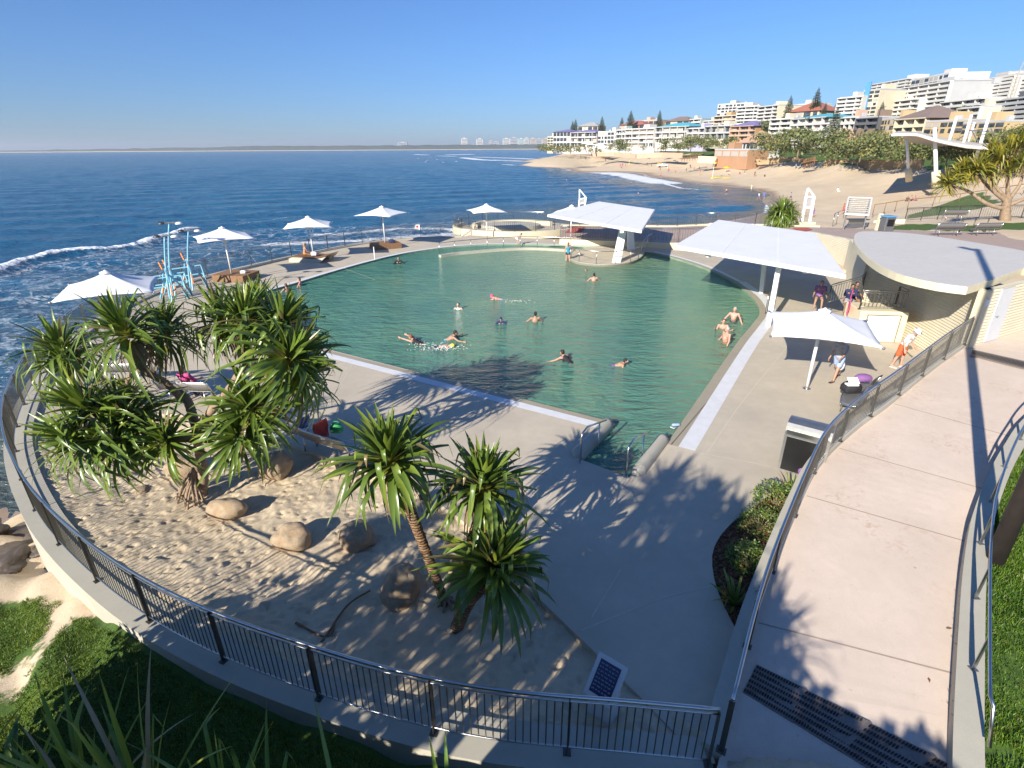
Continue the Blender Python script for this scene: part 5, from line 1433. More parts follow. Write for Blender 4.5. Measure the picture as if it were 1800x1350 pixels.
def strap_plant(loc, n, L, W, seed, label, mat='flax', name='strap_plant', spread=.9, seg=8, group=None):
    r = random.Random(seed); o = thing(name, label, 'plant', loc, 0, group); mb = MB()
    for i in range(n):
        a = i * 2.4 + r.uniform(-.4, .4); el = R(88 - 60 * spread * (i / n) + r.uniform(-8, 8)); d = Vector((math.cos(a) * math.cos(el), math.sin(a) * math.cos(el), math.sin(el)))
        leaf_strip(mb, Vector((math.cos(a) * .05, math.sin(a) * .05, 0)), d, Vector((0, 0, 1)), L * r.uniform(.6, 1.1), W * r.uniform(.7, 1.1), .3 + .7 * r.random(), r.uniform(.6, .85) if r.random() < .3 else 0, r.uniform(.3, 1), 0 if r.random() > .07 else 1, r, seg, r.uniform(-.8, .8))
    mb.build('leaves', M[mat], o, True, 'tint'); return o
p = at(1290, 1062, -.05); strap_plant((p.x, p.y, -.05), 30, .68, .055, 5, 'bright strap leaved lily at the near end of the planter')
p = at(1392, 876, -.05); strap_plant((p.x, p.y, -.05), 34, .75, .04, 6, 'strap leaved clump against the fence at the far end of the planter')
# ---------------------------------------------------------------- flax in front of the camera, on the bank
for i, (x, y, Y, n, L) in enumerate(((20, 1430, 2.0, 30, 1.0), (150, 1400, 2.0, 34, 1.05), (255, 1400, 2.0, 26, 1.2), (395, 1430, 2.0, 20, 1.05), (470, 1440, 1.7, 12, 1.15), (610, 1450, 2.0, 12, .9), (790, 1440, 2.0, 12, .8), (-70, 1350, 2.0, 26, 1.0))):
    p = ay(x, y, Y); p = ay(x, y + 40, 1.6); strap_plant(tuple(p), max(5, int(n * .7)), L * .78, .028, 60 + i, ['flax clump in the bottom left corner of the picture', 'second flax clump from the left at the bottom edge', 'tall flax clump whose blades rise highest at the bottom left', 'sparse flax clump right of the tallest one', 'thin flax with one long arching blade', 'low flax clump at the bottom edge left of the centre', 'rightmost small flax clump at the bottom edge', 'flax clump at the left edge of the frame'][i], spread=.55, seg=10, name='flax_plant')
# ---------------------------------------------------------------- trees behind the camera that throw the foreground shade
def leafy_tree(loc, h, rad, seed, label, n=1500, leaf=.22, mat='treeleaf', trunk=.12, name='tree', squash=.75, group=None, lean=0, clumps=9, bushy=False):
    r = random.Random(seed); o = thing(name, label, 'tree', loc, r.uniform(0, 6), group)
    cl = []
    for i in range(clumps):
        a = r.uniform(0, 6.28); k = r.uniform(.15, .75); cl.append((Vector((math.cos(a) * rad * k, math.sin(a) * rad * k, (h * r.uniform(.22, .86)) if bushy else (h - rad * squash * r.uniform(.35, 1.25)))), rad * r.uniform(.32, .58)))
    mb = MB(); mb.tube([(0, 0, -.3), (lean * .3, 0, h * .3), (lean * .6, 0, h * .62)], [trunk, trunk * .8, trunk * .55], 8)
    for c, q in cl[:6]: mb.tube([(lean * .4, 0, h * .38), tuple((Vector((lean * .5, 0, h * .45)) + c) / 2), tuple(c)], [trunk * .5, trunk * .32, trunk * .15], 5)
    mb.build('trunk', M['limb'], o, True)
    rg = np.random.default_rng(seed); k = len(cl); per = n // k; V = []; C = []
    for c, q in cl:
        d = rg.normal(size=(per, 3)); d /= np.linalg.norm(d, axis=1)[:, None]; rr = q * rg.uniform(.5, 1.08, per)[:, None]
        p = np.array(c) + d * rr * np.array([1, 1, squash]); nn = d * .6 + rg.normal(size=(per, 3)) * .6 + np.array([0, 0, .3]); nn /= np.linalg.norm(nn, axis=1)[:, None]
        u = np.cross(nn, rg.normal(size=(per, 3))); u /= np.linalg.norm(u, axis=1)[:, None]; w = np.cross(nn, u); s = (leaf * rg.uniform(.6, 1.3, per))[:, None]
        V.append(np.stack([p - u * s * .6, p + w * s * .4, p + u * s * .6, p - w * s * .4], 1)); tt = np.clip(.45 + rg.normal(size=per) * .2 + r.uniform(-.15, .15), 0, 1); C.append(np.repeat(np.stack([tt, tt * 0 + .5, tt * 0, tt * 0 + 1], 1), 4, 0))
    V = np.concatenate(V).reshape(-1, 3); C = np.concatenate(C)
    me = bpy.data.meshes.new('crown'); nf = len(V) // 4
    me.vertices.add(len(V)); me.vertices.foreach_set('co', V.astype(np.float32).ravel()); me.loops.add(len(V)); me.loops.foreach_set('vertex_index', np.arange(len(V), dtype=np.int32))
    me.polygons.add(nf); me.polygons.foreach_set('loop_start', np.arange(0, len(V), 4, dtype=np.int32)); me.polygons.foreach_set('loop_total', np.full(nf, 4, np.int32)); me.update(calc_edges=True)
    ca = me.color_attributes.new('tint', 'FLOAT_COLOR', 'POINT'); ca.data.foreach_set('color', C.astype(np.float32).ravel()); me.materials.append(M[mat]); me.validate(); link('crown', me, o)
    return o
M['treeleaf'] = leaf_mat('tree_leaf', (.045, .085, .018), (.045, .085, .018), (.1, .07, .03), .5, .15)
M['coastleaf'] = leaf_mat('coastal_leaf', (.135, .165, .05), (.135, .165, .05), (.13, .1, .05), .6, .1)
sA = Vector((.581, .814)); pA = Vector((.814, -.581))
for i, (q, c, h, rd) in enumerate(((-7.2, -2.6, 4.6, 1.25), (-5.7, -4.0, 6.0, 1.4), (-4.2, -4.6, 6.6, 1.5), (-2.7, -4.6, 6.9, 1.5), (-1.3, -4.2, 5.6, 1.3), (.0, -4.0, 5.9, 1.1), (.9, -4.0, 5.7, 1.0), (1.7, -4.0, 5.6, .9))):
    w2 = sA * c + pA * q; zb = float(bank_h(np.array([w2.x]), np.array([w2.y]))[0]) - .1
    leafy_tree((w2.x, w2.y, zb), h - zb, rd, 80 + i, ['dense shrub tree', 'broad shrub tree', 'tall shrub tree', 'tall dark shrub tree', 'rounded shrub tree', 'small shrub tree', 'slim shrub tree', 'outermost shrub tree'][i] + ' on the headland behind the viewpoint', 1300 if i in (1, 2) else 2000, .2, clumps=12, squash=1.0, name='shade_tree', group='trees behind the viewpoint', bushy=i < 2)
for i, q in enumerate((-8.5, -7.2, -5.9, -4.6)):
    w2 = sA * -1.9 + pA * q; leafy_tree((w2.x, w2.y, -.6), 2.7, 1.6, 95 + i, ['outermost', 'second', 'third', 'innermost'][i] + ' low dense bush on the slope left of the viewpoint', 2200, .2, clumps=14, squash=1.0, name='shade_bush', group='low bushes left of the viewpoint', bushy=True)
# a pandanus behind the camera whose spiky heads edge the shade
for i, (q, c, h) in enumerate(((-3.6, -3.4, 6.9), (-.5, -3.2, 5.2), (-1.0, -2.2, 4.9), (-7.9, -2.4, 4.3), (-2.6, -3.0, 6.6), (-1.9, -3.4, 6.5))):
    w2 = sA * c + pA * q; zb = float(bank_h(np.array([w2.x]), np.array([w2.y]))[0]) - .1
    o = thing('pandanus_tree', ['tallest', 'rightmost', 'middle', 'leftmost', 'second tallest', 'third tallest'][i] + ' pandanus behind the viewpoint whose spiky shadow edges the deck', 'tree', (w2.x, w2.y, zb)); limb(o, [(0, 0, -.2), (0, 0, (h - zb) * .5), (.1, 0, h - zb)], .11, .09, 'ptrunk', True, 'trunk'); head(o, HEADS[i % 3], (.1, 0, h - zb), (.1, .1, 1), 1.1, i)

# ---------------------------------------------------------------- lawn blades
def blades(name, label, xs, ys, zf, hgt, wid, mat, seed):
    rg = np.random.default_rng(seed); n = len(xs); z = zf(xs, ys) - .01
    a = rg.uniform(0, 2 * PI, n); h = hgt * rg.uniform(.5, 1.3, n); w = wid * rg.uniform(.7, 1.3, n); lean = h * rg.uniform(.1, .9, n); b = rg.uniform(0, 2 * PI, n)
    dx, dy = np.cos(a) * w / 2, np.sin(a) * w / 2; lx, ly = np.cos(b) * lean, np.sin(b) * lean
    P = np.stack([np.stack([xs - dx, ys - dy, z], 1), np.stack([xs + dx, ys + dy, z], 1), np.stack([xs + dx * .8 + lx * .4, ys + dy * .8 + ly * .4, z + h * .65], 1), np.stack([xs + lx, ys + ly, z + h], 1), np.stack([xs - dx * .8 + lx * .4, ys - dy * .8 + ly * .4, z + h * .65], 1)], 1).reshape(-1, 3)
    me = bpy.data.meshes.new(name); me.vertices.add(len(P)); me.vertices.foreach_set('co', P.astype(np.float32).ravel())
    me.loops.add(len(P)); me.loops.foreach_set('vertex_index', np.arange(len(P), dtype=np.int32)); me.polygons.add(n)
    me.polygons.foreach_set('loop_start', np.arange(0, len(P), 5, dtype=np.int32)); me.polygons.foreach_set('loop_total', np.full(n, 5, np.int32)); me.update(calc_edges=True)
    tt = np.clip(rg.normal(.5, .22, n) + (fbm(xs * 1.2, ys * 1.2, 3, seed) - .5) * 1.1, 0, 1); C = np.repeat(np.stack([tt, tt * 0 + .5, (rg.random(n) < .05) * 1.0, tt * 0 + 1], 1), 5, 0)
    ca = me.color_attributes.new('tint', 'FLOAT_COLOR', 'POINT'); ca.data.foreach_set('color', C.astype(np.float32).ravel()); me.materials.append(M[mat]); o = link(name, me); return stuff(o, label, 'grass')
M['grassleaf'] = leaf_mat('grass_blade', (.09, .19, .016), (.05, .1, .012), (.20, .17, .06), .5, .2)
M['grassdark'] = leaf_mat('grass_blade_left', (.125, .215, .030), (.05, .1, .012), (.20, .17, .06), .5, .2)
rg = np.random.default_rng(4); N = 150000
i = rg.uniform(4, 58, N); d_ = rg.random(N) ** 1.5 * 6.5 + .03
bx = np.interp(i, np.arange(60), RR[:, 0]); by = np.interp(i, np.arange(60), RR[:, 1]); tx = np.gradient(RR[:, 0]); ty = np.gradient(RR[:, 1]); nl = np.hypot(tx, ty); nx_, ny_ = ty / nl, -tx / nl
gx = bx + np.interp(i, np.arange(60), nx_) * d_; gy = by + np.interp(i, np.arange(60), ny_) * d_
blades('lawn_grass', 'green lawn along the right side of the ramp', gx, gy, terrain, .075, .011, 'grassleaf', 5)
N = 190000; gx = rg.uniform(-11, 2.2, N); gy = rg.uniform(2.6, 10, N)
out = np.array([tuple(p) for p in offset(PERIM, .40)][:40]); k = ~in_poly(gx, gy, [tuple(p) for p in offset(PERIM, .37)][:60] + [(-20, 30), (5, 30), (5, 4)]) & ~in_poly(gx + (fbm(gx * 3, gy * 3, 3, 44) - .5) * .9, gy + (fbm(gx * 3, gy * 3, 3, 45) - .5) * .9, dirt)
k &= (terrain(gx, gy) > -1.25); 
def left_ground(x, y): 
    return terrain(x, y) + (fbm(x * 1.3, y * 1.3, 4, 3) - .5) * .12
blades('lawn_grass', 'green grass on the slope outside the fence at lower left', gx[k], gy[k], left_ground, .06, .011, 'grassdark', 6)
N = 26000; gx = rg.uniform(5.2, 10.5, N); gy = rg.uniform(1.8, 4.6, N); e0 = Vector(RR[0]); e1 = Vector(RR[6]); d0 = (e1 - e0).normalized(); k = ((gx - e0.x) * d0.y - (gy - e0.y) * d0.x) > .04
blades('lawn_grass', 'near end of the green lawn at the bottom right corner', gx[k], gy[k], terrain, .075, .011, 'grassleaf', 9)
# scattered leaves on the ramp
for i, (x, y, z) in enumerate(((1668, 1105, .3), (1608, 998, .36), (1668, 860, .55), (1633, 1195, .2))):
    p = at(x, y, z + .02); mb = MB(); mb.add([(-.05, 0, 0), (0, .02, .01), (.06, 0, .004), (0, -.02, .008)], [(0, 1, 2, 3)]); o = mb.build('fallen_leaf', M['wood']); o.location = p; o.rotation_euler.z = i * 1.4; tag(o, ['brown leaf against the right kerb of the ramp', 'small dead leaf in the middle of the ramp', 'small dead leaf higher up the ramp', 'dead leaf near the wide drain grate'][i], 'leaf')
# ================================================================ town, beach furniture, far coast
def facade_mat(name, col, rough=.7, var=.06): return plain(name, col, rough, var, .35, 0, 60, space='W')
WALLS = {k: facade_mat('wall_' + k, c) for k, c in dict(white=(.60, .58, .54), cream=(.66, .58, .42), beige=(.56, .47, .35), salmon=(.56, .36, .25), orange=(.52, .32, .15), grey=(.45, .45, .45), palegrey=(.44, .44, .44), lilac=(.42, .40, .55), brick=(.40, .23, .13), brown=(.24, .17, .12), mint=(.50, .62, .56), tan=(.50, .37, .20), dark=(.12, .12, .13)).items()}
ROOFS = {k: facade_mat('roof_' + k, c, .6, .1) for k, c in dict(red=(.38, .14, .09), brown=(.23, .17, .14), purple=(.22, .19, .36), teal=(.10, .42, .50), blue=(.10, .30, .52), salmon=(.50, .30, .20), grey=(.38, .37, .36), slate=(.20, .20, .23)).items()}
def glass(name, c):
    t = NT(name); n = t.noise(.9, 2, .5); t.set(Base_Color=t.ramp(n, [(.35, mulc(c, .45)), (.65, mulc(c, 1.5))]), Roughness=.12); return t.m
GL = [glass('window_glass', (.055, .065, .075)), glass('window_glass_green', (.06, .10, .09))]
CURT = facade_mat('window_curtain', (.42, .38, .33))
HAZE_FAR = 1
def building(x0, x1, yt, yb, Y0, Y1, depth, floors, wall, label, accent=None, bays=None, balcony=True, roof=None, glass_i=0, top=None, cat='apartment block', name='apartment_block', ytr=None, ped=0, wh=.55, fins=True, curtain=.2, seed=0):
    """front edge from pixel x0 (at depth Y0) to x1 (at depth Y1); yt/yb are the roof and ground rows"""
    r = random.Random(int(x0 * 7 + yt)); A = ay(x0, yb, Y0); B = ay(x1, yb, Y1); zb = min(A.z, B.z) - 3
    zt = ay((x0 + x1) / 2, yt, (Y0 + Y1) / 2).z
    zg = ay((x0 + x1) / 2, yb, (Y0 + Y1) / 2).z
    d = Vector((B.x - A.x, B.y - A.y, 0)); W = d.length; rz = math.atan2(d.y, d.x); H = zt - zg
    o = thing(name, label, cat, (A.x, A.y, zg), rz)
    body = MB(); body.box((W / 2, depth / 2, (H - 4) / 2), (W, depth, H + 4)); w_ = body.build('wall', WALLS[wall], o)
    fh = H / floors; bays = bays or max(2, int(W / 4.2)); bw = W / bays
    acc = WALLS[accent] if accent else WALLS['white']
    wmesh = {}
    mb = MB(); mb.box((0, 0, 0), (bw * .84, .12, fh * (wh + .14))); g0 = mb.build('window', GL[glass_i], o); gm = g0.data; bpy.data.objects.remove(g0)
    mb = MB(); mb.box((0, 0, 0), (bw * .84, .12, fh * (wh + .14))); g0 = mb.build('window', CURT, o); cm = g0.data; bpy.data.objects.remove(g0)
    side = max(1, int(depth / 5)); tot = 0
    for f in range(floors):
        zc = fh * (f + .52)
        for b in range(bays):
            if tot > 92: break
            k = link('window', cm if r.random() < curtain else gm, o); k.location = (bw * (b + .5), -.03, zc); tot += 1
            if r.random() < .25: k.scale = (.6, 1, 1)
        for s in range(side):
            if tot > 97 or depth < 7: break
            k = link('window', gm, o); k.location = (-.03, depth * (s + .5) / side, zc); k.rotation_euler = (0, 0, PI / 2); k.scale = (.5, 1, .8); tot += 1
        if balcony and f > 0:
            mb = MB(); mb.box((W / 2, -.75, fh * f - .12), (W * .985, 1.5, .26)); mb.box((W / 2, -1.44, fh * f + .28), (W * .97, .08, .55)); mb.build('balcony', acc, o)
    if balcony:
        mb = MB(); mb.box((W / 2, -.8, H + .02), (W * .99, 1.7, .3)); mb.build('eave', acc, o)
        if fins:
            for b in range(0, bays + 1, 2):
                mb = MB(); mb.box((min(W - .15, max(.15, bw * b)), -.72, H / 2), (.28, 1.35, H - .1)); mb.build('party_wall', acc, o)
    if roof in (None,):
        mb = MB(); mb.box((W / 2, depth / 2, H + .25), (W * 1.01, depth * 1.01, .5)); rf = mb.build('roof', WALLS['palegrey'] if wall != 'white' else acc, o)
        mb = MB(); mb.box((W * r.uniform(.3, .7), depth * .5, H + 1.5), (W * .18, depth * .4, 2.2)); mb.build('plant_room', WALLS[wall], rf)
        mb = MB(); mb.box((W * r.uniform(.2, .8), depth * .4, H + 1.0), (W * .06, 1.5, 1.2)); mb.build('vent', WALLS['grey'], rf)
    else:
        e = .9; hr = min(W, depth) * (.22 if top is None else top); mb = MB()
        if W > depth: rid = [(depth / 2, depth / 2, H + hr), (W - depth / 2, depth / 2, H + hr)]
        else: rid = [(W / 2, W / 2, H + hr), (W / 2, depth - W / 2 + .01, H + hr)]
        v = [(-e, -e - (.8 if balcony else 0), H), (W + e, -e - (.8 if balcony else 0), H), (W + e, depth + e, H), (-e, depth + e, H)] + rid
        if W > depth: fs = [(0, 1, 5, 4), (1, 2, 5), (2, 3, 4, 5), (3, 0, 4), (3, 2, 1, 0)]
        else: fs = [(0, 1, 4), (1, 2, 5, 4), (2, 3, 5), (3, 0, 4, 5), (3, 2, 1, 0)]
        mb.add(v, fs); mb.build('roof', ROOFS[roof], o)
    return o
B = building
# --- far row to near row, left to right
B(962, 972, 241, 259, 432, 430, 14, 4, 'cream', 'narrow cream block at the left end of the seafront row', balcony=False, bays=2)
B(972, 1002, 232, 259, 425, 415, 16, 3, 'white', 'white block with a purple slate roof at the left end of the seafront', roof='purple', top=.12, balcony=False, bays=5)
B(1004, 1048, 233, 259, 412, 398, 16, 3, 'white', 'white balconied block with a purple slate roof near the point', roof='purple', top=.12, bays=7)
B(1050, 1084, 232, 259, 392, 380, 14, 4, 'white', 'plain white flat roofed block right of the purple roofed pair', bays=6, balcony=False)
B(1083, 1099, 229, 259, 378, 372, 14, 4, 'mint', 'narrow pale green block between two white ones', bays=3)
B(1099, 1150, 227, 259, 370, 350, 16, 4, 'white', 'white balconied block with a lilac centre and teal blinds', accent='white', bays=8, curtain=.5)
B(1152, 1211, 223, 252, 345, 325, 16, 3, 'white', 'long white block with bright teal penthouse roof', roof='teal', top=.14, bays=9, curtain=.45)
B(1208, 1239, 226, 252, 323, 312, 14, 3, 'lilac', 'lilac block with white fins right of the teal roofed one', bays=6)
B(1239, 1286, 222, 246, 312, 296, 14, 2, 'cream', 'low cream block with blue fascia behind the beach trees', bays=8, accent='grey')
B(1284, 1325, 222, 247, 295, 282, 13, 3, 'orange', 'orange block with a purple hip roof', roof='purple', top=.2, bays=5, accent='salmon')
B(1015, 1050, 222, 240, 470, 460, 14, 2, 'cream', 'cream house behind the purple roofed blocks', roof='grey', balcony=False)
B(1088, 1131, 220, 236, 440, 425, 14, 2, 'salmon', 'salmon house with a dark red roof behind the white blocks', roof='red', balcony=False)
B(1122, 1156, 212, 230, 470, 455, 14, 2, 'salmon', 'pale salmon block on the skyline left of the teal roof', balcony=False)
B(1168, 1210, 213, 228, 430, 415, 14, 2, 'beige', 'beige house with a brown hip roof on the skyline', roof='brown', balcony=False)
B(1207, 1232, 210, 226, 420, 410, 12, 3, 'mint', 'small mint white block on the skyline', bays=4)
B(1236, 1262, 213, 226, 400, 392, 12, 3, 'beige', 'beige flats behind the lilac block', bays=5)
B(1255, 1302, 204, 224, 390, 372, 14, 3, 'orange', 'orange terraced flats below the white tower', bays=6, accent='beige')
B(1259, 1312, 183, 208, 440, 425, 20, 5, 'white', 'broad white tower on the skyline above the orange flats', bays=8, balcony=False, fins=False)
B(1293, 1330, 188, 224, 355, 345, 18, 6, 'white', 'white tower with green glass bays, left half of a pair', bays=5, glass_i=1)
B(1330, 1362, 187, 224, 345, 330, 18, 6, 'cream', 'cream tower with dark balconies, right half of the white pair', bays=5)
B(1352, 1389, 210, 243, 268, 258, 15, 4, 'cream', 'four storey cream block with brown brick flank above the trees', bays=4)
B(1390, 1451, 208, 241, 252, 232, 14, 3, 'white', 'white motel with a long light blue roof', roof='teal', top=.12, bays=9)
B(1384, 1438, 196, 209, 300, 285, 16, 1, 'beige', 'house with a bright red hip roof above the motel', roof='red', top=.3, balcony=False)
B(1388, 1432, 184, 196, 360, 345, 14, 2, 'white', 'low white flats behind the red roofed house', bays=7, balcony=False)
B(1469, 1509, 172, 206, 268, 258, 16, 5, 'white', 'five storey white block left of the blue striped tower', bays=5)
B(1508, 1536, 159, 208, 262, 255, 18, 7, 'cream', 'tall cream tower with a blue vertical stripe', bays=3, balcony=False)
B(1527, 1592, 144, 186, 330, 300, 18, 8, 'white', 'long white slab block on the skyline', bays=11)
B(1560, 1660, 151, 205, 272, 235, 22, 7, 'palegrey', 'large stepped grey white apartment block with long balconies', bays=12, curtain=.35)
B(1600, 1662, 136, 153, 285, 258, 16, 2, 'white', 'white penthouse storeys on top of the large stepped block', bays=8, balcony=False)
B(1562, 1608, 177, 208, 262, 246, 12, 4, 'white', 'white portal framed front of the stepped block', bays=5)
B(1648, 1674, 149, 180, 300, 290, 15, 5, 'white', 'narrow white block between the two big skyline buildings', bays=4)
B(1668, 1776, 141, 178, 262, 225, 20, 6, 'palegrey', 'long grey balconied block on the skyline at right', bays=12, curtain=.3)
B(1772, 1830, 139, 172, 232, 214, 18, 5, 'salmon', 'salmon and white block at the right edge of the skyline', bays=6)
B(1655, 1726, 177, 196, 225, 205, 14, 2, 'white', 'low white block with flat roof under the long grey one', bays=7)
B(1684, 1724, 190, 212, 200, 190, 12, 2, 'cream', 'cream house with projecting eaves under the white block', bays=4)
B(1726, 1830, 174, 216, 200, 172, 16, 5, 'dark', 'unfinished block wrapped in dark green netting', bays=10, accent='grey', curtain=0)
B(1478, 1506, 207, 228, 215, 208, 10, 2, 'salmon', 'row of small white and red houses behind the coastal trees', bays=6, accent='white')
B(1506, 1546, 208, 228, 206, 196, 10, 2, 'brown', 'dark terrace with deep verandas and a blue fascia', bays=4, accent='dark')
B(1546, 1572, 210, 230, 195, 188, 10, 2, 'tan', 'tan timber screened house behind the coastal trees', bays=5, balcony=False)
B(1574, 1628, 209, 236, 186, 174, 13, 2, 'brick', 'brick house with a wide brown hip roof', roof='brown', top=.3, bays=6, accent='cream')
B(1622, 1690, 214, 236, 170, 158, 12, 2, 'tan', 'tan rendered flats with small windows above the shade sail', bays=5, balcony=False)
B(1688, 1760, 216, 236, 157, 145, 12, 2, 'tan', 'second tan rendered building right of the first', bays=5, balcony=False)
o = B(1298, 1331, 251, 263, 236, 226, 11, 1, 'white', 'surf club with a salmon hip roof and white veranda above the beach', roof='salmon', top=.42, balcony=False, bays=5, cat='clubhouse', name='surf_club')
o = B(1255, 1314, 264, 277, 232, 214, 9, 1, 'brick', 'low brick boat shed with white doors below the surf club', balcony=False, bays=4, curtain=1, cat='shed', name='boat_shed')
# blue stripe of the cream tower and motel lettering
A_ = ay(1515, 208, 258.5); mb = MB(); mb.box((0, -.3, 5.2), (2.2, .5, 13.5)); 
tower = [x for x in bpy.data.objects if x.get('label', '').startswith('tall cream tower')][0]
s_ = mb.build('stripe', ROOFS['blue'], tower); s_.location = (2.0, -.1, 2.0)
motel = [x for x in bpy.data.objects if x.get('label', '').startswith('white motel')][0]
cu = bpy.data.curves.new('lettering', 'FONT'); cu.body = 'Ca'; cu.size = 2.6; cu.extrude = .06; ctmp = bpy.data.objects.new('t', cu); COL.objects.link(ctmp); me_ = bpy.data.meshes.new_from_object(ctmp.evaluated_get(bpy.context.evaluated_depsgraph_get())); bpy.data.objects.remove(ctmp); tx = link('lettering', me_, motel); tx.rotation_euler = (PI / 2, 0, 0); tx.location = (9.0, -1.9, ay(1420, 208, 245).z - motel.location.z - .4); me_.materials.append(WALLS['dark'])
# tower crane over the netted block
a = ay(1762, 215, 190); o = thing('tower_crane', 'grey lattice tower crane over the netted block at the right edge', 'crane', tuple(a)); H_ = ay(1772, 135, 190).z - a.z
M['crane'] = plain('crane_paint', (.42, .38, .30), .5); mb = MB()
for sx_ in (-.6, .6):
    for sy_ in (-.6, .6): mb.bar((sx_, sy_, 0), (sx_, sy_, H_), .16)
for k in range(12): z0 = H_ * k / 12; z1 = H_ * (k + 1) / 12; mb.bar((-.6, -.6, z0), (.6, -.6, z1), .1); mb.bar((.6, .6, z0), (-.6, .6, z1), .1)
stuff(mb.build('mast', M['crane'], o)); mb = MB(); mb.bar((-7, 0, H_ - .6), (14, 0, H_ + 3.2), .35); mb.bar((-7, 0, H_ + .6), (14, 0, H_ + 3.6), .18); mb.bar((0, 0, H_), (.6, 0, H_ + 4), .2); mb.build('jib', M['crane'], o)
mb = MB(); mb.box((-6, 0, H_ - 1), (2, 1, 1.5)); mb.build('counterweight', WALLS['grey'], o)

# ---------------------------------------------------------------- Norfolk pines
def pine_mesh(seed, tiers=17):
    r = random.Random(seed); mb = MB(); mb.cur = (.35, .5, 0)
    for k in range(tiers):
        u = k / (tiers - 1); z = .14 + .84 * u; R_ = .21 * (1 - u) ** .75 + .012; nb = 9 if u < .8 else 6
        for j in range(nb):
            a = 2 * PI * j / nb + k * .55 + r.uniform(-.15, .15); R2 = R_ * r.uniform(.75, 1.15); dx, dy = math.cos(a), math.sin(a); px_, py_ = -dy, dx
            for s in range(7):
                f0, f1 = s / 7, (s + 1.3) / 7; w = .035 * (1 - .5 * f0) * (1 - .4 * u); zz = z + .05 * R2 / .2 * f0 ** 2 - .012; mb.cur = (min(1, max(0, .4 + r.uniform(-.3, .3))), .5, 0)
                sg = r.choice((-1, 1))
                mb.add([(dx * R2 * f0, dy * R2 * f0, zz), (dx * R2 * f1 + px_ * w * .7, dy * R2 * f1 + py_ * w * .7, zz + .018 + r.uniform(-.01, .01)), (dx * R2 * f1, dy * R2 * f1, zz + .004), (dx * R2 * f1 - px_ * w * .7, dy * R2 * f1 - py_ * w * .7, zz + .018 + r.uniform(-.01, .01))], [(0, 1, 2), (0, 2, 3)])
                mb.add([(dx * R2 * f0, dy * R2 * f0, zz + .012), (dx * R2 * f1, dy * R2 * f1, zz + .03), (dx * R2 * f1, dy * R2 * f1, zz - .018)], [(0, 1, 2)])
    o = mb.build('crown', M['pineleaf'], None, False, 'tint'); me = o.data; bpy.data.objects.remove(o)
    mb = MB(); mb.tube([(0, 0, -.05), (0, 0, .5), (0, 0, 1.0)], [.016, .011, .002], 6); o = mb.build('trunk', M['limb']); tm = o.data; bpy.data.objects.remove(o)
    return me, tm
M['pineleaf'] = leaf_mat('pine_needles', (.030, .055, .022), (.03, .055, .022), (.1, .07, .03), .6)
PINES = [pine_mesh(s) for s in (1, 2)]
for i, (x, yt, yb, Y, lb) in enumerate(((1006, 212, 240, 455, 'leftmost small pine of the pair behind the purple roofs'), (1011, 209, 240, 450, 'taller pine of the pair behind the purple roofs'), (1057, 204, 240, 430, 'pine standing behind the plain white block'), (1092, 205, 232, 520, 'distant thin pine left of the red roof'), (1107, 194, 232, 425, 'broad pine beside the dark red roof'), (1157, 193, 232, 400, 'thin pine at the left end of the teal roof'), (1383, 167, 214, 300, 'tall pine left of the red roofed house'), (1430, 153, 205, 290, 'tallest pine, right of the red roofed house'), (1446, 180, 212, 280, 'small dark pine between the red roof and the white block'), (1467, 174, 206, 300, 'pine peeping over the left side of the five storey white block'), (1462, 188, 242, 215, 'dark green broad pine in front of the motel end'), (1545, 178, 212, 250, 'feathery pine in front of the blue striped tower'))):
    b = ay(x, yb, Y); t_ = ay(x, yt, Y); h = t_.z - b.z; o = thing('norfolk_pine', lb, 'tree', tuple(b), i * .7, 'pines of the town')
    for nm, me in zip(('crown', 'trunk'), PINES[i % 2]):
        c = link(nm, me, o); c.scale = (h * (1.25 if i in (10, 4) else 1.0), h * (1.25 if i in (10, 4) else 1.0), h)

# ---------------------------------------------------------------- coastal trees
ctree = []
cl = [(1350, 272, 200, 10, 44), (1378, 272, 190, 9, 46), (1402, 274, 182, 12, 48), (1432, 276, 176, 9, 44), (1462, 278, 168, 12, 50), (1488, 279, 160, 10, 50), (1512, 279, 152, 10, 46), (1538, 278, 146, 11, 46), (1562, 278, 138, 9, 44), (1588, 280, 130, 9, 44), (1612, 280, 124, 9, 40), (1640, 282, 120, 9, 38), (1664, 284, 116, 9, 40), (1690, 284, 112, 9, 42), (1716, 286, 110, 9, 46),
      (1420, 256, 205, 10, 30), (1480, 252, 190, 9, 26), (1540, 250, 175, 8, 24), (1750, 262, 105, 9, 40), (1785, 262, 98, 10, 44), (1730, 250, 118, 8, 26), (1815, 250, 92, 10, 40),
      (1170, 264, 300, 9, 22), (1192, 264, 292, 9, 24), (1214, 263, 282, 10, 28), (1236, 264, 272, 10, 28), (1258, 263, 262, 9, 24), (1280, 262, 255, 9, 24), (1072, 266, 350, 8, 16), (1088, 266, 345, 9, 22), (1100, 266, 342, 8, 18), (1026, 262, 400, 8, 12), (1040, 262, 392, 8, 13), (980, 261, 430, 7, 12), (1340, 240, 285, 9, 30), (1322, 244, 292, 8, 22), (1690, 208, 212, 8, 22), (955, 262, 470, 7, 10), (948, 262, 490, 7, 9), (1130, 264, 322, 6, 10), (1300, 234, 300, 6, 12)]
LBT = ['bushy', 'rounded', 'spreading', 'dense', 'wind shaped']
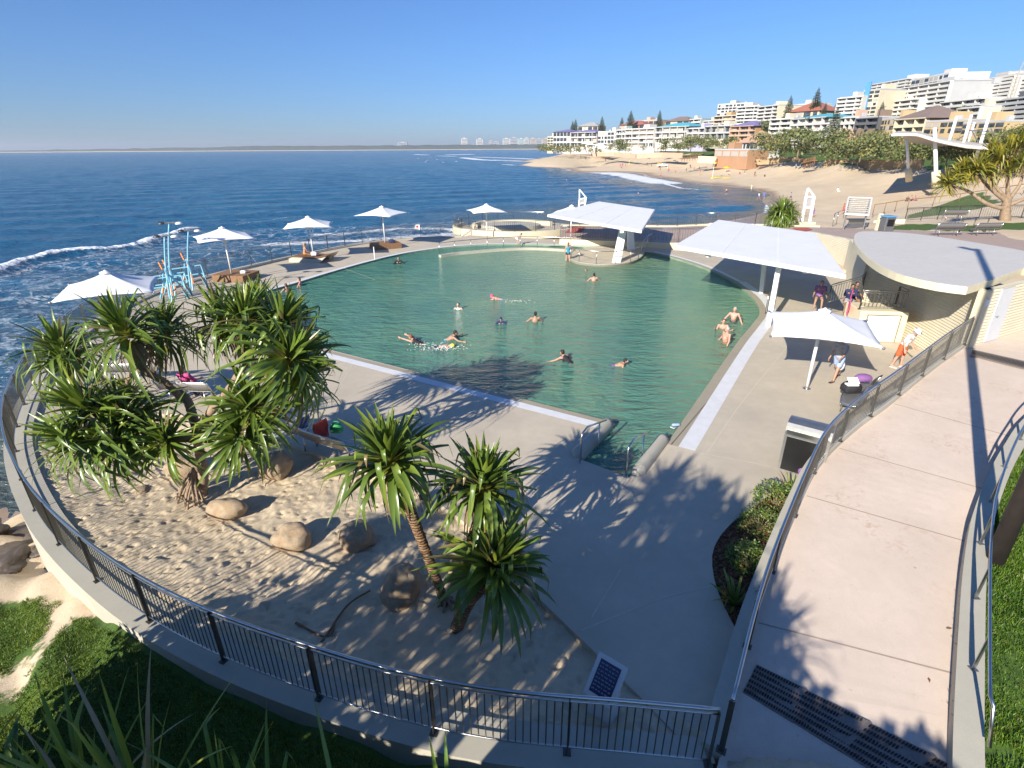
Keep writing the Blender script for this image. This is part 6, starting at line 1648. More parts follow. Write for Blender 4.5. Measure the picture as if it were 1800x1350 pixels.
def near_desc(x):
    best = [(962, 'the left end of the seafront'), (1025, 'the purple roofed blocks'), (1085, 'the masts on the far beach'), (1130, 'the white balconied block'), (1180, 'the teal roofed block'), (1225, 'the lilac block'), (1270, 'the boat shed'), (1320, 'the surf club'), (1352, 'the right of the surf club'), (1405, 'the motel'), (1465, 'the dark broad pine'), (1520, 'the dark terrace'), (1560, 'the tan screened house'), (1600, 'the brick house'), (1650, 'the tall shelter post'), (1700, 'the leaning masts'), (1750, 'the right end of the shade sail'), (1800, 'the right edge of the photo')]
    return min(best, key=lambda b: abs(b[0] - x))[1]
SIDE = lambda x: ''
seen = {}
for i, (x, yb, Y, k, hp) in enumerate(cl):
    b = ay(x, yb, Y); h = hp / 950 * Y * .9
    base_l = LBT[i % 5] + ' coastal tree below ' + near_desc(x)
    if yb < 258: base_l = LBT[i % 5] + ' tree on the slope behind ' + near_desc(x)
    n_ = seen.get(base_l, 0); seen[base_l] = n_ + 1
    if n_: base_l = base_l.replace('tree', ('taller', 'paler', 'lower')[n_ - 1] + ' tree')
    leafy_tree((b.x, b.y, b.z - .5), h, h * .75, 300 + i, base_l, 900 if hp > 20 else 450, h * .085, 'coastleaf', h * .03, 'coastal_tree', .62, 'coastal trees', clumps=16, bushy=True)
# low dune scrub near the point
for i, (x, y, Y, s, lb) in enumerate(((966, 265, 415, 8, 'dark bushy scrub at the very tip of the point'), (982, 265, 400, 9, 'broad green scrub below the narrow cream block'), (1004, 266, 385, 8, 'low green scrub on the dune at the point'), (1045, 267, 365, 5, 'low scrub below the far masts'), (1222, 274, 250, 3, 'small bright green bush beside the boat shed'))):
    b = ay(x, y, Y); shrub((b.x, b.y, b.z - .3), s, s * .5, 350, s * .16, 900 + i, lb, M['coastleaf'], 'dune_scrub')

# ---------------------------------------------------------------- big shade sail with masts on the beach
SY_ = 100.0
sb = thing('shade_sail_shelter', 'tall white edged shade roof on leaning masts at the back of the beach', 'shelter', tuple(ay(1645, 327, SY_))); S0 = sb.location
fe = [ay(x, y, SY_ - 2) - S0 for x, y in ((1567, 237.5), (1600, 236.5), (1614, 237.5), (1640, 246), (1665, 252), (1700, 258.5), (1760, 263))]
be = [ay(x, y, SY_ + 16) - S0 for x, y in ((1590, 246), (1612, 251), (1630, 254), (1655, 258), (1680, 261), (1710, 264), (1762, 266))]
FE = resample([tuple(p) for p in fe], n=24); BE = resample([tuple(p) for p in be], n=24); mb = MB(); vs = []; fs = []
for i in range(24):
    for j in range(7): v = j / 6; p = FE[i] * (1 - v) + BE[i] * v; vs.append((p[0], p[1], p[2] + 1.1 * math.sin(PI * v)))
for i in range(23):
    for j in range(6): a = i * 7 + j; fs.append((a, a + 7, a + 8, a + 1))
mb.add(vs, fs); c_ = mb.build('canopy', plain('sail_canvas', (.50, .46, .40), .7, .05), sb, True); c_.modifiers.new('s', 'SOLIDIFY').thickness = .15
mb = MB(); mb.tube([Vector(p) for p in FE], .22, 8); mb.build('edge_beam', M['white'], sb, True)
def mast(a, b, ya, yb_, r=.22, base=0):
    p, q = ay(*a, ya) - S0, ay(*b, yb_) - S0; mb = MB(); mb.tube([p, q], [r, r * .8], 10); m_ = mb.build('mast', M['white'], sb, True)
    if base: mb = MB(); d = (q - p); mb.tube([p - d * .01, p + d * base], [r * 2.0, r * 1.9], 12); mb.build('mast_base', M['cream'], m_, True)
mast((1646, 327), (1643, 224), SY_, SY_, .34, .26); mast((1598, 318), (1594, 245), SY_ + 12, SY_ + 12, .3, .3)
mast((1667, 253), (1682, 204), SY_ + 2, SY_ + 2, .26); mast((1692, 257), (1708, 201), SY_ + 2, SY_ + 2, .28); mast((1699, 259), (1713, 215), SY_ + 14, SY_ + 14, .24); mast((1712, 288), (1741, 197), SY_ + 4, SY_ + 4, .3)
mb = MB()
for a, b in (((1675, 228), (1738, 231)), ((1708, 230), (1724, 258)), ((1741, 225), (1760, 262)), ((1640, 246), (1612, 237)), ((1681, 246), (1700, 236))): mb.tube([ay(*a, SY_ + 3) - S0, ay(*b, SY_ + 3) - S0], .09, 6)
stuff(mb.build('stays', M['steeldull'], sb))
# similar far masts by the point
for x0, y0, x1, y1, lb in ((1035, 271, 1030, 255, 'left leaning white mast on the far beach'), (1046, 271, 1041, 250, 'right leaning white mast on the far beach'), (1140, 266, 1140, 246, 'white post on the far promenade, left one'), (1155, 266, 1155, 250, 'white post on the far promenade, right one')):
    a, b = ay(x0, y0, 330), ay(x1, y1, 330); mb = MB(); mb.tube([(0, 0, 0), tuple(b - a)], [.45, .32], 8); o = mb.build('mast', M['white'], None, True); o.location = a; tag(o, lb, 'mast')
mb = MB(); a, b = ay(1022, 251, 331), ay(1070, 258, 325); mb.bar((0, 0, 0), tuple(b - a), .8, .5); o = mb.build('canopy_beam', M['white']); o.location = a; tag(o, 'thin white canopy edge between the far masts', 'canopy')

# ---------------------------------------------------------------- beach: retaining kerb, boardwalk, notice, slatted shade etc.
def wall_between(pts, th, h, mat, name, label, cat='wall', sink=1.5):
    P = [Vector(p) for p in pts]; mb = MB(); wallstrip(mb, [(p.x, p.y) for p in P], -th / 2, th / 2, [p.z - sink for p in P], [p.z + h for p in P]); return tag(fixn(mb.build(name, mat)), label, cat)
M['dunewall'] = plain('dune_timber', (.40, .28, .15), .8, .15, 2)
wall_between([ay(1450, 287, 172), ay(1520, 288, 160), ay(1575, 288, 146), ay(1622, 287, 130)], .5, 1.0, M['dunewall'], 'sleeper_wall', 'long low brown sleeper wall along the top of the beach')
wall_between([ay(1330, 282, 208), ay(1390, 279, 200), ay(1420, 282, 190)], .6, .6, M['dunewall'], 'sleeper_wall', 'short low sleeper wall in the sand right of the surf club')
wall_between([ay(1120, 273, 300), ay(1165, 271, 290), ay(1200, 272, 276)], .6, .8, WALLS['salmon'], 'seafront_wall', 'salmon retaining wall along the far beach')
wall_between([ay(1040, 270, 335), ay(1080, 270, 322), ay(1118, 273, 304)], .6, .8, WALLS['salmon'], 'seafront_wall', 'pale wall below the far masts')
wall_between([ay(1228, 279, 238), ay(1258, 280, 228)], .6, 1.0, M['cream'], 'seafront_wall', 'cream wall left of the boat shed')
def boardwalk(pts, label):
    P = [Vector(p) for p in pts]; o = thing('boardwalk', label, 'boardwalk', P[0]); mb = MB()
    mb.bar((0, 0, 0), P[1] - P[0], 1.6, .25); mb.build('deck', M['wood'], o); mb = MB(); d = P[1] - P[0]
    for k in range(8):
        q = d * k / 7; mb = MB(); mb.bar(q + Vector((0, 0, -1.3)), q + Vector((0, 0, 1.1)), .16); mb.build('post', M['wood'], o)
    mb = MB(); mb.bar((0, 0, 1.05), d + Vector((0, 0, 1.05)), .14); mb.build('rail', M['wood'], o)
boardwalk([ay(1199, 279, 250), ay(1232, 275, 240)], 'timber boardwalk down to the sand below the scrub')
boardwalk([ay(1412, 287, 178), ay(1432, 282, 172)], 'short timber steps beside the people in blue and green')
def sign_tower(foot_l, foot_r, top_l, top_r, peak, z, label, Yd):
    a, b = at(*foot_l, z), at(*foot_r, z); Y = a.y; o = thing('signal_frame', label, 'sign', (a.x, a.y, z)); L = lambda p, dy=0: ay(p[0], p[1], Y + dy) - Vector((a.x, a.y, z))
    mb = MB(); pl, pr = L(top_l), L(top_r); fl, fr2 = L(foot_l), L(foot_r); w = .15
    for p, q in ((fl, pl), (fr2, pr)):
        mb = MB(); mb.bar(p, q, .15, .2); mb.build('upright', M['white'], o)
    mb = MB(); mb.bar(pl, L(peak), .12, .15); mb.bar(L(peak), pr, .10, .15); mb.build('head_frame', M['white'], o)
    for f in (.62, .98):
        mb = MB(); mb.bar(fl.lerp(pl, f), fr2.lerp(pr, f), .10, .15); mb.build('rail', M['white'], o)
    mb = MB(); c = [fl.lerp(pl, .66), fr2.lerp(pr, .66), fr2.lerp(pr, .94), fl.lerp(pl, .94)]; mb.add([tuple(p + Vector((0, .03, 0))) for p in c] + [tuple(p + Vector((0, .07, 0))) for p in c], [(0, 1, 2, 3), (7, 6, 5, 4), (0, 4, 5, 1), (1, 5, 6, 2), (2, 6, 7, 3), (3, 7, 4, 0)])
    mb.build('panel', ROOFS['grey'], o); mb = MB(); mb.box((fl + fr2) / 2 + Vector((0, 0, .1)), ((fr2 - fl).length + .7, .8, .4)); mb.build('footing', M['cream'], o)
sign_tower((1408, 396), (1422, 396), (1417, 345), (1431, 345), (1420, 331), 1.3, 'tall white frame sign by the promenade in front of the beach', 0)
sign_tower((1017, 372), (1026, 372), (1018.5, 350), (1030, 347), (1018.5, 333), .4, 'white frame sign standing behind the far white shelter', 0)
# slatted shade roof
z0 = -.2; q = [ay(1492, 346, 47), ay(1533, 347, 46), ay(1527, 377, 43), ay(1486, 374.5, 44)]; c = sum(q, Vector()) / 4; b = at(1505, 405, 1.0)
o = thing('slatted_shade', 'small grey slatted shade roof with a picnic table beside the plaza', 'shelter', tuple(c - Vector((0, 0, 2.4)))); O = o.location; mb = MB()
for k in range(9): f = (k + .5) / 9; mb.bar(q[0].lerp(q[3], f) - O, q[1].lerp(q[2], f) - O, .34, .04)
slf = mb.build('slats', M['steeldull'], o); slf.visible_shadow = True; mb = MB()
for i in range(4): mb.bar(q[i] - O - Vector((0, 0, .05)), q[(i + 1) % 4] - O - Vector((0, 0, .05)), .08, .1)
mb.build('frame', M['white'], o)
for i in range(4): mb = MB(); p = c.lerp(q[i], .85) - O; mb.tube([p, p - Vector((0, 0, 2.6))], .05, 8); mb.build('post', M['steeldull'], o)
mb = MB(); p = at(1506, 391, .9) - O; mb.box(p + Vector((0, 0, .3)), (1.9, .9, .08)); mb.build('table_top', M['darksteel'], o); mb = MB(); mb.box(p, (1.6, .12, .6)); mb.build('table_leg', M['steeldull'], o)
p1 = [tuple(at(1463, 397, 1.5)), tuple(at(1470, 392, 1.2)), tuple(at(1482, 384, .4))]; handrail('stair_handrail', 'thin dark handrail leading down to the beach beside the slatted shade', p1, [p1[1]], 1.0, .03)
# plaza benches, bin, posts, fences
for (x, y, z, rz, L, lb) in ((1662, 414, 1.95, 178, 1.9, 'steel bench behind the leaf roof, left one on the plaza'), (1727, 413, 1.95, 185, 1.9, 'steel bench behind the leaf roof, right one on the plaza'), (1672, 387, 1.95, 180, 2.0, 'steel bench on the far side of the park lawn')):
    p = at(x, y, z); bench(p.x, p.y, z, R(rz), L, lb, 0)
p = at(1556, 406, 1.93); o = thing('bin_enclosure', 'small bin housing with a blue grey lid at the edge of the plaza', 'bin', tuple(p), .1)
mb = MB(); mb.box((0, 0, .5), (.75, .65, 1.0)); bevel(mb.build('housing', M['steeldull'], o), .03); mb = MB(); mb.box((0, -.34, .62), (.5, .02, .5)); mb.build('opening', M['black'], o); mb = MB(); mb.box((0, 0, 1.06), (.85, .75, .1)); bevel(mb.build('lid', ROOFS['blue'], o), .02)
p = at(1542, 404, 1.9); mb = MB(); mb.box((0, 0, .55), (.3, .3, 1.3), taper=.85); o = bevel(mb.build('bollard', M['cream']), .03); o.location = p; tag(o, 'cream square post left of the small plaza bin', 'post')
for x, lb in ((1686, 'slim dark post left of the plaza benches'), (1708, 'slim dark post between the two plaza benches'), (1731, 'slim dark post behind the right plaza bench')):
    p = at(x, 408, 1.93); mb = MB(); mb.tube([(0, 0, 0), (0, 0, 1.0)], .04, 8); o = mb.build('post', M['darksteel'], None, True); o.location = p; tag(o, lb, 'post')
lp = [at(1590, 389, 1.9), at(1640, 386, 1.9), at(1700, 384, 1.95), at(1760, 383, 2.0), at(1830, 382, 2.0)]
fence('park_fence', [tuple(p) for p in lp], 0, 'dark picket fence between the park lawn and the dune', gap=.2, pr=.014, railmat='darksteel', h=1.05)
lp = [at(1535, 372, -1.2), at(1590, 363, -1.0), at(1660, 356, -.3), at(1740, 345, .7), at(1800, 335, 1.4)]
o = thing('beach_fence', 'single rail wire fence at the foot of the dune grass', 'fence', tuple(lp[0])); mb = MB(); mb.tube([p - lp[0] + Vector((0, 0, 1.0)) for p in lp], .06, 6); mb.build('rail', M['wood'], o, True)
for k, p in enumerate(resample([tuple(p) for p in lp], n=9)):
    mb = MB(); v = Vector(p) - lp[0]; mb.tube([v - Vector((0, 0, .5)), v + Vector((0, 0, 1.05))], .06, 6); mb.build('post', M['wood'], o, True)
wall_between([at(1535, 398, 1.4), at(1590, 396, 1.7)], .4, .5, M['cream'], 'plaza_wall', 'low cream wall at the beach edge of the plaza left of the lawn')
lp = thing('light_pole', 'thin street light pole among the coastal trees', 'lamp post', tuple(ay(1536, 240, 160))); mb = MB(); mb.tube([(0, 0, -3), (0, 0, 7)], .12, 6); mb.build('shaft', M['darksteel'], lp); mb = MB(); mb.bar((0, 0, 7), (1.4, 0, 7.2), .12); mb.build('lamp_arm', M['darksteel'], lp)

# beach gear: flags, yellow umbrella, rescue boards, truck, notice
M['yellow'] = plain('yellow_plastic', (.75, .55, .03), .5); M['flagred'] = plain('red_cloth', (.62, .12, .03), .7); M['purplecloth'] = plain('purple_cloth', (.30, .22, .45), .8); M['bluecloth'] = plain('blue_cloth', (.06, .22, .45), .8)
def gpt(x, y):   # point of the beach seen at this pixel
    for zz in np.linspace(6, -3.3, 187):
        p = at(x, y, zz)
        if tz(p.x, p.y) >= zz - .02: return p
    return at(x, y, -3.0)
def flag(x, y, h, lb):
    p = gpt(x, y); o = thing('beach_flag', lb, 'flag', tuple(p)); mb = MB(); mb.tube([(0, 0, -.2), (0, 0, h)], .06, 6); mb.build('pole', M['white'], o)
    for k, m in enumerate(('flagred', 'yellow')): mb = MB(); mb.box((.35, 0, h - .4 - .55 * k), (.7, .05, .55)); mb.build('cloth', M[m], o)
    mb = MB(); mb.lathe((0, 0, -.1), [(.5, 0), (.45, .5), (.1, .7)], 10); mb.build('foot', M['yellow'], o)
flag(1252, 314, 6.0, 'red and yellow flag on a pole at the wet edge of the sand'); flag(1106, 289, 6.0, 'far red and yellow beach flag beside the crowd')
p = gpt(1274, 304); o = thing('beach_umbrella', 'bright yellow beach umbrella on the sand', 'umbrella', tuple(p), 0); mb = MB(); mb.tube([(0, 0, 0), (.3, 0, 2.2)], .03, 6); mb.build('pole', M['white'], o); mb = MB(); mb.lathe((.3, 0, 1.7), [(1.1, 0), (.9, .3), (.5, .5), (.05, .6)], 10); mb.build('canopy', M['yellow'], o)
for x, y, L, rz, lb in ((1262, 313, 3.2, .2, 'long yellow rescue board lying beside the near flag'), (1277, 314, 2.8, -.1, 'second yellow rescue board further right on the sand'), (1112, 289, 3.0, .4, 'yellow rescue board by the far flag')):
    p = gpt(x, y); mb = MB(); mb.lathe((0, 0, 0), [(.05, 0), (1, .12), (1, .2), (.8, .3)], 14, sx=L / 2, sy=.45); o = mb.build('rescue_board', M['yellow']); o.location = p; o.rotation_euler.z = rz; tag(o, lb, 'rescue board')
p = gpt(1164, 294); o = thing('lifeguard_truck', 'white pickup truck with a yellow board on its roof parked on the sand', 'truck', tuple(p), R(8)); M['tyre'] = plain('tyre_rubber', (.02, .02, .02), .8)
mb = MB(); mb.box((0, 0, .8), (5.0, 1.8, .7)); bevel(mb.build('body', M['white'], o), .12); mb = MB(); mb.box((.6, 0, 1.5), (1.9, 1.65, .8), taper=.82); cab = bevel(mb.build('cab', M['white'], o), .08)
mb = MB(); mb.box((.6, 0, 1.5), (1.8, 1.68, .45), taper=.9); mb.build('window', GL[0], cab); mb = MB(); mb.box((-1.5, 0, 1.9), (2.2, .6, .3)); bevel(mb.build('roof_board', M['yellow'], o), .08)
for sx_ in (-1.6, 1.6):
    for sy_ in (-.85, .85): mb = MB(); mb.lathe((0, 0, 0), [(.38, -.12), (.4, 0), (.38, .12)], 14); w_ = mb.build('wheel', M['tyre'], o); w_.location = (sx_, sy_, .4); w_.rotation_euler.x = PI / 2
p = gpt(1548, 300); o = thing('beach_notice', 'small grey notice board leaning in the open sand', 'sign', tuple(p)); mb = MB(); mb.box((0, 0, .9), (.8, .08, 1.2)); mb.build('board', WALLS['grey'], o); mb = MB(); mb.bar((0, 0, -.2), (0, 0, .9), .08); mb.build('post', M['wood'], o)
p = gpt(1588, 300); o = thing('beach_notice', 'tall grey notice board in front of the sail shelter', 'sign', tuple(p)); mb = MB(); mb.box((0, 0, 2.6), (1.5, .1, 1.5)); mb.build('board', WALLS['palegrey'], o)
for s in (-.6, .6): mb = MB(); mb.bar((s, 0, -.3), (s, 0, 2.6), .1); mb.build('post', M['steeldull'], o)
p = gpt(1187, 287); mb = MB(); mb.lathe((0, 0, 0), [(1.3, 1.1), (1.0, 1.4), (.05, 1.6)], 8, sy=.8); mb.tube([(0, 0, 0), (0, 0, 1.5)], .04, 5); o = mb.build('beach_tent', WALLS['palegrey']); o.location = p; tag(o, 'pale low beach tent behind the truck', 'tent')

# ---------------------------------------------------------------- far coast and its towers
xs = np.linspace(-250, 985, 190); top = np.interp(xs, [-250, 0, 250, 450, 600, 760, 900, 985], [268.5, 264.8, 260.9, 257.2, 256.2, 255.0, 254.2, 253.5]) + (fbm(xs * .06, xs * 0, 4, 77) - .5) * 2.4
FY = 4600.0; mb = MB(); n = len(xs); rows = []
for x, t_ in zip(xs, top):
    a = ay(x, t_, FY); sea = ay(x, 300, FY); base = SEA
    rows.append([(a.x * .985, FY * .985, base - 1), (a.x * .985, FY * .985 + 1, base + 3.5), (a.x * .992, FY * .992, base + 4.5)])
mb.add([p for r_ in rows for p in r_], [(3 * i + j, 3 * i + 3 + j, 3 * i + 4 + j, 3 * i + 1 + j) for i in range(n - 1) for j in range(2)]); structure(mb.build('far_shore_sand', plain('far_sand', (.50, .42, .30), .9, .1, .002, space='W')))
mb = MB(); rows = []
for x, t_ in zip(xs, top):
    a = ay(x, t_, FY); zt = max(a.z, SEA + 8); rows.append([(a.x * .992, FY * .992, SEA + 3), (a.x * .994, FY * .994, SEA + 3 + (zt - SEA - 3) * .8), (a.x, FY, zt), (a.x * 1.08, FY * 1.08, zt), (a.x * 1.1, FY * 1.1, SEA - 3)])
mb.add([p for r_ in rows for p in r_], [(5 * i + j, 5 * i + 5 + j, 5 * i + 6 + j, 5 * i + 1 + j) for i in range(n - 1) for j in range(4)]); structure(mb.build('far_coast_hills', plain('far_forest', (.040, .055, .035), .9, .35, .02, space='W'), None, False))
for i, (x0, x1, yt, wl, lb) in enumerate(((702, 718, 250.5, 'palegrey', 'lone low pale building on the far shore'), (812, 823, 243.5, 'white', 'leftmost pale tower of the far coast'), (838, 850, 244.5, 'white', 'second pale tower of the far coast'), (860, 866, 248, 'grey', 'small dark tower of the far coast'), (868, 877, 249.5, 'palegrey', 'low pale block right of the small dark far tower'), (884, 896, 244, 'white', 'first of the clustered far towers'), (896, 910, 242.6, 'palegrey', 'wide tallest block of the far tower cluster'), (911, 920, 244, 'mint', 'greenish block in the far tower cluster'), (921, 929, 243, 'white', 'slim white block in the far tower cluster'), (931, 941, 243.6, 'beige', 'beige block in the far tower cluster'), (942, 952, 244.6, 'palegrey', 'grey block in the far tower cluster'), (952, 966, 243.8, 'beige', 'last block of the far cluster beside the point'))):
    A = ay(x0, 258, FY * 1.02); Bq = ay(x1, 258, FY * 1.02); W = Bq.x - A.x; zt = ay(x0, yt, FY * 1.02).z; H = zt - (SEA + 4); o = thing('far_tower', lb, 'tower block', (A.x + W / 2, A.y - 40, SEA + 3), 0, 'towers on the far coast')
    mb = MB(); mb.box((0, 0, H / 2), (W, 40, H)); mb.box((0, 0, H + 3), (W * .4, 20, 6)); mb.build('wall', WALLS[wl], o)
    fl_ = max(3, int(H / 9))
    for f in range(fl_): mb = MB(); mb.box((0, -20.6, H * (f + .5) / fl_), (W * .8, 1.6, H / fl_ * .3)); mb.build('window_band', GL[0], o)
# ================================================================ people
def skin(name, c):
    t = NT(name); v = t.coord('O'); n = t.noise(9, 4, .6, v)
    t.set(Base_Color=t.ramp(n, [(.3, mulc(c, .88)), (.7, mulc(c, 1.1))]), Roughness=.5); t.b.inputs['Subsurface Weight'].default_value = .0
    return t.m
SK = {'tan': skin('skin_tan', (.40, .235, .155)), 'pale': skin('skin_pale', (.55, .37, .28)), 'pink': skin('skin_sunburnt', (.54, .29, .21)), 'brown': skin('skin_brown', (.27, .15, .095))}
CL = {k: plain('cloth_' + k, c, .8, .12, 12) for k, c in dict(black=(.018, .018, .022), navy=(.015, .025, .09), white=(.78, .78, .77), red=(.55, .06, .04), orangered=(.66, .12, .035), grey=(.33, .34, .37), blue=(.10, .16, .42), lightblue=(.32, .42, .62), pink=(.68, .07, .24), teal=(.03, .24, .34), orange=(.62, .24, .06), yellow=(.72, .60, .06), green=(.05, .35, .12), purple=(.22, .10, .28), brown=(.22, .12, .06), dark=(.05, .05, .06), lime=(.55, .70, .30)).items()}
HR = {k: plain('hair_' + k, c, .6, .25, 30) for k, c in dict(dark=(.018, .012, .009), brown=(.10, .05, .022), auburn=(.20, .075, .03), blond=(.38, .25, .10), grey=(.40, .39, .37)).items()}
def remesh(mb, voxel, smooth=2):
    me = bpy.data.meshes.new('tmp'); me.from_pydata(mb.v, [], mb.f); o = bpy.data.objects.new('tmp', me); COL.objects.link(o)
    bm = bmesh.new(); bm.from_mesh(me); bmesh.ops.recalc_face_normals(bm, faces=bm.faces); bm.to_mesh(me); bm.free()
    m = o.modifiers.new('r', 'REMESH'); m.mode = 'VOXEL'; m.voxel_size = voxel; m.use_smooth_shade = True
    if smooth: s = o.modifiers.new('s', 'SMOOTH'); s.iterations = smooth; s.factor = .5
    dg = bpy.context.evaluated_depsgraph_get(); r = bpy.data.meshes.new_from_object(o.evaluated_get(dg))
    bpy.data.objects.remove(o); bpy.data.meshes.remove(me)
    r.polygons.foreach_set('use_smooth', [True] * len(r.polygons)); return r
def rotx(a): return Matrix.Rotation(a, 3, 'X')
class Pose:
    def __init__(s, lean=3, legL=(4, 3, 4), legR=(-4, 3, 4), armL=(5, 8, 12), armR=(5, 8, 12), headp=0, headyaw=0, feet=90, belly=0.0, fem=False, side=0):
        """angles in degrees: leg (forward, out, knee), arm (forward, out, elbow)"""
        s.fem, s.belly = fem, belly
        T = Matrix.Rotation(R(side), 3, 'Y') @ rotx(-R(lean)); u = T @ Vector((0, 0, 1)); s.T = T; s.u = u
        s.pel = Vector((0, 0, 0)); s.waist = u * .16; s.chest = u * .34; s.neck = u * .505
        Hd = Matrix.Rotation(R(headyaw), 3, 'Z') @ rotx(-R(lean * .35 if headp is None else headp)); s.Hd = Hd
        s.head = s.neck + u * .045 + Hd @ Vector((0, .018, .115)); s.sh = {}; s.el = {}; s.wr = {}; s.hand = {}; s.hip = {}; s.kn = {}; s.an = {}; s.toe = {}; s.hd = {}
        sw = .168 if fem else .19
        for k, sg, leg, arm in (('L', -1, legL, armL), ('R', 1, legR, armR)):
            s.hip[k] = T @ Vector((sg * .092, 0, -.02))
            a, o, kn = [R(x) for x in leg]; d1 = Vector((sg * math.sin(o), math.sin(a) * math.cos(o), -math.cos(a) * math.cos(o))); b = a - kn
            d2 = Vector((sg * math.sin(o) * .6, math.sin(b) * math.cos(o), -math.cos(b) * math.cos(o))).normalized()
            s.kn[k] = s.hip[k] + d1 * .43; s.an[k] = s.kn[k] + d2 * .41; f = b + R(feet)
            s.toe[k] = s.an[k] + Vector((sg * .03, math.sin(f), -math.cos(f))) * .17
            s.sh[k] = T @ Vector((sg * sw, 0, .455))
            a, o, e = [R(x) for x in arm]; dv = lambda p: T @ Vector((sg * math.sin(o), math.sin(p) * math.cos(o), -math.cos(p) * math.cos(o)))
            s.el[k] = s.sh[k] + dv(a) * .285; d2 = dv(a + e); s.wr[k] = s.el[k] + d2 * .25; s.hd[k] = d2
    def body(s, voxel=.012, fingers=True):
        mb = MB(); w = .94 if s.fem else 1.0; T = s.T
        mb.ball(s.pel + s.u * .02, (.158, .105, .125), 14, T); mb.ball(s.waist, (.135 * w, .098 + s.belly, .13), 14, T); mb.ball(s.chest, (.158 * w, .112, .165), 14, T)
        mb.ball(s.u * .25 + T @ Vector((0, .02 + s.belly * .6, 0)), (.135 * w, .095 + s.belly, .15), 14, T)
        if s.fem:
            for sg in (-1, 1): mb.ball(T @ Vector((sg * .075, .095, .345)), .062, 10)
        else:
            for sg in (-1, 1): mb.ball(T @ Vector((sg * .075, .07, .37)), (.085, .05, .06), 10, T)
        mb.capsule(s.sh['L'] * .92 + s.u * .02, s.sh['R'] * .92 + s.u * .02, .062, .062); mb.capsule(s.u * .44, s.head - s.Hd @ Vector((0, .02, .05)), .062, .052)
        mb.ball(s.head, (.074, .094, .112), 14, s.Hd); mb.ball(s.head + s.Hd @ Vector((0, .035, -.055)), (.055, .058, .052), 10, s.Hd)
        mb.capsule(s.head + s.Hd @ Vector((0, .088, .015)), s.head + s.Hd @ Vector((0, .112, -.022)), .011, .016, 8)
        for sg in (-1, 1): mb.ball(s.head + s.Hd @ Vector((sg * .076, -.005, -.005)), (.012, .022, .032), 8, s.Hd)
        mb.capsule(s.head + s.Hd @ Vector((-.02, .092, -.052)), s.head + s.Hd @ Vector((.02, .092, -.052)), .008, .008, 6)
        for k, sg in (('L', -1), ('R', 1)):
            mb.capsule(s.sh[k], s.el[k], .05 * w, .038, 12); mb.capsule(s.el[k], s.wr[k], .040, .026, 12); mb.ball(s.el[k].lerp(s.wr[k], .25), .042, 8)
            mb.ball(s.sh[k], .062 * w, 10)
            d = s.hd[k]; n = T @ Vector((sg, 0, 0)); n = (n - d * n.dot(d)).normalized(); side = d.cross(n).normalized(); pc = s.wr[k] + d * .055
            mb.capsule(s.wr[k], pc + side * .018, .024, .024, 8); mb.capsule(s.wr[k], pc - side * .02, .024, .022, 8)
            if fingers:
                for f, (off, L_) in enumerate(((-.034, .066), (-.012, .078), (.011, .074), (.033, .058))):
                    b0 = s.wr[k] + d * .085 + side * off; b1 = b0 + (d - n * .15).normalized() * L_ * .55; b2 = b1 + (d - n * .6).normalized() * L_ * .5
                    mb.capsule(b0 - d * .02, b1, .0105, .0095, 7); mb.capsule(b1, b2, .0095, .008, 7)
                b0 = s.wr[k] + d * .03 - side * .028; b1 = b0 + (d * .6 - side * .8).normalized() * .045; mb.capsule(b0, b1, .013, .011, 7); mb.capsule(b1, b1 + (d * .85 - side * .4).normalized() * .035, .011, .009, 7)
            else: mb.ball(s.wr[k] + d * .1, (.04, .04, .05), 8)
            mb.capsule(s.hip[k], s.kn[k], .088, .056, 12); mb.capsule(s.kn[k], s.an[k], .054, .036, 12)
            mb.ball(s.kn[k].lerp(s.an[k], .28) - (s.toe[k] - s.an[k]).normalized() * .018, (.054), 10)
            mb.capsule(s.an[k] - (s.toe[k] - s.an[k]).normalized() * .04, s.toe[k], .036, .028, 8)
        return remesh(mb, voxel)
    def torso_cloth(s, e, z0, z1, sleeves=0.0, skirt=0.0):
        mb = MB(); T = s.T; w = .94 if s.fem else 1
        if z0 < .1: mb.ball(s.pel + s.u * .02, (.158 + e, .105 + e, .125 + e * .5), 14, T)
        mb.ball(s.waist, (.135 * w + e, .098 + s.belly + e, .12), 14, T); mb.ball(s.u * .25 + T @ Vector((0, .02 + s.belly * .6, 0)), (.135 * w + e, .095 + s.belly + e, .13), 14, T)
        if z1 > .4:
            mb.ball(s.chest, (.158 * w + e, .112 + e, .165 + e), 14, T)
            if s.fem:
                for sg in (-1, 1): mb.ball(T @ Vector((sg * .075, .095, .345)), .062 + e, 10)
        if sleeves:
            mb.capsule(s.sh['L'] * .95 + s.u * .02, s.sh['R'] * .95 + s.u * .02, .062 + e, .062 + e)
            for k in 'LR': mb.capsule(s.sh[k], s.sh[k].lerp(s.el[k], min(1, sleeves)), .055 + e, .052 + e, 12)
            if sleeves > 1:
                for k in 'LR': mb.capsule(s.el[k], s.el[k].lerp(s.wr[k], sleeves - 1), .045 + e, .036 + e, 12)
        if skirt: mb.capsule(s.pel, s.pel - s.u * skirt, .15 + e, .17 + e, 14)
        return remesh(mb, .014)
    def leg_cloth(s, e, f):
        mb = MB(); mb.ball(s.pel + s.u * .02, (.158 + e, .105 + e + s.belly * .4, .115 + e), 14, s.T)
        for k in 'LR':
            mb.capsule(s.hip[k], s.hip[k].lerp(s.kn[k], min(1, f)), .088 + e, (.088 - .03 * min(1, f)) + e * 1.8, 12)
            if f > 1: mb.capsule(s.kn[k], s.kn[k].lerp(s.an[k], f - 1), .06 + e, .045 + e, 12)
        return remesh(mb, .014)
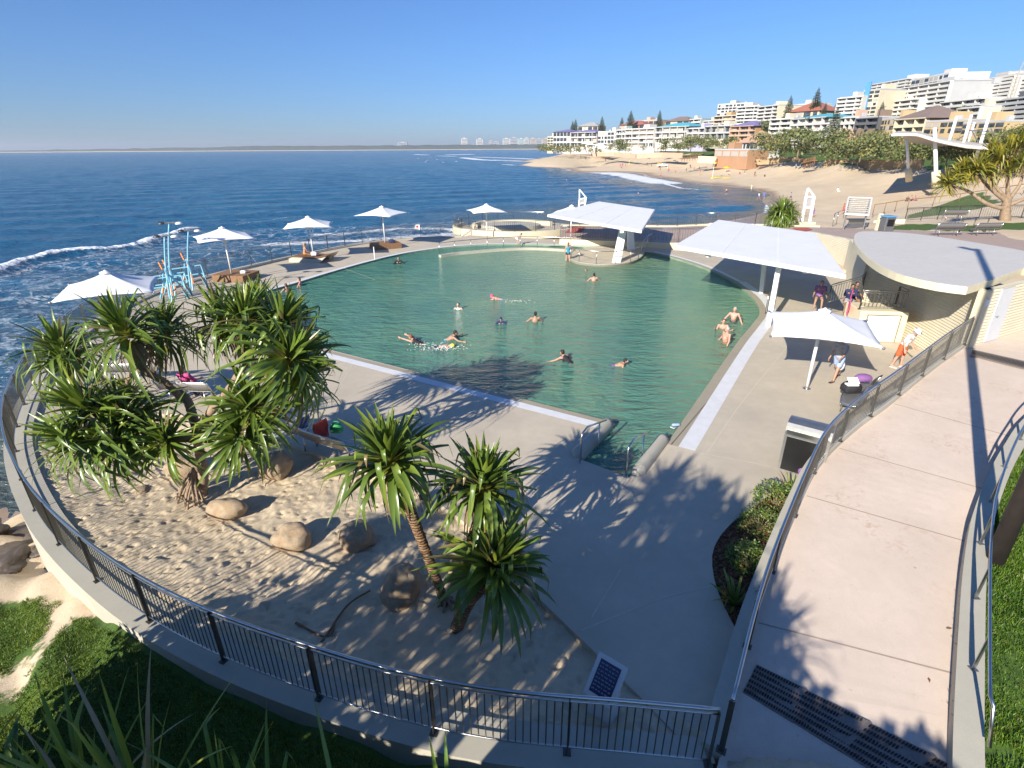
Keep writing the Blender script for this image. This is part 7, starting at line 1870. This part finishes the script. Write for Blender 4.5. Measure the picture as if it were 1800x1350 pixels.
    def low(s): return min(min(s.an[k].z, s.toe[k].z) for k in 'LR') - .03
NP = 0
def person(label, pose, loc, yaw, scale=1.0, skin_='tan', hair='dark', hairlen=0, wear=(), cap=None, hat=None, ground=True, voxel=.012, group=None, shoes=None, glasses=None):
    """loc: where the feet (ground=True) or the pelvis (False) are"""
    p = Vector(loc); z = p.z - (pose.low() * scale if ground else 0)
    o = thing('person', label, 'person', (p.x, p.y, z), R(yaw), group); o.scale = (scale,) * 3
    b = link('body', pose.body(voxel), o); b.data.materials.append(SK[skin_])
    H = pose.head; Hd = pose.Hd
    if cap:
        mb = MB(); mb.ball(H + Hd @ Vector((0, -.006, .018)), (.083, .103, .108), 14, Hd); c = link('swim_cap', remesh(mb, .012), o); c.data.materials.append(CL[cap])
    elif hair:
        mb = MB(); mb.ball(H + Hd @ Vector((0, -.022, .026)), (.084, .096, .104), 14, Hd); mb.ball(H + Hd @ Vector((0, -.04, -.02)), (.078, .07, .085), 12, Hd)
        if hairlen: mb.capsule(H + Hd @ Vector((0, -.07, -.03)), H + Hd @ Vector((0, -.085, -.05 - hairlen)), .065, .05, 10)
        h = link('hair', remesh(mb, .012), o); h.data.materials.append(HR[hair])
    for sg in (-1, 1):
        mb = MB(); mb.ball(H + Hd @ Vector((sg * .032, .084, .012)), .0125, 8); mb.build('eye', CL['dark'], o, True)
    if hat:
        mb = MB(); ctr = H + Hd @ Vector((0, 0, .05)); v0 = len(mb.v); mb.lathe((0, 0, 0), [(.17, -.01), (.17, 0), (.095, .012), (.09, .07), (.06, .1), (.01, .108)], 18); mb.v[v0:] = [tuple(ctr + Hd @ Vector(q)) for q in mb.v[v0:]]; mb.build('hat', CL[hat], o, True)
    if glasses: mb = MB(); mb.capsule(H + Hd @ Vector((-.055, .088, .014)), H + Hd @ Vector((.055, .088, .014)), .018, .018, 8); mb.build('goggles', CL[glasses], o, True)
    for w in wear:
        if w[0] == 'shorts': m = pose.leg_cloth(.016, w[2] if len(w) > 2 else .62); nm = 'shorts'
        elif w[0] == 'trunks': m = pose.leg_cloth(.008, .3); nm = 'swim_trunks'
        elif w[0] == 'pants': m = pose.leg_cloth(.014, 1.9); nm = 'trousers'
        elif w[0] == 'swimsuit': m = pose.torso_cloth(.008, 0, .45); nm = 'swimsuit'
        elif w[0] == 'bikini': m = pose.leg_cloth(.008, .12); nm = 'swimsuit'
        elif w[0] == 'shirt': m = pose.torso_cloth(.018, 0, .5, w[2] if len(w) > 2 else .55); nm = 'shirt'
        c = link(nm, m, o); c.data.materials.append(CL[w[1]])
    if shoes:
        for k in 'LR':
            mb = MB(); f = (pose.toe[k] - pose.an[k]).normalized(); mb.box(pose.an[k].lerp(pose.toe[k], .5) + Vector((0, 0, -.032)), (.085, .25, .018), rz=0); mb.build('sandal', CL[shoes], o)
    return o
stand = Pose(); WZ = -.12
def water(label, px, pose, yaw, dz=0.0, **kw):
    p = at(px[0], px[1], WZ); return person(label, pose, (p.x, p.y, WZ + dz), yaw, ground=False, **kw)
# yaw 0 faces away from the camera (+Y), 180 faces it, 90 faces left
upright = lambda **k: Pose(lean=4, legL=(15, 8, 30), legR=(-5, 8, 20), armL=(35, 40, 30), armR=(35, 40, 30), **k)
prone = lambda lean=76, arm=(165, 12, 0), arm2=None, **k: Pose(lean=lean, legL=(-80, 5, -4), legR=(-72, 5, 8), armL=arm, armR=arm2 or arm, headp=k.pop('headp', 25), feet=20, **k)
water('black clad bather standing chest deep by the left pool edge', (701, 463), upright(), 190, -.28, skin_='tan', hair='dark', wear=(('shirt', 'black', 1.6), ('shorts', 'black')))
water('dark haired bather leaning on the left pool edge nearest the pandanus', (505, 512), upright(), 60, -.30, skin_='tan', hair='brown', wear=(('trunks', 'navy'),))
water('bather with brown hair further along the left pool edge', (529, 502), upright(), 100, -.28, skin_='pink', hair='brown', wear=(('bikini', 'orange'),))
water('woman with pale face and raised arm treading water alone', (806, 543), upright(fem=True), 170, -.42, skin_='pale', hair='brown', wear=(('swimsuit', 'white'),))
water('swimmer in a pink red cap lying face down heading left', (882, 526), prone(80, (150, 20, 10), (100, 30, 40)), 72, -.06, skin_='pink', cap='pink', wear=(('trunks', 'grey'),))
water('child in a navy cap and navy rash vest', (881, 568), upright(), 175, -.30, scale=.8, skin_='tan', cap='navy', wear=(('shirt', 'navy', 1.7),))
water('dark haired man with bare tanned back in the middle of the pool', (941, 566), upright(), 5, -.26, skin_='tan', hair='dark', wear=(('shorts', 'blue'),))
water('woman in a black swimsuit gliding left with both arms stretched out', (741, 604), prone(72, (172, 6, 0), fem=True, headp=20), 62, -.05, skin_='pink', hair='auburn', wear=(('swimsuit', 'black'),))
water('dark haired man swimming right with his head up', (782, 597), prone(60, (120, 40, 30), headp=5), -80, -.10, skin_='tan', hair='dark', wear=(('trunks', 'lightblue'),))
water('swimmer in a yellow cap splashing in front crawl', (768, 610), prone(84, (165, 10, 0), (20, 40, 60), headp=70), -85, -.05, skin_='pale', cap='yellow', wear=(('trunks', 'black'),))
water('dark haired woman in a black swimsuit breaststroking away', (1004, 637), prone(64, (115, 55, 20), fem=True, headp=5), 40, -.07, skin_='pink', hair='dark', wear=(('swimsuit', 'black'),))
water('child in goggles and purple trunks paddling right', (1078, 642), prone(70, (60, 40, 40), headp=8), -95, -.06, scale=.85, skin_='tan', hair='dark', glasses='white', wear=(('trunks', 'purple'),))
water('small child with brown hair near the podium', (1031, 477), upright(), 120, -.40, scale=.75, skin_='tan', hair='brown', wear=(('trunks', 'teal'),))
water('dark haired man with a pink back near the podium', (1044, 494), upright(), 0, -.27, skin_='pink', hair='dark', wear=(('trunks', 'navy'),))
p = at(998, 464, -.35); person('woman in a blue and black swimsuit standing at the podium wall', Pose(lean=6, legL=(8, 4, 8), legR=(-2, 4, 4), armL=(10, 14, 20), armR=(42, 35, 25), fem=True), (p.x + .0, p.y, -.42), -8, 1.0, 'pink', 'auburn', .12, (('bikini', 'black'), ('swimsuit', 'teal')))
# three men at the right edge
p = at(1289, 566, WZ); person('bald grey man propped on straight arms on the pool edge', Pose(lean=14, legL=(0, 6, 5), legR=(-6, 6, 5), armL=(20, 28, 12), armR=(28, 34, 10), belly=.04), (p.x, p.y, -.12), 150, 1.02, 'pink', 'grey', 0, (('shorts', 'dark', .5),), ground=False)
water('man with cropped hair sitting low in the water with folded arms', (1270, 577), Pose(lean=5, legL=(40, 10, 60), legR=(30, 10, 60), armL=(45, 20, 80), armR=(45, 20, 80)), 165, -.30, skin_='pink', hair='brown', wear=(('trunks', 'dark'),))
p = at(1274, 603, WZ); person('grey haired man leaning against the pool edge, nearest of the three', Pose(lean=-4, legL=(6, 6, 5), legR=(-4, 6, 5), armL=(8, 16, 25), armR=(-25, 30, 40), belly=.03), (p.x, p.y, -.14), 110, .98, 'pink', 'grey', 0, (('trunks', 'brown'),), ground=False)
# people on the deck
p = at(1466, 668); walk = person('walking man in a grey shirt and blue shorts carrying a white bag', Pose(lean=8, legL=(22, 3, 6), legR=(-20, 3, 24), armL=(30, 10, 50), armR=(4, 10, 12)), (p.x, p.y, 0), 118, 1.03, 'tan', 'grey', 0, (('shirt', 'grey', .7), ('shorts', 'lightblue', .6)), shoes='dark')
o = thing('shopping_bag', 'white and green plastic bag held by the walking man', 'bag', (p.x - .02 + .22, p.y + .12, .52)); mb = MB(); mb.ball((0, 0, 0), (.14, .11, .2), 10); mb.capsule((-.03, 0, .16), (0, 0, .34), .035, .015, 6); b_ = link('bag', remesh(mb, .03, 1), o); b_.data.materials.append(CL['white'])
mb = MB(); mb.box((-.08, -.02, .1), (.1, .14, .16)); bevel(mb.build('green_print', CL['green'], o), .02)
p = at(1577, 646); person('man in a white shirt, white hat and bright red shorts by the ramp fence', Pose(lean=22, legL=(6, 4, 6), legR=(-6, 4, 8), armL=(10, 10, 50), armR=(6, 12, 40), headp=38), (p.x, p.y, 0), -150, 1.0, 'pink', 'grey', 0, (('shirt', 'white', .7), ('shorts', 'orangered', .8)), hat='white', shoes='white')
sit = lambda **k: Pose(lean=k.pop('lean', 8), legL=(80, 6, 78), legR=(76, 6, 82), armL=(25, 10, 50), armR=(25, 10, 50), **k)
p = at(330, 688, .45); person('woman with brown hair and a bright pink top sitting on the bench', sit(fem=True, lean=-6), (p.x - .1, p.y + .2, .53), -8, 1.0, 'pink', 'brown', .05, (('shirt', 'pink', 1.3), ('pants', 'dark')), ground=False, shoes='dark')
person('sunbather with long fair hair sitting on the timber lounger', sit(fem=True, lean=10), (-15.75, 41.75, .54), -60, 1.0, 'tan', 'blond', .2, (('bikini', 'orange'),), ground=False)
p = at(908, 430); person('child crouching on the deck by the far pool edge', Pose(lean=55, legL=(70, 10, 120), legR=(60, 10, 115), armL=(40, 10, 10), armR=(40, 10, 10), headp=40), (p.x, p.y, 0), -70, .85, 'pale', 'brown', 0, (('trunks', 'white'),))
p = at(1470, 500, .9); person('bare legged bather sitting on the wall behind the near white shelter', sit(lean=6), (15.1, 26.0, 1.05), 155, 1.0, 'tan', 'dark', 0, (('shirt', 'purple', .5), ('trunks', 'dark')), ground=False)
person('dark haired person in a navy top sitting at the stair railing', sit(lean=18), (15.7, 24.6, 1.25), 160, 1.0, 'brown', 'dark', .05, (('shirt', 'navy', .7), ('shorts', 'grey')), ground=False)
person('second dark haired person sitting close beside the navy one', sit(lean=12), (16.2, 25.1, 1.25), 170, .95, 'brown', 'dark', .1, (('shirt', 'dark', .7), ('shorts', 'navy')), ground=False)
# towels and bags
def cloth(label, loc, size, rz, mat, name='towel', tilt=0, cat='towel'):
    mb = MB(); n = 9; w, h = size; vs = []; q = random.Random(int(loc[0] * 100))
    for i in range(n):
        for j in range(n):
            x, y = (i / (n - 1) - .5) * w, (j / (n - 1) - .5) * h; vs.append((x, .02 * math.sin(x * 22 + j) + q.uniform(-.01, .01), y))
    mb.add(vs, [(i * n + j, i * n + n + j, i * n + n + j + 1, i * n + j + 1) for i in range(n - 1) for j in range(n - 1)])
    o = mb.build(name, mat, None, True); o.modifiers.new('s', 'SOLIDIFY').thickness = .015; o.location = loc; o.rotation_euler = (R(tilt), 0, R(rz)); return tag(o, label, cat)
def softbag(label, loc, size, mat, name='bag', cat='bag', handles=True):
    mb = MB(); mb.ball((0, 0, 0), size, 12); mb.box((0, 0, -size[2] * .35), (size[0] * 1.5, size[1] * 1.5, size[2] * .9)); m = remesh(mb, .03, 3); o = thing(name, label, cat, loc); b = link('body', m, o); b.data.materials.append(mat)
    if handles: mb = MB(); mb.tube([(-size[0] * .5, 0, size[2] * .7), (-size[0] * .3, 0, size[2] * 1.3), (size[0] * .3, 0, size[2] * 1.3), (size[0] * .5, 0, size[2] * .7)], .012, 6); mb.build('handle', mat, o, True)
    return o
cloth('hot pink towel hung on the stair railing', (14.9, 23.2, 1.5), (.5, 1.1), 60, CL['pink'])
b_ = at(562, 790); cloth('red patterned towel hanging over the bench back', (b_.x + .15, b_.y - .05, .62), (.5, .6), 60, CL['red']); cloth('blue towel draped over the left end of the same bench', (b_.x - .55, b_.y + .35, .62), (.55, .45), 60, CL['blue'], tilt=20)
softbag('green bag beside the red towel', (b_.x + .5, b_.y + .2, .58), (.2, .15, .16), CL['green'])
b_ = at(832, 905); softbag('navy bag with white marks on the curved bench', (b_.x - .1, b_.y + .18, .58), (.34, .2, .18), CL['navy'])
b_ = at(1488, 716); softbag('black bag with pale papers on top, on the curved bench', (b_.x + .15, b_.y + .25, .62), (.34, .26, .2), CL['black'])
mb = MB(); mb.box((0, 0, 0), (.34, .26, .02), M=Matrix.Rotation(.6, 3, 'X')); mb.box((-.1, -.12, -.08), (.36, .2, .05)); o = bevel(mb.build('folded_papers', CL['white']), .008); o.location = (b_.x + .13, b_.y + .2, .86); tag(o, 'pale folded papers on top of the black bag', 'papers')
softbag('purple and blue patterned towel roll behind the black bag', (b_.x + .85, b_.y + .8, .7), (.3, .2, .14), CL['purple'], 'towel_roll', 'towel', False)
b_ = at(1408, 838); softbag('purple bag on the ground by the foot of the bin', (b_.x + .05, b_.y + .05, .14), (.14, .1, .14), CL['purple'])
b_ = at(745, 878); softbag('small black bag on the sand edge by the tall pandanus', (b_.x, b_.y, .12), (.12, .1, .14), CL['black']); b_ = at(602, 822); softbag('black bag with a white top near the left bench', (b_.x, b_.y, .1), (.2, .14, .12), CL['black'])
b_ = at(1188, 748, .03); o = thing('swim_goggles', 'pale blue goggles left on the white pool coping', 'goggles', tuple(b_)); mb = MB(); mb.capsule((-.08, 0, .02), (.08, .02, .02), .05, .045, 8); mb.build('lens', CL['lightblue'], o, True); mb = MB(); mb.tube([(-.1, 0, .02), (-.2, -.12, .01), (-.12, -.2, .01), (-.02, -.1, .01)], .012, 5); mb.build('strap', CL['white'], o, True)
b_ = at(432, 468); softbag('small white and dark bundle on the left timber box', (-17.4, 35.1, .52), (.22, .15, .12), CL['white'], 'towel_bundle', 'towel', False)
softbag('dark blue bag on the square timber box', (-10.2, 47.2, .56), (.3, .2, .16), CL['navy']); softbag('white towel bundle at the pole of the lounger umbrella', (-14.9, 41.4, .56), (.26, .18, .16), CL['white'], 'towel_bundle', 'towel', False)

# ---------------------------------------------------------------- small figures on the beach and in the sea (shared meshes)
def proto(pose, shirt=True, voxel=.03):
    return dict(body=pose.body(voxel, False), shorts=pose.leg_cloth(.018, .6), shirt=pose.torso_cloth(.02, 0, .5, .5), low=pose.low(), pose=pose)
PR_ = {'stand': proto(stand), 'walk': proto(Pose(legL=(22, 3, 5), legR=(-20, 3, 20), armL=(-20, 8, 10), armR=(22, 8, 20))), 'sit': proto(Pose(lean=-12, legL=(88, 8, 40), legR=(84, 8, 60), armL=(-20, 18, 0), armR=(-20, 18, 0))), 'prone': proto(Pose(lean=82, legL=(-84, 5, 0), legR=(-84, 5, 0), armL=(150, 30, 30), armR=(150, 30, 30), headp=60))}
hm = MB(); hm.ball((0, -.02, .02), (.085, .1, .105), 10); hm = hm.build('hair', HR['dark']); HAIRM = hm.data; bpy.data.objects.remove(hm)
for d_ in PR_.values():
    for k in ('body', 'shorts', 'shirt'): d_[k].materials.append(SK['tan'])
def setmat(o, m): o.material_slots[0].link = 'OBJECT'; o.material_slots[0].material = m
def figure(label, loc, kind, yaw, sk, shirt, shorts, hair='dark', s=1.0, group='people on the beach', ground=True):
    d = PR_[kind]; z = loc[2] - (d['low'] * s if ground and kind in ('stand', 'walk') else (-.13 * s))
    o = thing('person', label, 'person', (loc[0], loc[1], z), R(yaw), group); o.scale = (s,) * 3
    b = link('body', d['body'], o); setmat(b, SK[sk])
    if shirt: setmat(link('shirt', d['shirt'], o), CL[shirt])
    if shorts: setmat(link('shorts', d['shorts'], o), CL[shorts])
    h = link('hair', HAIRM, o); setmat(h, HR[hair]); h.location = d['pose'].head; h.rotation_euler = d['pose'].Hd.to_euler()
    return o
for i, (x, y, k, yaw, sk, sh, so_, hr, s, lb) in enumerate((
    (1481, 377, 'walk', 60, 'tan', 'red', 'red', 'dark', 1.05, 'person in a red shirt and red shorts walking past the slatted shade'),
    (1594, 354, 'sit', 120, 'tan', 'dark', 'dark', 'dark', 1.0, 'left seated person of the three by the beach fence'), (1602, 353, 'sit', 190, 'tan', None, 'navy', 'dark', 1.05, 'middle seated person of the three by the beach fence'), (1609, 353, 'sit', 230, 'pink', 'pink', 'dark', 'brown', .95, 'right seated person in pink of the three by the beach fence'),
    (1276, 343, 'walk', 0, 'pink', None, 'dark', 'dark', 1.0, 'bare chested man in dark shorts wading at the water edge'), (1333, 352, 'walk', 30, 'tan', 'white', 'purple', 'dark', 1.0, 'wader in white and purple, left of a pair at the water edge'), (1342, 351, 'walk', -20, 'tan', 'blue', 'blue', 'dark', 1.05, 'wader in blue, right of a pair at the water edge'),
    (1320, 336, 'stand', 90, 'pale', 'lime', 'white', 'blond', 1.05, 'person in pale green and white standing on wet sand'), (1326, 311, 'stand', 180, 'brown', 'brown', 'brown', 'dark', 1.05, 'person in brown standing in the open sand'), (1344, 311, 'sit', 180, 'tan', 'dark', 'dark', 'dark', 1.0, 'dark clad person sitting alone right of the one in brown'),
    (1300, 306, 'sit', 140, 'pink', 'red', 'dark', 'dark', 1.0, 'sunbather in red on the left of a sitting pair'), (1309, 305, 'sit', 200, 'pale', 'dark', 'white', 'dark', 1.0, 'dark haired sunbather on the right of a sitting pair'), (1473, 337, 'sit', 200, 'pale', 'white', 'white', 'dark', 1.05, 'person in white sitting alone in the open sand'),
    (1417, 296, 'stand', 160, 'tan', 'lime', 'dark', 'dark', 1.0, 'person in pale green beside the timber steps'), (1398, 298, 'stand', 200, 'tan', 'lightblue', 'blue', 'dark', 1.05, 'person in light blue left of the timber steps'), (1405, 297, 'stand', 120, 'pale', 'teal', 'white', 'brown', 1.0, 'person in teal between the blue and pale green ones'),
    (1293, 296, 'stand', 90, 'tan', 'purple', 'grey', 'dark', 1.0, 'person in purple behind the yellow umbrella'), (1281, 310, 'walk', 60, 'pale', 'white', 'dark', 'brown', 1.0, 'person in white right of the yellow rescue boards'), (1230, 308, 'stand', 180, 'tan', None, 'orange', 'dark', 1.1, 'bather in orange shorts on the wet sand'), (1229, 300, 'stand', 90, 'tan', 'purple', 'purple', 'dark', 1.05, 'person holding a purple towel'),
    (1220, 300, 'walk', 90, 'tan', 'orange', 'dark', 'dark', 1.0, 'person in orange left of the purple towel'), (1213, 296, 'walk', -40, 'brown', 'navy', 'navy', 'dark', 1.0, 'person in navy walking up the sand'), (1206, 303, 'stand', 90, 'brown', None, 'dark', 'dark', 1.05, 'dark figure at the edge of the wet sheen'), (1187, 303, 'sit', 180, 'pink', 'red', 'red', 'brown', 1.0, 'child in red sitting on the wet sand'), (1193, 303, 'sit', 120, 'pink', 'pink', 'white', 'brown', .8, 'small child in pink digging in the wet sand'),
    (1175, 304, 'walk', 0, 'pink', 'red', 'purple', 'brown', 1.1, 'person in red and purple wading left of the children'), (1173, 300, 'stand', 90, 'pale', 'white', 'pink', 'brown', 1.0, 'person in white and pink behind the one in red and purple'), (1161, 313, 'walk', 10, 'pink', None, 'red', 'brown', 1.15, 'bather in red shorts walking out of the foam'), (1160, 301, 'stand', 60, 'tan', 'purple', 'dark', 'dark', 1.0, 'person in purple on the sand in front of the truck'), (1145, 294, 'stand', 90, 'tan', 'dark', 'navy', 'dark', 1.0, 'person in dark clothes left of the truck'), (1137, 292, 'stand', 180, 'brown', 'dark', 'dark', 'dark', 1.05, 'person in black further left of the truck'),
    (1086, 293, 'stand', 90, 'pink', 'red', 'white', 'brown', 1.05, 'first of the crowd at the far flag, in red'), (1090, 294, 'stand', 180, 'pink', 'pink', 'red', 'dark', 1.05, 'second of the crowd at the far flag, in pink'), (1094, 293, 'stand', 30, 'tan', 'purple', 'red', 'dark', 1.0, 'third of the crowd at the far flag, in purple'), (1099, 294, 'stand', 200, 'pale', 'orange', 'dark', 'brown', 1.0, 'fourth of the crowd at the far flag, in orange'), (1092, 297, 'walk', 0, 'tan', None, 'dark', 'dark', 1.05, 'bare chested one in front of the crowd at the far flag'),
    (1020, 279, 'stand', 90, 'tan', 'dark', 'dark', 'dark', 1.1, 'figure alone near the far point'), (1053, 276, 'walk', 90, 'tan', 'navy', 'dark', 'dark', 1.1, 'left walker of a pair below the far masts'), (1058, 275, 'walk', 90, 'tan', 'grey', 'dark', 'dark', 1.1, 'right walker of a pair below the far masts'), (1064, 284, 'stand', 180, 'tan', 'dark', 'navy', 'dark', 1.1, 'figure at the water edge below the far masts'), (1428, 382, 'walk', 0, 'tan', 'purple', 'purple', 'dark', .85, 'child in purple just right of the tall white frame sign'), (1389, 352, 'walk', 40, 'tan', 'grey', 'dark', 'dark', 1.0, 'person in grey between the small pandanus and the white frame sign'))):
    p = gpt(x, y); figure(lb, tuple(p), k, yaw, sk, sh, so_, hr, s)
for x, y, sk, s, lb in ((1122, 341, 'pink', 1.1, 'bather with head and shoulders out of the sea nearest the far shelter'), (1110, 321, 'tan', 1.0, 'bather in the broken wave by the beach'), (1071, 317, 'tan', 1.0, 'bather below the long white breaker'), (996, 317, 'pink', 1.1, 'pink shouldered bather far out in deeper water')):
    p = at(x, y, SEA); figure(lb, (p.x, p.y, SEA - .45), 'stand', 90, sk, None, 'dark', 'dark', s, 'bathers in the sea', ground=False)
for i, (x, y) in enumerate(((735, 279), (751, 282), (757, 277), (768, 281), (779, 286), (786, 277), (802, 284), (811, 280), (714, 281), (748, 285))):
    p = at(x, y, SEA); o = thing('surfer', ['leftmost but one surfer in the far line-up', 'surfer low in the far line-up, lower of a close pair', 'surfer nearest the small breaking peak', 'surfer in the centre of the far line-up', 'nearest surfer of the far line-up', 'surfer at the back right of the line-up', 'surfer right of the nearest one', 'rightmost surfer of the line-up', 'leftmost surfer apart from the line-up', 'surfer in front of the close pair'][i], 'surfer', (p.x, p.y, SEA + .1), i, 'surfers waiting in the line-up')
    mb = MB(); mb.lathe((0, 0, 0), [(.1, -.08), (1, 0), (1, .05), (.1, .1)], 12, sx=1.3, sy=.35); mb.build('surfboard', M['white'], o); b = link('body', PR_['sit']['body'], o); setmat(b, SK['tan']); b.location.z = .15
    h = link('hair', HAIRM, o); h.location = PR_['sit']['pose'].head + Vector((0, 0, .15))

for (x, y), n, lb in (((778, 612), 150, 'white splash round the swimmer in the yellow cap'), ((742, 606), 30, 'small splash at the feet of the gliding woman'), ((905, 530), 40, 'small splash behind the swimmer in the pink red cap')):
    c0 = at(x, y, WZ); q = random.Random(x); mb = MB()
    for k in range(n):
        a = q.uniform(0, 6.28); d = abs(q.gauss(0, .38)); mb.ball((math.cos(a) * d * 1.6, math.sin(a) * d * .6, abs(q.gauss(0, .03)) * (1.2 - min(1, d))), (q.uniform(.012, .04), q.uniform(.01, .03), q.uniform(.004, .014)), 6)
    o = mb.build('water_splash', M['white'], None, True); o.location = c0; stuff(o, lb, 'splash')
# ================================================================ light, camera
SUN_AZ, SUN_EL = R(SUNAZ), R(SUNEL)     # azimuth the shadows run to, measured from +Y towards +X
world = bpy.data.worlds.new('World'); sc.world = world; world.use_nodes = True
nt = world.node_tree; bgn = nt.nodes['Background']
sky = nt.nodes.new('ShaderNodeTexSky'); sky.sky_type = 'NISHITA'; sky.sun_disc = False
sky.sun_elevation = SUN_EL
sky.sun_rotation = SUN_AZ + PI
sky.air_density = 1.0; sky.dust_density = .05; sky.ozone_density = 3.5; sky.altitude = 20
tc = nt.nodes.new('ShaderNodeTexCoord'); sp = nt.nodes.new('ShaderNodeSeparateXYZ'); nt.links.new(tc.outputs['Generated'], sp.inputs[0])
cr = nt.nodes.new('ShaderNodeValToRGB'); nt.links.new(sp.outputs['Z'], cr.inputs[0]); el = cr.color_ramp.elements
el[0].position = 0; el[0].color = (.46, .65, 1.06, 1); el[1].position = .45; el[1].color = (.72, 1.0, 1.42, 1)
e = el.new(.14); e.color = (.56, .81, 1.22, 1)
mx = nt.nodes.new('ShaderNodeMix'); mx.data_type = 'RGBA'; mx.blend_type = 'MULTIPLY'; mx.inputs[0].default_value = 1
nt.links.new(sky.outputs[0], mx.inputs[6]); nt.links.new(cr.outputs[0], mx.inputs[7]); nt.links.new(mx.outputs[2], bgn.inputs[0]); bgn.inputs[1].default_value = SKYSTR
sd = bpy.data.lights.new('sun', 'SUN'); sd.energy = SUNSTR; sd.angle = R(.5); sd.color = (1.0, .93, .82)
so = bpy.data.objects.new('sun', sd); COL.objects.link(so)
d = Vector((math.sin(SUN_AZ) * math.cos(SUN_EL), math.cos(SUN_AZ) * math.cos(SUN_EL), -math.sin(SUN_EL)))
so.rotation_euler = d.to_track_quat('-Z', 'Y').to_euler(); so.location = (-30, -40, 40)
cd = bpy.data.cameras.new('camera'); co = bpy.data.objects.new('camera', cd); COL.objects.link(co)
cd.sensor_width = 36; cd.lens = FPX / 1800 * 36; cd.clip_start = .05; cd.clip_end = 30000
co.matrix_world = Matrix(((_rt.x, _up.x, -_fw.x, 0), (_rt.y, _up.y, -_fw.y, 0), (_rt.z, _up.z, -_fw.z, CAMH), (0, 0, 0, 1)))
sc.camera = co
sc.view_settings.view_transform = 'Standard'; sc.view_settings.look = 'None'
sc.view_settings.exposure = EXPO; sc.view_settings.gamma = 1
sc.render.resolution_x, sc.render.resolution_y = 1024, 768
sc.cycles.max_bounces = 8; sc.cycles.transparent_max_bounces = 16
sc.cycles.use_adaptive_sampling = True; sc.cycles.adaptive_threshold = .015
sc.cycles.caustics_reflective = False; sc.cycles.caustics_refractive = False

# ================================================================ sea air
mb = MB(); mb.box((-1000, 4700, 48), (17600, 9900, 122)); hz = mb.build('haze', None)
hm_ = bpy.data.materials.new('sea_haze'); hm_.use_nodes = True; ht = hm_.node_tree; ht.nodes.remove(ht.nodes['Principled BSDF'])
pv = ht.nodes.new('ShaderNodeVolumePrincipled'); pv.inputs['Color'].default_value = (.80, .86, .95, 1); pv.inputs['Density'].default_value = HAZE; pv.inputs['Anisotropy'].default_value = .2
ht.links.new(pv.outputs[0], ht.nodes['Material Output'].inputs['Volume']); hz.data.materials.append(hm_); hz['kind'] = 'stuff'; hz['label'] = 'thin sea haze over the bay'; hz['category'] = 'haze'
sc.cycles.volume_bounces = 0
